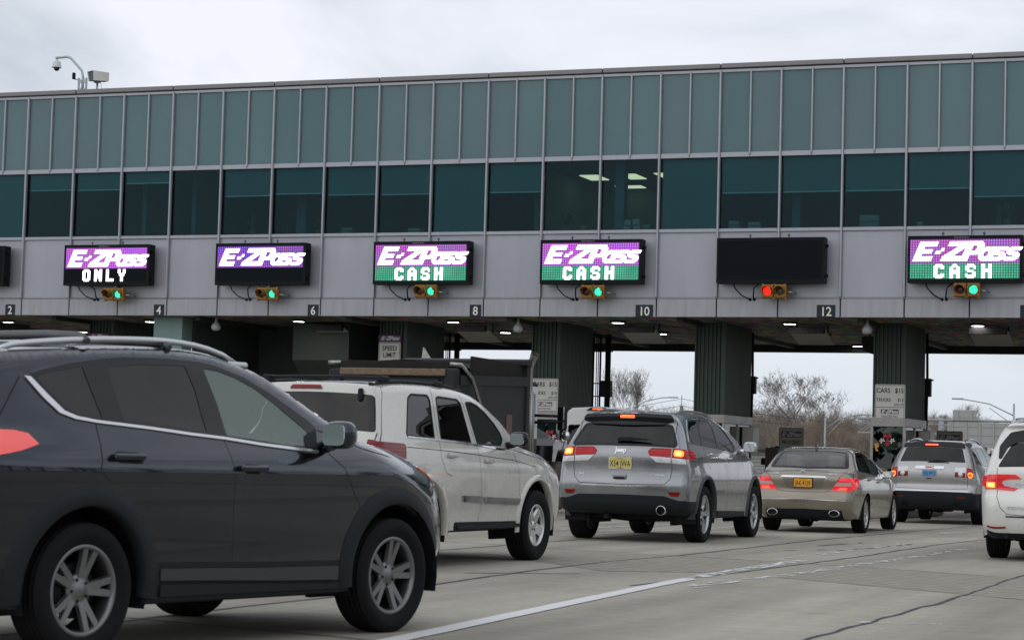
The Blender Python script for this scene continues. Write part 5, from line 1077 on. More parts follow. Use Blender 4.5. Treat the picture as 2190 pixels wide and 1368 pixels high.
# ------------------------------------------------ off-white boxy off-roader
def build_white():
    sp=CARS['white']; B=mkB(sp); sp.update(ws=(2.54,1.66),arch=1.30,zs=.36)
    root=car_root(sp,'suv_car','off-white boxy SUV with black roof rack behind the charcoal crossover','SUV')
    pm=paint('stone_white_paint',(.56,.555,.51),.12,.28)
    g1=rnd([(-.378,1.317),(-.15,1.655),(-.06,1.692),(.297,1.695),(.32,1.662),(.20,1.311),(-.10,1.313)],.014)
    g2=rnd([(.359,1.298),(.49,1.675),(.54,1.689),(1.01,1.676),(1.07,1.645),(1.095,1.276),(.58,1.290)],.012)
    g3=rnd([(1.286,1.268),(1.236,1.655),(1.384,1.658),(1.539,1.632),(1.735,1.56),(1.916,1.463),(2.036,1.372),(2.065,1.319),(1.984,1.265),(1.635,1.262)],.014)
    rear=rnd([(.72,1.665),(-.71,1.665),(-.79,1.322),(.79,1.322)],.04)
    gaps=[[(.43,1.77),(.405,1.70),(.31,1.378),(.285,1.277),(.272,1.111),(.354,.947),(.5,.90)],[(1.122,1.745),(1.139,1.674),(1.225,1.268),(1.285,1.13),(1.292,.95),(1.311,.744),(1.379,.683),(1.35,.6),(1.26,.441)],[(2.30,1.205),(2.415,1.009),(2.444,.717),(2.498,.67),(2.461,.543),(2.43,.429)],[(-.45,1.205),(.30,1.185),(1.27,1.15),(2.3,1.105),(2.9,1.03)],[(2.32,1.21),(2.8,1.155),(3.4,1.09)],[(-.60,1.78),(-.72,1.60),(-.86,1.32),(-.935,1.22)],[(.62,.438),(2.50,.428)]]
    tt=lambda z:float(B.tz(z)); sg=[[(tt(z),y) for y,z in ((.80,1.33),(.80,1.0),(.78,.80),(0,.79),(-.78,.80),(-.80,1.0),(-.80,1.33))]]
    common(sp,root,pm,[g1,g2,g3],None,rear,side_gaps=gaps,shell_gaps=sg,
        clad=dict(side=[[(.60,.434),(2.52,.426),(2.52,0),(.60,0)],[(-1.6,.50),(-.30,.50),(-.30,0),(-1.6,0)]],shell=[[(-.1,-1.2),(-.1,1.2),(tt(.50),1.2),(tt(.50),-1.2)]]))
    gt=glass('privacy_glass',(.55,.62,.65),.13); gf=glass('front_glass',(.62,.80,.76),.42,ior=1.6,sky_veil=.05)
    for s in (-1,1):
        for g,m in ((g1,gt),(g2,gt),(g3,gf)):
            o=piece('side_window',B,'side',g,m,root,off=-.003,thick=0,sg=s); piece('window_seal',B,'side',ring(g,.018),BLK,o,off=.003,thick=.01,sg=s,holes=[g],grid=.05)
        piece('window_chrome_strip',B,'side',[(-.378,1.306),(.298,1.289),(1.245,1.256),(2.235,1.208),(2.225,1.193),(1.233,1.240),(.284,1.273),(-.385,1.290)],CHR,root,off=.008,thick=.012,sg=s,grid=.05)
        piece('door_molding',B,'side',rnd([(.74,.705),(1.345,.695),(1.36,.632),(.77,.648)],.008),CHR,root,off=.018,thick=.022,sg=s); piece('door_molding',B,'side',rnd([(1.394,.690),(2.47,.667),(2.43,.605),(1.41,.630)],.008),CHR,root,off=.018,thick=.022,sg=s)
        piece('sill_trim',B,'side',rnd([(.66,.415),(2.48,.408),(2.45,.37),(.66,.372)],.01),BLK,root,off=.025,thick=.03,sg=s)
        for cx in (0,2.78): arch_trim(sp,root,pm,cx,s,wd=.07,off=.016,arch=sp['arch'])
        for x,z in ((.51,1.137),(1.54,1.090)): handle(B,root,mat('handle_silver',(.5,.5,.49),.25,.5,coat=.5),x,z,s,.185,.042,.04)
        mirror(root,GLOSS,1.93,s*1.035,1.285,s,.20,.155)
        o,P=rail(B,root,BLK,-.62,1.25,s,dy=.06,h=.012,r=.018)
        piece('headlamp',B,'side',rnd([(3.25,1.02),(3.45,1.0),(3.50,.90),(3.40,.84),(3.27,.92)],.01),CLR,root,off=.006,thick=.01,sg=s)
    for x in (-.40,.80):
        pz=B.P_shell(B.tx(np.array([x])),np.array([0.]))[0][2]; b=MB(); b.tube([(x,-.66,pz-.005),(x,-.58,pz+.01),(x,-.3,pz+.018),(x,.3,pz+.018),(x,.58,pz+.01),(x,.66,pz-.005)],.017,8)
        for y in (-.62,.62): b.box(x-.09,x+.09,y-.03,y+.03,pz-.03,pz+.032,.015,seg=2)
        b.build('cross_bar',BLK,root)
    pg=[(t,y) for t,y in B.yz(rear)]; piece('rear_window',B,'shell',pg,gt,root,off=-.002,thick=0)
    piece('brake_lamp',B,'shell',B.yz(rnd([(.175,1.692),(-.175,1.692),(-.15,1.728),(.15,1.728)],.008)),DRED,root,off=.012,thick=.02)
    for y0 in (-.58,.60):
        b=MB(); p=B.P_shell(B.tz(np.array([1.66])),np.array([y0]))[0]; b.box(p[0]-.045,p[0]+.01,p[1]-.022,p[1]+.022,p[2]-.06,p[2]+.06,.012,rot=Matrix.Translation((0,0,0))); b.build('window_hinge',BLK,root)
    lamp_pair(B,root,'tail_lamp',[(1.2,.93),(1.2,1.25),(.74,1.25),(.74,.93)],DRED,side=[(-1.3,.93),(-1.3,1.25),(-.52,1.235),(-.475,1.215),(-.545,.97),(-.60,.93)],off=.008)
    front_end(sp,root,CLR,.72,.98,.78,.98)
    put_wheels(sp,root,'star5',.222,rim_mat('bright_rim',(.62,.62,.62),.3))
    seat_parts(root,LEATH,(.2,1.2),(-.36,.36),.75,.6); b=MB(); b.box(1.95,2.2,-.75,.75,.95,1.18,.05); b.build('dashboard',LEATH,root)
    b=MB(); b.lathe([(.17,-.012),(.185,0),(.17,.012),(.155,0),(.17,-.012)],24,axis='x'); o=b.build('steering_wheel',LEATH,root); o.location=(1.80,.36,1.20); o.rotation_euler=(0,-.4,0)
    plate(root,B,0,.98,.30,.15,PLASTW,GAP,'',size=.06) if 0 else None
    return root
# ------------------------------------------------ silver SUV seen from behind
def build_silver():
    sp=CARS['silver']; B=mkB(sp); sp.update(ws=(2.80,1.66),arch=1.30,zs=.33)
    root=car_root(sp,'suv_car','silver SUV with yellow licence plate and lit brake lamps left of the tan sedan','SUV')
    pm=paint('silver_paint',(.27,.28,.295),.8,.26)
    dlo=rnd([(-.60,1.425),(-.48,1.545),(-.226,1.688),(-.014,1.709),(.498,1.725),(1.15,1.725),(1.554,1.680),(1.747,1.578),(1.968,1.45),(2.13,1.350),(2.02,1.285),(1.811,1.276),(.687,1.326),(-.002,1.346),(-.54,1.368),(-.60,1.390)],.03)
    g1=rnd([(-.545,1.40),(-.42,1.555),(-.20,1.668),(.0,1.688),(.27,1.700),(-.05,1.365),(-.50,1.385)],.02)
    g2=rnd([(.37,1.702),(.97,1.706),(1.02,1.64),(.80,1.342),(.03,1.362)],.02)
    g3=rnd([(1.15,1.700),(1.50,1.660),(1.72,1.56),(1.90,1.455),(1.995,1.385),(1.93,1.298),(.94,1.338),(1.0,1.50)],.02)
    rear=rnd([(.60,1.585),(-.60,1.585),(-.715,1.335),(0,1.322),(.715,1.335)],.03)
    gaps=[[(.87,1.318),(1.05,1.207),(1.04,.82),(1.15,.72),(1.07,.42)],[(2.05,1.28),(2.25,1.20),(2.44,1.07),(2.456,.42)],[(-.02,1.34),(-.05,1.15),(.12,1.02)],[(2.15,1.32),(2.8,1.20),(3.5,1.10)],[(-.75,1.15),(-.45,1.13),(-.28,.97)]]
    tt=lambda z:float(B.tz(z)); gate=[(.67,1.66),(.69,1.34),(.69,1.0),(.675,.87),(.60,.785),(0,.776),(-.60,.785),(-.675,.87),(-.69,1.0),(-.69,1.34),(-.67,1.66)]
    cs=[(1.2,.575),(.79,.575),(.70,.60),(.60,.632),(0,.64),(-.60,.632),(-.70,.60),(-.79,.575),(-1.2,.575)]
    common(sp,root,pm,[],dlo,rear,side_gaps=gaps,shell_gaps=[[(tt(z),y) for y,z in gate]],
        clad=dict(side=[[(-1.6,.575),(-.75,.565),(-.55,.56),(-.30,.50),(-.30,0),(-1.6,0)],[(.40,.43),(2.5,.40),(2.5,0),(.40,0)]],shell=[[(tt(z),y) for y,z in cs]+[(-.1,-1.2),(-.1,1.2)]]))
    gt=glass('privacy_glass_silver',(.6,.68,.68),.22); gf=glass('front_glass',(.62,.80,.76),.42,ior=1.6,sky_veil=.05)
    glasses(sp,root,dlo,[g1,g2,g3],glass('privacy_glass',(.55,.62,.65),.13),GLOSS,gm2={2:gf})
    piece('rear_window',B,'shell',B.yz(rear),gt,root,off=-.002,thick=0); piece('rear_window_edge',B,'shell',B.yz(ring(rear,.03)),GLOSS,root,off=.002,thick=.005,holes=[[(t,y) for t,y in B.yz(rear)]],grid=.05)
    for s in (-1,1):
        piece('window_chrome_strip',B,'side',ring(dlo,.012),CHR,root,off=.007,thick=.01,sg=s,holes=[dlo],grid=.04)
        for cx in (0,2.915): arch_trim(sp,root,mat('grey_cladding',(.035,.04,.046),.5),cx,s,wd=.055,off=.016,arch=sp['arch'])
        piece('sill_trim',B,'side',rnd([(.50,.425),(2.42,.400),(2.42,.35),(.50,.35)],.01),BLK,root,off=.02,thick=.03,sg=s)
        for x,z in ((.32,1.250),(1.36,1.20)): handle(B,root,CHR,x,z,s,.19,.032,.04)
        mirror(root,CHR,2.0,s*1.06,1.335,s,.20,.16)
        rail(B,root,mat('rail_grey',(.22,.225,.24),.3,.7),-.35,1.45,s,dy=.06,h=.022,r=.018)
        piece('headlamp',B,'side',rnd([(3.30,.99),(3.55,.95),(3.60,.86),(3.35,.87)],.01),CLR,root,off=.006,thick=.01,sg=s)
    # spoiler under the roof edge, black underneath
    sp_=rnd([(.60,1.735),(-.60,1.735),(-.64,1.66),(-.50,1.592),(-.08,1.568),(.08,1.568),(.50,1.592),(.64,1.66)],.05); piece('spoiler',B,'shell',B.yz(sp_),GLOSS,root,off=.02,thick=.03,grid=.035,step=.02)
    piece('brake_lamp',B,'shell',B.yz(rnd([(.10,1.682),(-.10,1.682),(-.10,1.706),(.10,1.706)],.006)),mat('lit_brake',(.8,.1,.02),.2,emit=(1,.10,.03),es=2.2),root,off=.03,thick=.01)
    # tail lamps: red over clear, inner part on the gate, outer on the quarter
    for s in (1,-1):
        q=lambda p:[(t,y*s) for t,y in B.yz(p)]
        o=piece('tail_lamp',B,'shell',q(rnd([(.672,1.172),(.672,1.290),(.41,1.280),(.355,1.235),(.385,1.172)],.015)),REDLENS,root,off=.010,thick=.02)
        piece('reversing_lens',B,'shell',q([(.672,1.095),(.672,1.168),(.39,1.168),(.48,1.095)]),CLR,o,off=.008,thick=.02)
        o=piece('tail_lamp',B,'shell',clampY(B,q([(.69,1.172),(.69,1.294),(1.1,1.298),(1.1,1.172)]),.002),REDLENS,root,off=.010,thick=.02); piece('lamp_wrap',B,'side',clampX(B,[(-1.3,1.172),(-1.3,1.298),(-.62,1.284),(-.57,1.235),(-.60,1.172)],.002),REDLENS,o,off=.010,thick=.02,sg=-s)
        piece('reversing_lens',B,'shell',clampY(B,q([(.69,1.095),(.69,1.168),(1.1,1.168),(1.1,1.095)]),.002),CLR,o,off=.008,thick=.02); piece('lit_bulb',B,'shell',clampY(B,q(rnd([(.71,1.19),(.71,1.272),(.83,1.275),(.83,1.19)],.03)),.004),mat('lit_amber',(.9,.3,.04),.2,emit=(1,.22,.03),es=1.5),o,off=.016,thick=.003)
        piece('lit_core',B,'shell',clampY(B,q(rnd([(.735,1.21),(.735,1.25),(.80,1.25),(.80,1.21)],.015)),.004),mat('lit_yellow',(.9,.6,.1),.2,emit=(1,.62,.12),es=2.6),o,off=.02,thick=.002)
        piece('reflector',B,'shell',q(rnd([(.645,.690),(.815,.690),(.79,.630),(.685,.632)],.01)),DRED,root,off=.006,thick=.01)
    piece('tailgate_chrome_strip',B,'shell',B.yz(box2(-.55,.58,.748,.768,.004)),CHR,root,off=.014,thick=.02)
    b=MB(); p=B.P_shell(B.tz(np.array([.875])),np.array([0.02]))[0]; b.box(p[0]-.025,p[0]+.02,-.08,.12,.845,.912,.015,seg=2); b.box(p[0]-.03,p[0]-.02,-.055,.095,.848,.875,.004,mi=1); b.build('tailgate_handle',[pm,GAP],root)
    plate(root,B,.015,1.06,.325,.168,mat('plate_yellow',(.60,.50,.16),.45,var=.1,vs=20),GAP,'X54 JWA',frame=CHR,top='New Jersey',sub='Garden State',size=.085,sx=.60)
    rear_text(B,'badge','Jeep',.062,CHR,root,.015,1.238,off=.012,sx=1.05,bold=.035); rear_text(B,'badge','4x4',.026,CHR,root,.57,.915,off=.008,sx=1.5,bold=.01); rear_text(B,'badge','LIMITED',.020,CHR,root,-.53,.915,off=.008,sx=1.2)
    b=MB(); p=B.P_shell(B.tz(np.array([1.375])),np.array([0.]))[0]; b.prism(rnd([(.09,1.358),(-.14,1.362),(-.39,1.378),(-.39,1.386),(-.10,1.412),(.07,1.405)],.01),p[0]-.045,p[0]-.02,'x'); b.build('rear_wiper',BLK,root)
    b=MB(); 
    for y,z in ((.675,.72),(.27,.697),(-.24,.70),(-.645,.73)):
        p=B.P_shell(B.tz(np.array([z])),np.array([y]))[0]; b.lathe([(.001,-.006),(.011,-.006),(.012,.01)],12,axis='x',c=(p[0],y,p[2]))
    b.build('parking_sensors',pm,root)
    for y in (-.56,):
        b=MB(); b.lathe([(.058,-.03),(.064,-.03),(.064,.16),(.056,.16),(.058,-.03)],24,axis='x',c=(-.93,y,.440)); b.build('exhaust_tip',CHR,root); b=MB(); b.lathe([(.001,0),(.056,0)],20,axis='x',c=(-.88,y,.440)); b.build('exhaust_pipe',GAP,root)
    b=MB(); b.prism([(.16,1.79),(.28,1.79),(.30,1.80),(.20,1.865)],-.022,.022,'y'); o=b.build('roof_antenna',pm,root)
    front_end(sp,root,CLR,.80,1.0,.82,.96)
    put_wheels(sp,root,'split5',.262,rim_mat('dark_silver_rim',(.45,.45,.46),.28))
    seat_parts(root,LEATH,(.25,1.25),(-.38,.38),.78,.6); b=MB(); b.box(2.1,2.4,-.75,.75,.95,1.2,.05); b.build('dashboard',LEATH,root)
    return root
# ------------------------------------------------ tan sedan
def build_gold():
    sp=CARS['gold']; B=mkB(sp); sp.update(ws=(2.32,1.30),arch=1.15,zs=.24)
    root=car_root(sp,'sedan_car','metallic tan sedan with orange licence plate between two silver SUVs','car')
    pm=paint('tan_paint',(.27,.235,.185),.6,.30)
    dlo=rnd([(-.44,1.065),(-.43,1.12),(-.28,1.25),(-.02,1.362),(.315,1.390),(.95,1.382),(1.351,1.307),(1.617,1.172),(1.69,1.08),(1.62,1.0),(1.335,.955),(.528,1.002)],.04)
    g0=rnd([(-.38,1.095),(-.27,1.22),(-.12,1.295),(-.15,1.065)],.01); g1=rnd([(-.08,1.065),(.0,1.335),(.30,1.365),(.62,1.368),(.66,1.02)],.02); g2=rnd([(.74,1.366),(.95,1.360),(1.32,1.288),(1.56,1.168),(1.61,1.085),(1.55,1.012),(1.33,.975),(.74,1.012)],.02)
    rear=rnd([(.56,1.365),(.3,1.38),(-.3,1.38),(-.56,1.365),(-.65,1.115),(0,1.085),(.65,1.115)],.03)
    gaps=[[(.70,1.0),(.74,.85),(.78,.30)],[(1.64,.99),(2.1,.92),(2.25,.40)],[(-.10,1.045),(-.20,.90),(-.05,.73)],[(1.72,1.04),(2.4,.95),(3.2,.85)],[(-.66,1.06),(-.88,.96)]]
    tt=lambda z:float(B.tz(z)); lid=[(.66,1.06),(.66,1.0),(.60,.95),(.48,.72),(.38,.690),(0,.680),(-.38,.690),(-.48,.72),(-.60,.95),(-.66,1.0),(-.66,1.06)]
    common(sp,root,pm,[],dlo,rear,side_gaps=gaps,shell_gaps=[[(tt(z),y) for y,z in lid]],clad=dict(side=[],shell=[[(tt(z),y) for y,z in ((.66,.22),(.64,.385),(0,.405),(-.64,.385),(-.66,.22))]+[(-.1,-.6),(-.1,.6)]]))
    gl=glass('sedan_rear_glass',(.80,.93,.89),.80,ior=1.9); glasses(sp,root,dlo,[g0,g1,g2],glass('privacy_mid',(.55,.66,.64),.28),GLOSS,gm2={2:glass('front_glass',(.62,.80,.76),.42,ior=1.6)})
    piece('rear_window',B,'shell',B.yz(rear),gl,root,off=-.002,thick=0); piece('rear_window_edge',B,'shell',B.yz(ring(rear,.02)),GLOSS,root,off=.002,thick=.004,holes=[B.yz(scale_poly(rear,.93))],grid=.05)
    for s in (-1,1):
        piece('window_chrome_strip',B,'side',ring(dlo,.012),CHR,root,off=.006,thick=.01,sg=s,holes=[dlo],grid=.04)
        piece('door_molding',B,'side',[(.42,.475),(2.40,.43),(2.40,.418),(.42,.463)],CHR,root,off=.010,thick=.01,sg=s)
        for x,z in ((.14,.91),(1.08,.865)): handle(B,root,pm,x,z,s,.18,.03,.035)
        mirror(root,BLK if 0 else pm,1.75,s*.90,.995,s,.20,.125)
    for s in (1,-1):
        q=lambda p:[(t,y*s) for t,y in B.yz(p)]
        o=piece('tail_lamp',B,'shell',clampY(B,q([(.445,.708),(.50,.775),(.60,.935),(1.0,.935),(1.0,.84),(.90,.75),(.80,.708)]),.002),REDLENS if 0 else mat('lit_lens',(.45,.01,.015),.15,emit=(1,.02,.03),es=.45,coat=.8),root,off=.006,thick=.02)
        piece('lamp_wrap',B,'side',clampX(B,[(-1.4,.78),(-1.4,.935),(-.72,.93),(-.66,.90),(-.70,.83),(-.85,.76),(-1.0,.73)],.002),mat('lit_lens',(0,0,0)),o,off=.006,thick=.02,sg=-s)
        piece('clear_lens',B,'shell',clampY(B,q(rnd([(.51,.788),(.55,.845),(1.0,.850),(1.0,.790)],.01)),.004),mat('pink_clear',(.62,.40,.40),.2,coat=.8),o,off=.010,thick=.004)
        piece('lit_bulb',B,'shell',q(rnd([(.56,.725),(.70,.725),(.72,.765),(.60,.765)],.015)),mat('lit_brake_soft',(.8,.1,.05),.2,emit=(1,.09,.04),es=1.3),o,off=.012,thick=.002)
        b=MB(); y=s*.52; b.lathe([(.05,-.02),(.056,-.02),(.056,.14),(.048,.14),(.05,-.02)],24,axis='x'); b.lathe([(.001,.03),(.05,.03)],20,axis='x',mi=1)
        o=b.build('exhaust_tip',[CHR,GAP],root); o.location=(-1.045,y,.335); o.scale=(1,1.55,1)
    piece('boot_chrome_strip',B,'shell',B.yz(rnd([(.40,.905),(.36,.945),(-.36,.945),(-.40,.905),(-.36,.918),(.36,.918)],.004)),CHR,root,off=.016,thick=.02)
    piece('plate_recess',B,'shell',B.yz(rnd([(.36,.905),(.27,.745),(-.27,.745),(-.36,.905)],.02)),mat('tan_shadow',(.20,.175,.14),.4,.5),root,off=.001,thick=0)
    piece('bumper_strip',B,'shell',clampY(B,B.yz([(.86,.545),(0,.568),(-.86,.545),(-.86,.537),(0,.560),(.86,.537)]),.0),CHR,root,off=.008,thick=.01,grid=.05)
    plate(root,B,.005,.832,.325,.165,mat('plate_orange',(.72,.34,.02),.45,var=.1,vs=20),mat('plate_navy',(.01,.012,.04),.5),'JAK 4139',frame=BLK,top='NEW YORK',sub='EMPIRE STATE',subm=mat('plate_amber',(.55,.3,.02),.5),size=.082,sx=.56)
    b=MB(); p=B.P_shell(B.tz(np.array([1.0])),np.array([0.02]))[0]; b.lathe([(.036,-.012),(.043,-.012),(.043,.004),(.036,.004),(.036,-.012)],28,axis='x',c=(p[0],.02,p[2]+.0))
    for k in range(3):
        a=PI/2+k*2*PI/3; b.prism([(.02+.007*math.cos(a+PI/2),p[2]+.007*math.sin(a+PI/2)),(.02+.038*math.cos(a),p[2]+.038*math.sin(a)),(.02-.007*math.cos(a+PI/2),p[2]-.007*math.sin(a+PI/2))],p[0]-.012,p[0]-.004,'x')
    b.build('badge',CHR,root)
    rear_text(B,'badge','C 300',.034,CHR,root,.49,.985,off=.008,sx=1.2,bold=.012); rear_text(B,'badge','4MATIC',.026,CHR,root,-.475,.985,off=.008,sx=1.2,bold=.01)
    b=MB(); b.prism([(-.10,1.425),(.02,1.43),(.03,1.44),(-.06,1.495),(-.075,1.495)],-.012,.012,'y'); b.build('roof_antenna',GLOSS,root)
    front_end(sp,root,CLR,.42,.66,.60,.72)
    put_wheels(sp,root,'ten',.228,rim_mat('sedan_rim',(.5,.48,.45),.3))
    bg=mat('beige_cabin',(.42,.40,.36),.7); seat_parts(root,bg,(.0,1.0),(-.36,.36),.52,.55); b=MB(); b.box(-.30,-.12,-.62,.62,.55,1.03,.06,seg=2); b.box(-.85,-.28,-.60,.60,1.0,1.03,.01); b.build('rear_bench',bg,root)
    b=MB(); b.box(1.6,1.95,-.7,.7,.75,.95,.05); b.build('dashboard',LEATH,root)
    return root
# ------------------------------------------------ silver crossover in the far lane
def build_pewter():
    sp=CARS['pewter']; B=mkB(sp); sp.update(ws=(2.57,1.72),arch=1.2,zs=.34)
    root=car_root(sp,'suv_car','large silver SUV with dark blue-grey lower bumper and blue licence plate','SUV')
    pm=paint('pewter_paint',(.40,.40,.40),.7,.32)
    dlo=rnd([(-.62,1.34),(-.50,1.55),(-.36,1.655),(.2,1.685),(1.2,1.68),(1.7,1.58),(2.2,1.35),(2.2,1.26),(1.3,1.28),(0,1.30)],.03)
    g1=rnd([(-.57,1.35),(-.47,1.54),(-.34,1.635),(.02,1.66),(.05,1.315)],.02); g2=rnd([(.14,1.66),(.95,1.665),(1.02,1.30),(.14,1.315)],.02); g3=rnd([(1.08,1.66),(1.25,1.65),(1.7,1.55),(2.1,1.36),(2.1,1.28),(1.12,1.298)],.02)
    rear=rnd([(.60,1.635),(-.60,1.635),(-.70,1.34),(0,1.325),(.70,1.34)],.03); tt=lambda z:float(B.tz(z))
    gt=glass('privacy_glass',(.55,.62,.65),.13)
    common(sp,root,pm,[],dlo,rear,side_gaps=[[(1.05,1.28),(1.08,.4)],[(.08,1.30),(.05,1.0),(.2,.85)],[(2.25,1.25),(2.4,.4)]],shell_gaps=[[(tt(z),y) for y,z in ((.76,1.3),(.76,.76),(0,.735),(-.76,.76),(-.76,1.3))]],
        clad=dict(side=[[(-1.6,.665),(-.2,.66),(-.2,0),(-1.6,0)],[(-.2,.42),(3,.42),(3,0),(-.2,0)]],shell=[[(-.1,-1.3),(-.1,1.3),(tt(.665),1.3),(tt(.69),.7),(tt(.695),0),(tt(.69),-.7),(tt(.665),-1.3)]]))
    glasses(sp,root,dlo,[g1,g2,g3],gt,GLOSS); piece('rear_window',B,'shell',B.yz(rear),gt,root,off=-.002,thick=0)
    piece('spoiler',B,'shell',B.yz(rnd([(.62,1.72),(-.62,1.72),(-.66,1.65),(.66,1.65)],.02)),GLOSS,root,off=.03,thick=.04)
    piece('brake_lamp',B,'shell',B.yz(box2(-.09,.18,1.668,1.695,.005)),mat('lit_brake',(0,0,0)),root,off=.045,thick=.02)
    for s in (1,-1):
        q=lambda p:[(t,y*s) for t,y in B.yz(p)]
        o=piece('tail_lamp',B,'shell',q(rnd([(.50,1.020),(.50,1.125),(.715,1.125),(.715,1.020)],.012)),DRED,root,off=.01,thick=.02); piece('clear_lens',B,'shell',q(rnd([(.50,1.130),(.50,1.225),(.715,1.230),(.715,1.130)],.012)),CLR,o,off=.01,thick=.02)
        b=MB(); p=B.P_shell(B.tz(np.array([1.08])),np.array([s*.61]))[0]; b.lathe([(.001,-.02),(.05,-.014),(.06,.01)],20,axis='x',c=(p[0],s*.61,p[2])); b.build('round_lens',CLR,o)
        o=piece('tail_lamp',B,'shell',clampY(B,q([(.735,1.020),(.735,1.232),(1.1,1.235),(1.1,1.020)]),.002),REDLENS,root,off=.01,thick=.02)
        b=MB(); p=B.P_shell(B.tz(np.array([1.085])),np.array([s*.815]))[0]; b.lathe([(.062,-.02),(.045,-.028),(.03,-.02)],24,axis='x',c=(p[0],s*.815,p[2])); b.build('lit_ring',mat('lit_amber',(0,0,0)),o)
        b=MB(); b.lathe([(.001,-.022),(.03,-.02)],20,axis='x',c=(p[0],s*.815,p[2])); b.build('lit_core',LIT,o)
        piece('reflector',B,'shell',q(box2(.56,.73,.568,.592,.003)),DRED,root,off=.006,thick=.01)
        for yy in (.515,.60): b=MB(); b.lathe([(.034,-.02),(.04,-.02),(.04,.1),(.032,.1),(.034,-.02)],20,axis='x',c=(-1.04,s*yy,.435)); b.lathe([(.001,.02),(.034,.02)],16,axis='x',c=(-1.04,s*yy,.435),mi=1); b.build('exhaust_tip',[DARKM,GAP],root)
        rail(B,root,CHR,-.55,1.5,s,dy=.06,h=.045,r=.022); mirror(root,pm,2.15,s*1.09,1.30,s,.2,.16); handle(B,root,CHR,.45,1.15,s); handle(B,root,CHR,1.42,1.13,s)
        for cx in (0,3.02): arch_trim(sp,root,BLK,cx,s,wd=.04,off=.012,arch=sp['arch'])
    piece('tailgate_chrome_strip',B,'shell',B.yz(rnd([(.33,1.172),(-.26,1.172),(-.28,1.232),(.35,1.232)],.015)),CHR,root,off=.018,thick=.03)
    piece('bumper_chrome_strip',B,'shell',B.yz([(.78,.712),(0,.722),(-.78,.712),(-.78,.695),(0,.703),(.78,.695)]),CHR,root,off=.012,thick=.02,grid=.05)
    plate(root,B,.035,1.083,.30,.135,mat('plate_blue',(.13,.30,.52),.45,var=.15,vs=20),mat('plate_dark',(.02,.02,.05),.5),'9Z6 8912',size=.08,sx=.55)
    rear_text(B,'badge','GMC',.040,mat('badge_red',(.5,.02,.03),.3),root,.035,1.203,off=.024,sx=1.6,bold=.03); rear_text(B,'badge','ACADIA',.024,CHR,root,.50,.79,off=.008,sx=1.5,bold=.01); rear_text(B,'badge','SLE',.026,CHR,root,.52,.92,off=.008,sx=1.6,bold=.01)
    b=MB(); p=B.P_shell(B.tz(np.array([.985])),np.array([.03]))[0]; b.box(p[0]-.02,p[0]+.02,-.04,.11,.955,1.0,.01); b.box(p[0]-.024,p[0]-.015,-.02,.09,.96,.98,.002,mi=1); b.build('tailgate_handle',[pm,GAP],root)
    b=MB(); p=B.P_shell(B.tz(np.array([1.34])),np.array([0.]))[0]; b.prism(rnd([(.10,1.31),(-.10,1.31),(-.36,1.345),(-.36,1.352),(-.08,1.365),(.02,1.34)],.005),p[0]-.03,p[0]-.005,'x'); b.build('rear_wiper',BLK,root)
    front_end(sp,root,CLR,.7,.9,.8,.95); put_wheels(sp,root,'six',.235,rim_mat('dark_silver_rim',(0,0,0)))
    b=MB(); b.box(-1.0,-.85,-.10,.10,.40,.52,.01); b.box(-1.03,-.84,-.5,.5,.44,.50,.01); b.build('tow_bar',DARKM,root)
    seat_parts(root,LEATH,(.2,1.3),(-.4,.4),.78,.6)
    return root
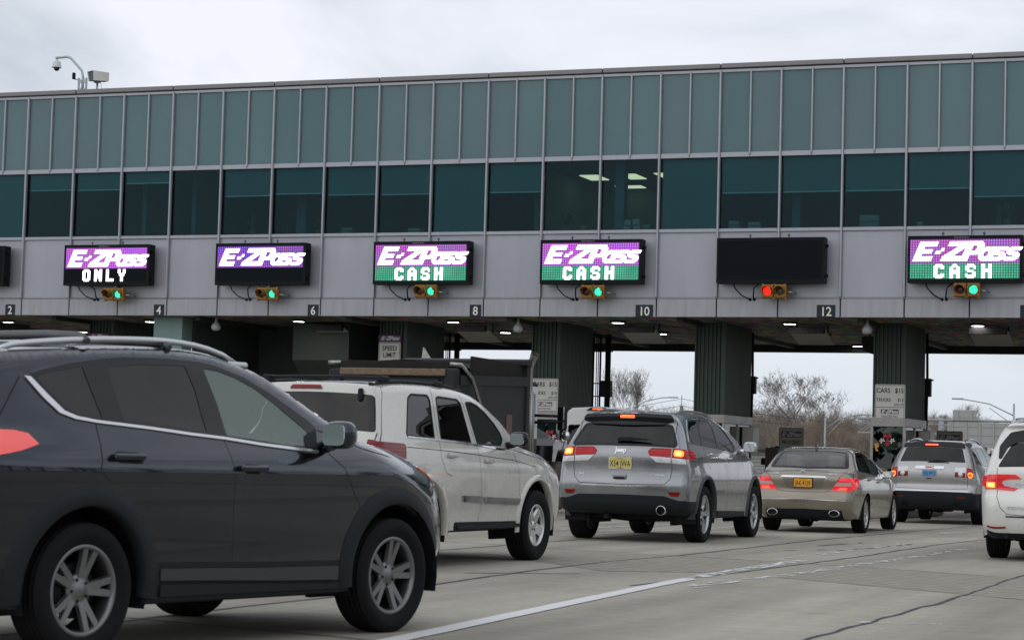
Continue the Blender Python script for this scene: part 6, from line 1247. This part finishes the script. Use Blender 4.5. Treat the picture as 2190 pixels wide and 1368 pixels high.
# ------------------------------------------------ white minivan cut by the right edge
def build_van():
    sp=CARS['van']; B=mkB(sp); sp.update(ws=(2.85,1.65),arch=1.18,zs=.27)
    root=car_root(sp,'minivan_car','pearl white minivan with bracket-shaped tail lamp at the right edge','minivan')
    pm=paint('pearl_paint',(.74,.74,.70),.08,.25); tt=lambda z:float(B.tz(z))
    dlo=rnd([(-.60,1.30),(-.48,1.52),(-.3,1.60),(.5,1.64),(1.4,1.61),(1.9,1.47),(2.5,1.22),(2.5,1.14),(1.5,1.16),(0,1.20)],.03)
    g1=rnd([(-.55,1.30),(-.45,1.50),(-.28,1.58),(.25,1.605),(.25,1.21)],.02); g2=rnd([(.33,1.61),(1.1,1.61),(1.15,1.18),(.33,1.205)],.02); g3=rnd([(1.22,1.60),(1.4,1.59),(1.9,1.45),(2.4,1.23),(2.4,1.155),(1.25,1.175)],.02)
    rear=rnd([(.58,1.455),(-.58,1.455),(-.745,1.165),(0,1.15),(.745,1.165)],.04)
    common(sp,root,pm,[],dlo,rear,side_gaps=[[(1.2,1.16),(1.22,.35)],[(.05,1.2),(-.02,.9)],[(2.5,1.14),(2.55,.4)],[(-.9,1.10),(-.6,1.05)]],shell_gaps=[[(tt(z),y) for y,z in ((.745,1.16),(.735,.78),(.69,.645),(.61,.57),(.3,.553),(-.3,.553),(-.61,.57),(-.69,.645),(-.735,.78),(-.745,1.16))]],
        clad=dict(side=[],shell=[[(-.1,-1.3),(-.1,1.3),(tt(.335),1.3),(tt(.345),0),(tt(.335),-1.3)]]))
    gt=glass('privacy_glass',(.55,.62,.65),.13); glasses(sp,root,dlo,[g1,g2,g3],gt,GLOSS); piece('rear_window',B,'shell',B.yz(rear),gt,root,off=-.002,thick=0)
    piece('spoiler',B,'shell',clampY(B,B.yz(rnd([(.735,1.27),(.74,1.43),(.62,1.585),(.4,1.62),(-.4,1.62),(-.62,1.585),(-.74,1.43),(-.735,1.27),(-.70,1.27),(-.64,1.40),(-.52,1.46),(.52,1.46),(.64,1.40),(.70,1.27)],.02)),.02),GLOSS,root,off=.012,thick=.03)
    lz=mat('lit_lens_soft',(.5,.008,.012),.15,emit=(1,.02,.02),es=.22,coat=.8)
    for s in (1,-1):
        q=lambda p:[(t,y*s) for t,y in B.yz(p)]
        o=piece('tail_lamp',B,'shell',clampY(B,q([(.750,.872),(.750,1.078),(.92,1.076),(1.2,1.02),(1.2,.892)]),.002),lz,root,off=.012,thick=.02); piece('lamp_wrap',B,'side',clampX(B,[(-1.3,.89),(-1.3,1.075),(-.80,1.06),(-.72,1.02),(-.80,.93)],.002),lz,o,off=.012,thick=.02,sg=-s)
        piece('lit_bulb',B,'shell',clampY(B,q(rnd([(.76,.892),(.76,.972),(.868,.972),(.868,.900)],.01)),.006),mat('lit_amber',(0,0,0)),o,off=.018,thick=.002)
        piece('lit_core',B,'shell',clampY(B,q(rnd([(.775,.905),(.775,.955),(.845,.955),(.845,.910)],.01)),.006),mat('lit_yellow',(0,0,0)),o,off=.021,thick=.002)
        o=piece('tail_lamp',B,'shell',q([(.742,1.078),(.503,1.062),(.441,1.009),(.587,1.006),(.665,.991),(.684,.955),(.645,.914),(.488,.888),(.529,.854),(.742,.869)]),lz,root,off=.012,thick=.02)
        piece('clear_lens',B,'shell',q([(.668,.985),(.431,.952),(.35,.95),(.35,.94),(.44,.93),(.491,.89),(.640,.916),(.675,.95)]),CLR,o,off=.008,thick=.02)
        piece('reflector',B,'shell',q([(.86,.385),(.86,.405),(.615,.418),(.635,.398)]),DRED,root,off=.01,thick=.01)
        mirror(root,pm,2.3,s*1.10,1.22,s); handle(B,root,pm,.5,1.0,s); handle(B,root,pm,1.5,.98,s)
        rail(B,root,CHR,-.4,1.5,s,dy=.05,h=.04,r=.016)
    piece('tailgate_trim',B,'shell',B.yz(box2(-.62,.62,.535,.55,.003)),BLK,root,off=.01,thick=.01)
    rear_text(B,'badge','ODYSSEY',.036,CHR,root,.60,.648,off=.01,sx=1.5,bold=.015,align='LEFT')
    b=MB(); b.tube([(-1.0,.62,.30),(-.6,.62,.30),(0,.5,.3)],.028,12); b.build('exhaust_pipe',DARKM,root)
    front_end(sp,root,CLR,.5,.7,.7,.85); put_wheels(sp,root,'six',.225,rim_mat('dark_silver_rim',(0,0,0))); seat_parts(root,LEATH,(.2,1.3),(-.4,.4),.68,.6)
    return root
build_dark(); build_white(); build_silver(); build_gold(); build_pewter(); build_van()
# ================================================================ dump truck, white van, box truck, far pickup
def build_truck():
    o=thing('dump_truck',(-16.66,37,gz(37)),'black tarped dump truck behind the off-white SUV','truck','vehicles queuing for the toll booths')
    BKP=mat('truck_body_black',(.017,.018,.020),.5,.0,var=.55,vs=2.2,bump=.2,bs=25,spec=.3,ss=(1,1,.4)); RST=mat('rusty_edge',(.17,.125,.08),.8,var=.45,vs=9,ss=(1,1,3)); TRP=mat('tarp_black',(.018,.016,.014),.65,var=.4,vs=5,bump=.5,bs=9,spec=.2); STL=mat('worn_steel',(.40,.40,.38),.35,.9,var=.25,vs=14); G_=gz(37)
    hw=1.19
    b=MB(); b.box(-hw,hw,0,.10,1.0,2.70,.02); b.box(-hw-.10,-hw+.16,-.06,.16,1.0,2.68,.03); b.box(hw-.22,hw+.06,-.06,.16,1.0,2.72,.04); b.box(-hw+.22,hw-.28,-.10,0,2.22,2.54,.04)
    for x in (-.7,0,.6): b.box(x-.07,x+.07,-.06,0,1.05,2.15,.02)
    b.box(-hw+.2,hw-.28,-.09,0,1.2,1.45,.03); b.build('tailgate',BKP,o)
    b=MB(); b.box(-hw+.14,hw-.16,-.11,.13,2.57,2.70,.015); b.build('tailgate_lip',RST,o)
    b=MB(); 
    for s in (-1,1):
        b.box(s*hw-.04,s*hw+.04,.16,3.85,1.05,2.60,.01)
        b.prism([(.1,2.42),(.1,2.60),(3.85,2.74),(3.85,2.55)],s*hw-.09,s*hw+.09,'x')
        b.box(s*hw-.08,s*hw+.08,3.70,3.90,1.05,3.0,.02)
    b.box(-hw,hw,3.80,3.88,1.0,2.95); b.box(-hw,hw,.1,3.8,1.0,1.1); b.build('dump_bed',BKP,o)
    b=MB(); n=14
    for i in range(n):       # sagging tarp between the tailgate and the headboard
        y0,y1=.02+3.72*i/n,.02+3.72*(i+1)/n
        f=lambda y,u:2.76+.22*max(0,(y-1.2)/2.6)*.55+.10*(1-u*u)+.012*math.sin(y*9+u*4)
        for k in range(8):
            u0,u1=-1+k/4,-1+(k+1)/4; b.quad((u0*(hw-.12),y0,f(y0,u0)),(u1*(hw-.12),y0,f(y0,u1)),(u1*(hw-.12),y1,f(y1,u1)),(u0*(hw-.12),y1,f(y1,u0)))
    b.box(-hw+.12,hw-.12,-.02,.03,2.68,2.84,.01); b.box(hw-.06,hw+.0,1.0,3.7,2.55,2.99,.01)
    b.build('tarp',TRP,o)
    b=MB(); b.tube([(-hw-.14,.02,2.80),(-hw+.12,.02,2.80)],.035,10); b.tube([(-hw,3.86,3.02),(hw+.12,3.86,3.02)],.05,10); b.build('tarp_roller',STL,o)
    b=MB(); b.tube([(hw-.1,.02,2.80),(hw+.10,.05,2.79),(hw+.13,.6,2.56),(hw+.13,1.1,2.1),(hw+.13,1.5,1.45),(hw+.12,1.8,1.1)],.034,8); b.build('tarp_arm',STL,o)
    b=MB(); b.prism([(3.86,2.95),(3.86,3.10),(3.5,3.05),(3.5,2.97)],-hw-.2,hw+.12,'x'); b.prism([(-hw+.1,3.0),(-hw+.35,3.0),(-hw+.13,3.32)],3.86,3.95,'y',mi=1); b.build('cab_guard',[BKP,STL],o)
    sx=hw-.02; b=MB(); b.tube([(sx,4.15,1.2),(sx,4.15,2.45)],.085,12); b.tube([(sx,4.15,2.4),(sx,4.15,2.86),(sx+.03,4.12,3.02),(sx+.14,4.02,3.22)],[.062,.065,.068,.09],14,cap=False); b.build('exhaust_stack',STL,o)
    pm=bpy.data.materials.new('perforated_steel'); pm.use_nodes=True; t=pm.node_tree; bs_=t.nodes['Principled BSDF']; bs_.inputs['Metallic'].default_value=.8; bs_.inputs['Roughness'].default_value=.4; tc=N(t,'ShaderNodeTexCoord'); mp=N(t,'ShaderNodeMapping'); mp.inputs['Scale'].default_value=(26,26,26); t.links.new(tc.outputs['Object'],mp.inputs[0]); v=N(t,'ShaderNodeTexVoronoi',i={'Scale':1.,'Randomness':0.}); t.links.new(mp.outputs[0],v.inputs[0]); r=N(t,'ShaderNodeValToRGB'); r.color_ramp.elements[0].position=.30; r.color_ramp.elements[0].color=(.01,.01,.01,1); r.color_ramp.elements[1].position=.36; r.color_ramp.elements[1].color=(.45,.44,.42,1); t.links.new(v.outputs['Distance'],r.inputs[0]); t.links.new(r.outputs[0],bs_.inputs['Base Color'])
    b=MB(); b.tube([(sx,4.15,1.15),(sx,4.15,2.42)],.115,16); b.build('heat_shield',pm,o)
    CBP=mat('cab_black',(.012,.013,.017),.12,.3,coat=1.)
    b=MB(); b.box(-.94,.94,4.35,5.55,.9,2.70,.10,seg=3); b.build('cab',CBP,o); b=MB(); b.prism([(5.5,.75),(7.35,.75),(7.35,1.35),(7.1,1.62),(5.5,1.85)],-.72,.72,'x'); b.build('bonnet',CBP,o)
    b=MB(); b.box(.942,.95,4.6,5.3,1.75,2.45,.002); b.box(-.95,-.942,4.6,5.3,1.75,2.45,.002); b.build('cab_window',glass('privacy_glass',(.55,.62,.65),.13),o)
    for s in (-1,1):
        b=MB(); P=[(5.55,1.05),(5.6,1.38),(5.78,1.52),(6.5,1.48),(7.05,1.25),(7.22,.90)]; P2=[(7.08,.90),(6.95,1.15),(6.45,1.32),(5.95,1.30),(5.75,1.05)]; b.prism(P+P2,s*.75 if s>0 else -1.26,1.26 if s>0 else -.75,'x'); b.build('front_fender',CBP,o)
        b=MB(); b.lathe([(.26,-.14),(.40,-.15),(.50,-.13),(.52,-.08),(.52,.08),(.50,.13),(.40,.15),(.26,.14)],40,axis='x',c=(s*1.07,6.45,.54)); w=b.build('wheel',mat('dusty_tyre',(.10,.085,.07),.85,var=.2,vs=8),o); b=MB(); b.lathe([(.001,s*.16),(.10,s*.16),(.12,s*.06),(.26,s*.05),(.27,s*.14)],28,axis='x',c=(s*1.07,6.45,.54)); b.build('rim',STL,w)
        for yy in (1.3,):
            b=MB()
            for q in (0,-.34): b.lathe([(.26,-.14),(.40,-.15),(.50,-.13),(.52,-.08),(.52,.08),(.50,.13),(.40,.15),(.26,.14),(.25,0),(.001,0)],36,axis='x',c=(s*(1.05+q),yy,.54))
            b.build('wheel',RUB,o)
        b=MB(); b.box(s*1.44-.10,s*1.44+.10,5.55,5.68,1.70,2.22,.04,seg=2); mm=b.build('side_mirror',BLK,o); b=MB(); b.box(s*1.44-.075,s*1.44+.075,5.535,5.548,1.92,2.19); b.box(s*1.44-.075,s*1.44+.075,5.535,5.548,1.74,1.88); b.build('mirror_glass',mat('mirror_glass',(.75,.8,.82),.02,1.),mm)
        b=MB(); b.tube([(s*.93,5.3,2.0),(s*1.48,5.62,2.0)],.03,8); b.tube([(s*.93,5.3,1.86),(s*1.48,5.62,1.88)],.03,8); b.build('mirror_arm',BLK,o)
        b=MB(); b.lathe([(.001,-.02),(.07,-.012),(.10,.01),(.001,.04)],18,axis='y',c=(s*1.52,5.62,1.60)); b.tube([(s*1.52,5.65,1.55),(s*1.35,5.9,1.25)],.012,6); b.build('round_mirror',CHR,o)
    b=MB(); b.tube([(1.14,4.45,1.35),(1.16,4.45,2.35),(1.12,4.45,2.40)],.016,8); b.build('grab_rail',CHR,o)
    b=MB(); b.box(-.4,.4,.5,6.9,.62,.98,.02); b.tube([(-1.1,1.3,.54),(1.1,1.3,.54)],.09,10); b.tube([(-1.1,6.45,.54),(1.1,6.45,.54)],.07,10); b.box(.75,1.1,2.6,3.7,.55,.95,.04); b.build('chassis',DARKM,o)
    b=MB(); b.box(hw+.042,hw+.05,2.95,3.3,1.55,1.95); b.build('warning_sticker',mat('sticker_dull',(.16,.10,.08),.8,var=.4,vs=20),o); b=MB(); b.box(hw+.042,hw+.05,3.5,3.6,1.35,1.6); b.build('warning_sticker',mat('sticker_blue',(.20,.28,.33),.8,var=.5,vs=12),o)
    b=MB(); b.lathe([(.001,-.03),(.035,-.02),(.04,.0)],12,axis='y',c=(hw-.05,-.06,2.33)); b.build('marker_lamp',mat('orange_lamp',(.8,.25,.03),.3,emit=(1,.25,.03),es=.6),o)
    o.rotation_euler=(0,0,math.radians(3))
    for ch in [c for c in o.children_recursive if c.type=='MESH']:
        for v in ch.data.vertices:
            if v.co.y>3.4: v.co.y+=.45
    return o
build_truck()
def build_boxvan():
    g=gz(50.6); x0,x1=-18.25,-16.35; o=thing('cargo_van',((x0+x1)/2,50.6,g),'tall white cargo van behind the silver SUV and below the canopy','van','vehicles queuing for the toll booths'); WP=mat('van_white',(.60,.61,.60),.3,coat=.6,var=.04,vs=4); B0=0.
    hw=(x1-x0)/2+.05
    # section with tumblehome, lofted along the length
    def sec(k,y,ins=0.):
        L=[(hw-.06,.42),(hw,.70),(hw,1.20),(hw-.05,1.75),(hw-.13,2.20),(hw-.19,2.36),(hw-.30,2.44),(0,2.48)]; L=[(max(0,x-ins),z-ins*.6 if z>2 else z) for x,z in L]; P=L+[(-x,z) for x,z in L[-2::-1]]; return [b.b.verts.new((x,y,z)) for x,z in P]
    b=MB(); rings=[sec(0,.00,.05),sec(0,.05,.01),sec(0,.12,0),sec(0,4.3,0),sec(0,4.9,.05)]
    for a,c in zip(rings,rings[1:]):
        for k in range(len(a)-1): f=b.b.faces.new([a[k],a[k+1],c[k+1],c[k]]); f.smooth=True
    b.b.faces.new(rings[0]); b.b.faces.new(rings[-1]); b.prism([(4.85,.45),(5.9,.45),(5.95,.95),(5.6,1.15),(4.85,2.2)],-hw+.1,hw-.1,'x'); b.box(-hw+.06,hw-.06,.02,4.8,.40,.46); b.build('body',WP,o)
    vg=glass('privacy_glass',(.55,.62,.65),.13)
    for s in (-1,1):
        b=MB(); pl=rnd([(s*.06,1.38),(s*(hw-.20),1.38),(s*(hw-.24),2.02),(s*.06,2.04)],.06); b.prism(pl,-.022,-.004); dd=b.build('rear_window',vg,o)
        b=MB(); pl=rnd([(s*(hw-.10),.80),(s*(hw-.005),.80),(s*(hw-.02),1.36),(s*(hw-.08),1.36)],.02); b.prism(pl,-.03,.02); tl=b.build('tail_lamp',mat('lit_brake_soft',(0,0,0)),o); b=MB(); b.prism([(s*(hw-.095),.93),(s*(hw-.01),.93),(s*(hw-.02),1.08),(s*(hw-.09),1.08)],-.034,-.030); b.build('clear_lens',CLR,tl)
        for z in (.85,2.0,.64): b=MB(); b.box(s*(hw-.14) if s>0 else -hw+.02,s*(hw-.02) if s>0 else -hw+.14,-.03,.02,z-.05,z+.05,.01); b.build('door_hinge',mat('hinge_white',(.5,.5,.48),.4),o)
    b=MB(); b.box(-.006,.006,-.006,.01,.5,2.35); b.build('door_gap',GAP,o); b=MB(); b.prism([(-.30,2.38),(.30,2.38),(.18,2.45),(-.18,2.45)],-.05,.06); lb=b.build('brake_lamp',BLK,o); b=MB(); b.box(-.13,.13,-.056,-.048,2.40,2.43); b.build('lit_strip',mat('lit_brake',(0,0,0)),lb)
    b=MB(); b.box(-hw+.05,hw-.05,-.08,.1,.38,.56,.03); b.build('rear_bumper',BLK,o)
    w=make_wheel(.345,.22,.2,'six',rim_mat('dark_silver_rim',(0,0,0))); first=True
    for yy in (.95,4.6):
        for s in (-1,1): q=w if first else copy_tree(w); first=False; q.parent=o; q.location=(s*(hw-.14),yy,.345); q.rotation_euler=(0,0,PI/2 if s>0 else -PI/2)
build_boxvan()
def build_boxtruck():
    Y=150; s=Y/85; o=thing('box_truck',(-13.27*s+1.3,Y,gz(Y)),'white rental box truck beyond the plaza at the right edge','truck'); WP=mat('van_white',(0,0,0)); b=MB(); b.box(-1.3,1.3,0,6,.9,3.48,.03); b.build('cargo_box',WP,o)
    b=MB(); b.box(-1.12,1.12,-.03,.0,1.1,3.25,.01); b.build('roller_door',mat('door_white',(.50,.50,.48),.5,var=.05,vs=3),o); b=MB(); b.box(-1.3,-1.14,-.02,.02,.9,2.35); b.box(1.14,1.3,-.02,.02,.9,2.35); b.build('corner_post',METD,o)
    text_on('lettering','Ryder.com',.26,SB,o,(-.15,-.05,2.85),off=.03,sx=1.0,shear=.1); b=MB(); b.prism([(-.6,2.2),(-.1,2.15),(.5,2.22),(.2,2.05),(-.05,2.0),(-.3,1.8),(-.15,2.08)],-.05,-.04); b.build('emblem',SB,o)
    b=MB(); b.box(-.95,.95,6.1,8,.7,2.3,.1,seg=2); b.build('cab',WP,o)
    b=MB()
    for yy in (1.2,7.2):
        for q in (-1.05,1.05): b.lathe([(.001,-.13),(.4,-.13),(.45,-.1),(.45,.1),(.4,.13),(.001,.13)],20,axis='x',c=(q,yy,.45))
    b.build('wheel',RUB,o); b=MB(); b.box(-.95,.95,0,7.8,.55,.92); b.build('chassis',DARKM,o)
build_boxtruck()
def build_far():
    sp=dict(CARS['pewter']); sp['pose']=(-9.1,63.0,0.0); sp.update(W=.95); B=mkB(sp); sp.update(ws=(2.57,1.72),arch=1.2,zs=.34); root=car_root(sp,'suv_car','black SUV with roof rails just beyond the canopy between silver SUV and minivan','SUV')
    rear=rnd([(.60,1.635),(-.60,1.635),(-.70,1.34),(0,1.325),(.70,1.34)],.03); dlo=rnd([(-.62,1.34),(-.50,1.55),(-.36,1.655),(.2,1.685),(1.2,1.68),(1.7,1.58),(2.2,1.35),(2.2,1.26),(1.3,1.28),(0,1.30)],.03)
    common(sp,root,paint('black_paint',(.012,.013,.016),.3,.25),[],dlo,rear,grid=.09); gt=glass('privacy_glass',(0,0,0)); piece('rear_window',B,'shell',B.yz(rear),gt,root,off=-.002,thick=0)
    for s in (-1,1): piece('side_window',B,'side',dlo,gt,root,off=-.004,thick=0,sg=s); rail(B,root,CHR,-.45,1.5,s,dy=.06,h=.06,r=.024)
    put_wheels(sp,root,'six',.235,rim_mat('dark_silver_rim',(0,0,0)))
build_far()
# ================================================================ beyond the plaza
BARK=mat('bark',(.15,.13,.115),.9,var=.25,vs=3); TWIG=mat('twigs',(.20,.17,.15),.9)
def tree(x,y,H,W_,lab,seed,dens=1.,mt=TWIG,group='bare trees beyond the toll plaza',name='bare_tree',r0=None,spread=.55,lv=6):
    rd=random.Random(seed); o=thing(name,(x,y,gz(60)),lab,'tree',group); T=MB(); C_=MB(); r0=r0 or H*.022; q=[0]
    def seg(b,p,a,r1,r2,n):
        d=(a-p); 
        if d.length<1e-4: return
        d.normalize(); u=d.orthogonal().normalized(); v=d.cross(u); A=[b.b.verts.new(p+(u*math.cos(2*PI*k/n)+v*math.sin(2*PI*k/n))*r1) for k in range(n)]; B_=[b.b.verts.new(a+(u*math.cos(2*PI*k/n)+v*math.sin(2*PI*k/n))*r2) for k in range(n)]
        for k in range(n): b.b.faces.new([A[k],A[(k+1)%n],B_[(k+1)%n],B_[k]])
    def grow(p,d,L,r,l):
        b=T if l<2 else C_; n=6 if l<2 else (4 if l<4 else 3); steps=3 if l<4 else 2; c=p; dd=d.copy(); pts=[]
        for i in range(steps):
            dd=(dd+Vector((rd.uniform(-1,1),rd.uniform(-1,1),rd.uniform(-.5,.8)))*.16).normalized(); e=c+dd*L/steps; ra=r*(1-.35*i/steps); rb=r*(1-.35*(i+1)/steps); seg(b,c,e,ra,rb,n); c=e; pts.append((c,dd.copy(),rb))
        if l>=lv: return
        k=(3 if l<3 else 4) if l>0 else 5
        for j in range(int(k*dens+.5)):
            c2,d2,rb=pts[-1] if j<2 else rd.choice(pts); a=Vector((rd.uniform(-1,1),rd.uniform(-1,1),rd.uniform(-.2,.7))).normalized(); nd=(d2*(1-spread)+a*spread*1.25+Vector((0,0,.12))).normalized()
            grow(c2,nd,L*rd.uniform(.60,.82),max(rb*rd.uniform(.5,.72),H*.0009),l+1)
    grow(Vector((0,0,-.3)),Vector((rd.uniform(-.1,.1),0,1)),H*.27,r0,0)
    vs=[v.co for v in T.b.verts]+[v.co for v in C_.b.verts]; top=max(v.z for v in vs); wx=max(abs(v.x) for v in vs)*2; kz,kx=H/top,W_/wx
    for bb in (T,C_):
        for v in bb.b.verts: v.co=Vector((v.co.x*kx,v.co.y*kx,v.co.z*kz))
    T.build('trunk',BARK,o,fix=False); C_.build('crown',mt,o,fix=False); return o
G3=3.0
def tp(x,y,z,Y,Y2): k=Y2/Y; return x*k,Y2,1.1+(z-1.1)*k
for (x,y,z,Y,Y2,wd,lab,seed,dn) in ((-29.2,0,5.35,90,200,2.6,'slender bare tree seen between the two middle pillars',11,1.0),(-18.2,0,4.55,75,200,3.4,'broad bare tree with wide crown above the PROCEED sign',12,1.12),(-18.6,0,4.5,110,230,3.3,'round bare tree behind the overhead sign gantry',13,1.15)):
    X,_,Hh=tp(x,y,z,Y,Y2); tree(X,Y2,Hh,wd*Y2/Y*1.22,lab,seed,dn)
for k,(px_,top,w) in enumerate([(-31.0,3.2,2.2),(-33.,3.1,2.4),(-28.2,3.6,2.),(-27.1,3.4,2.2),(-20.9,3.55,1.8),(-21.9,3.3,2.2),(-17.4,3.4,2.4),(-16.6,3.2,2.),(-22.6,3.1,1.8),(-15.7,3.3,2.2)]):
    X,_,Hh=tp(px_*.96,0,top,90,170+8*(k%4)); tree(X,170+8*(k%4),Hh,w*2.4,['small brownish bare tree','low bare scrub tree','grey-brown bare sapling'][k%3]+[' behind the slender tree',' behind the middle pillars',' left of the sedan',' above the sedan roof',' between the pillars over the sedan',' near the street light',' left of the wreath booth',' behind the wreath booth',' beyond the silver SUV',' beside the far SUV'][k],30+k,1.15,mat('scrub_twigs',(.24,.19,.15),.9),lv=5,spread=.62)
def thicket():
    V=[];F=[];n=0; rd=random.Random(9); src=[]
    for sd in range(6):
        t=tree(0,0,5.,4.2,'x',300+sd,1.2,name='tmp',lv=5,spread=.66); A=[];B_=[];m=0
        for ch in t.children:
            A+=[tuple(v.co) for v in ch.data.vertices]; B_+=[tuple(k+m for k in p.vertices) for p in ch.data.polygons]; m=len(A); bpy.data.objects.remove(ch)
        bpy.data.objects.remove(t); src.append((np.array(A),B_))
    for k in range(230):
        A,B_=src[k%6]; Y=rd.uniform(188,250); X=rd.uniform(-.41,-.12)*Y; h=rd.uniform(.75,1.45)*(1+.4*noise.noise(Vector((X*.05,2,3)))); a=rd.uniform(0,2*PI); c,s_=math.cos(a),math.sin(a); w=h*rd.uniform(.9,1.5)
        P=np.c_[(A[:,0]*c-A[:,1]*s_)*w+X,(A[:,0]*s_+A[:,1]*c)*w+Y,A[:,2]*h-.3]; V.append(P); F+=[tuple(q+n for q in f) for f in B_]; n+=len(P)
    me=bpy.data.meshes.new('thicket'); me.from_pydata(np.vstack(V).tolist(),[],F); o=link('thicket',me,mat('thicket_twigs',(.27,.225,.19),.95,var=.3,vs=.4)); tag(o,'mass of bare grey-brown winter brush below the taller trees','brush',kind='stuff')
thicket()
b=MB(); rd=random.Random(77)
for k in range(14000):
    x=rd.uniform(-330,120); hm=3.0+1.5*noise.noise(Vector((x*.045,1,2)))+.6*noise.noise(Vector((x*.2,4,2))); z=hm*rd.random()**.7; y=rd.uniform(262,276); s_=rd.uniform(.12,.4); u=Vector((rd.uniform(-1,1),rd.uniform(-.3,.3),rd.uniform(-.2,1))).normalized()*s_; w=Vector((-u.z,0,u.x))*.16; c=Vector((x,y,z)); b.quad(c-u-w,c+u-w*.3,c+u+w*.3,c-u+w)
o=b.build('tree_line',mat('far_wood',(.28,.25,.23),.95,var=.4,vs=.25),fix=False); tag(o,'far low band of brown winter wood on the horizon','wood',kind='stuff')
# low building glimpsed left of the sedan
b=MB(); b.box(-1.3,1.3,0,4,-.2,1.9); 
for k in range(9): b.box(-1.3,1.3,-.02,0,.1+k*.2,.12+k*.2,mi=1)
bb=thing('roadside_shed',(-31.2,120,gz(60)),'pale low shed glimpsed between booth and tan sedan','shed'); b.build('wall',[mat('shed_wall',(.36,.36,.35),.8,var=.15,vs=2),METD],bb); b=MB(); b.prism([(-1.5,1.9),(1.5,1.9),(1.5,2.05),(-1.5,2.05)],-.4,4.4,'y'); b.build('roof',METD,bb)
GAL=mat('galvanised',(.38,.40,.40),.5,.5,var=.1,vs=3)
def street_light(x,y,h,arm,lab,double=False):
    o=thing('street_light',(x,y,gz(60)),lab,'street light','street lights beyond the plaza'); b=MB(); b.tube([(0,0,0),(0,0,h)],[.11,.07],8); b.build('pole',GAL,o); b=MB(); b.tube([(0,0,h-.9),(arm*.4,0,h-.05),(arm*.8,0,h+.25),(arm,0,h+.3)],.045,6); b.tube([(0,0,h-1.6),(arm*.4,0,h-.35)],.03,6); b.build('arm',GAL,o); b=MB(); b.box(arm-.1,arm+.75,-.14,.14,h+.24,h+.36,.04); b.build('lamp_head',GAL,o)
street_light(-30.9*1.9,180,6.4,3.6,'street light arm showing above the silver SUV roof'); street_light(-20.76*1.9,171,5.0,2.9,'street light with long arm between sedan and wreath booth'); street_light(-15.9*1.5,165,6.2,-4.5,'long curved street light arm in front of the gantry')
o=thing('utility_pole',(-30.02*1.8,180,gz(60)),'brown wooden utility pole above the silver SUV roof','utility pole'); b=MB(); b.tube([(0,0,0),(0,0,6.0)],.16,8); b.tube([(0,0,6.),(0,0,6.9)],.03,5); b.build('pole',mat('pole_wood',(.20,.16,.11),.9),o); b=MB()
for q in (-1,1):
    for zz in (6.6,6.0): b.tube([(0,0,zz),(q*6,0,zz-1.1),(q*14,0,zz-1.9)],.018,4)
b.build('wires',METD,o)
# overhead gantry with sign backs
Yg=130; kx=Yg/120; o=thing('sign_gantry',(-20,Yg,gz(60)),'grey steel truss gantry carrying sign backs at the right','gantry'); b=MB(); xs=np.arange(-8,16,1.15)
zt,zb_=1.1+2.78*kx,1.1+2.0*kx
for yy in (0,1.0):
    b.tube([(-8,yy,zt),(16,yy,zt)],.06,6); b.tube([(-8,yy,zb_),(16,yy,zb_)],.06,6); b.tube([(-8,yy,(zt+zb_)/2+.15),(16,yy,(zt+zb_)/2+.15)],.03,5)
    for k,(a,c) in enumerate(zip(xs,xs[1:])): b.tube([(a,yy,zt if k%2 else zb_),(c,yy,zb_ if k%2 else zt)],.028,5)
b.build('truss',GAL,o); b=MB(); b.tube([(-3.1,.5,0),(-3.1,.5,zt)],.16,8); b.tube([(15,.5,0),(15,.5,zt)],.16,8); b.build('gantry_leg',GAL,o)
for (x0,x1,z0,z1) in ((-2.6,1.6,2.55,4.0),(-2.3,-.9,4.1,4.72),(3.4,8.5,2.5,4.6)):
    b=MB(); b.box(x0,x1,-.3,-.24,z0,z1,.02); 
    for q in np.arange(x0+.3,x1,.8): b.box(q-.05,q+.05,-.36,-.3,z0,z1)
    for q in np.arange(z0+.2,z1,.5): b.box(x0,x1,-.33,-.3,q-.02,q+.02)
    b.build('sign_back',mat('sign_back',(.36,.37,.36),.6,var=.06,vs=2),o)
b=MB(); 
for q in (2.1,3.2,-.2): b.box(q-.2,q+.2,-1.0,-.6,1.9,2.1,.04); b.tube([(q,-.6,2.0),(q,0,2.5)],.02,5)
b.build('sign_light',mat('light_white',(.7,.7,.7),.4),o)
# ================================================================ behind and beside the camera: woods that the car panels mirror
def woods():
    rd=random.Random(4); b=MB()
    def blob(x,y,h,w):
        for k in range(170):
            a=rd.uniform(0,2*PI); r=w*math.sqrt(rd.random()); z=h*(.25+.75*rd.random()); s=rd.uniform(.15,.5); px_,py_=x+r*math.cos(a)*.6,y+r*math.sin(a)*.6; u=Vector((rd.uniform(-1,1),rd.uniform(-1,1),rd.uniform(-1,1))).normalized(); v=u.orthogonal().normalized(); c=Vector((px_,py_,z)); b.quad(c-u*s-v*s*.5,c+u*s-v*s*.5,c+u*s+v*s*.5,c-u*s+v*s*.5)
        b.tube([(x,y,-.1),(x,y,h*.8)],.25,5)
    for k in range(60): blob(34+rd.uniform(-4,14),-40+k*3.4+rd.uniform(-2,2),rd.uniform(6,11),3.2)
    for k in range(44): blob(-80+k*3.2,-42+rd.uniform(-10,4),rd.uniform(6,11),3.2)
    o=b.build('roadside_wood',mat('wood_mass',(.045,.045,.035),.9,var=.3,vs=.5),fix=False); tag(o,'belt of winter trees along the near roadside','wood',kind='stuff')
woods()
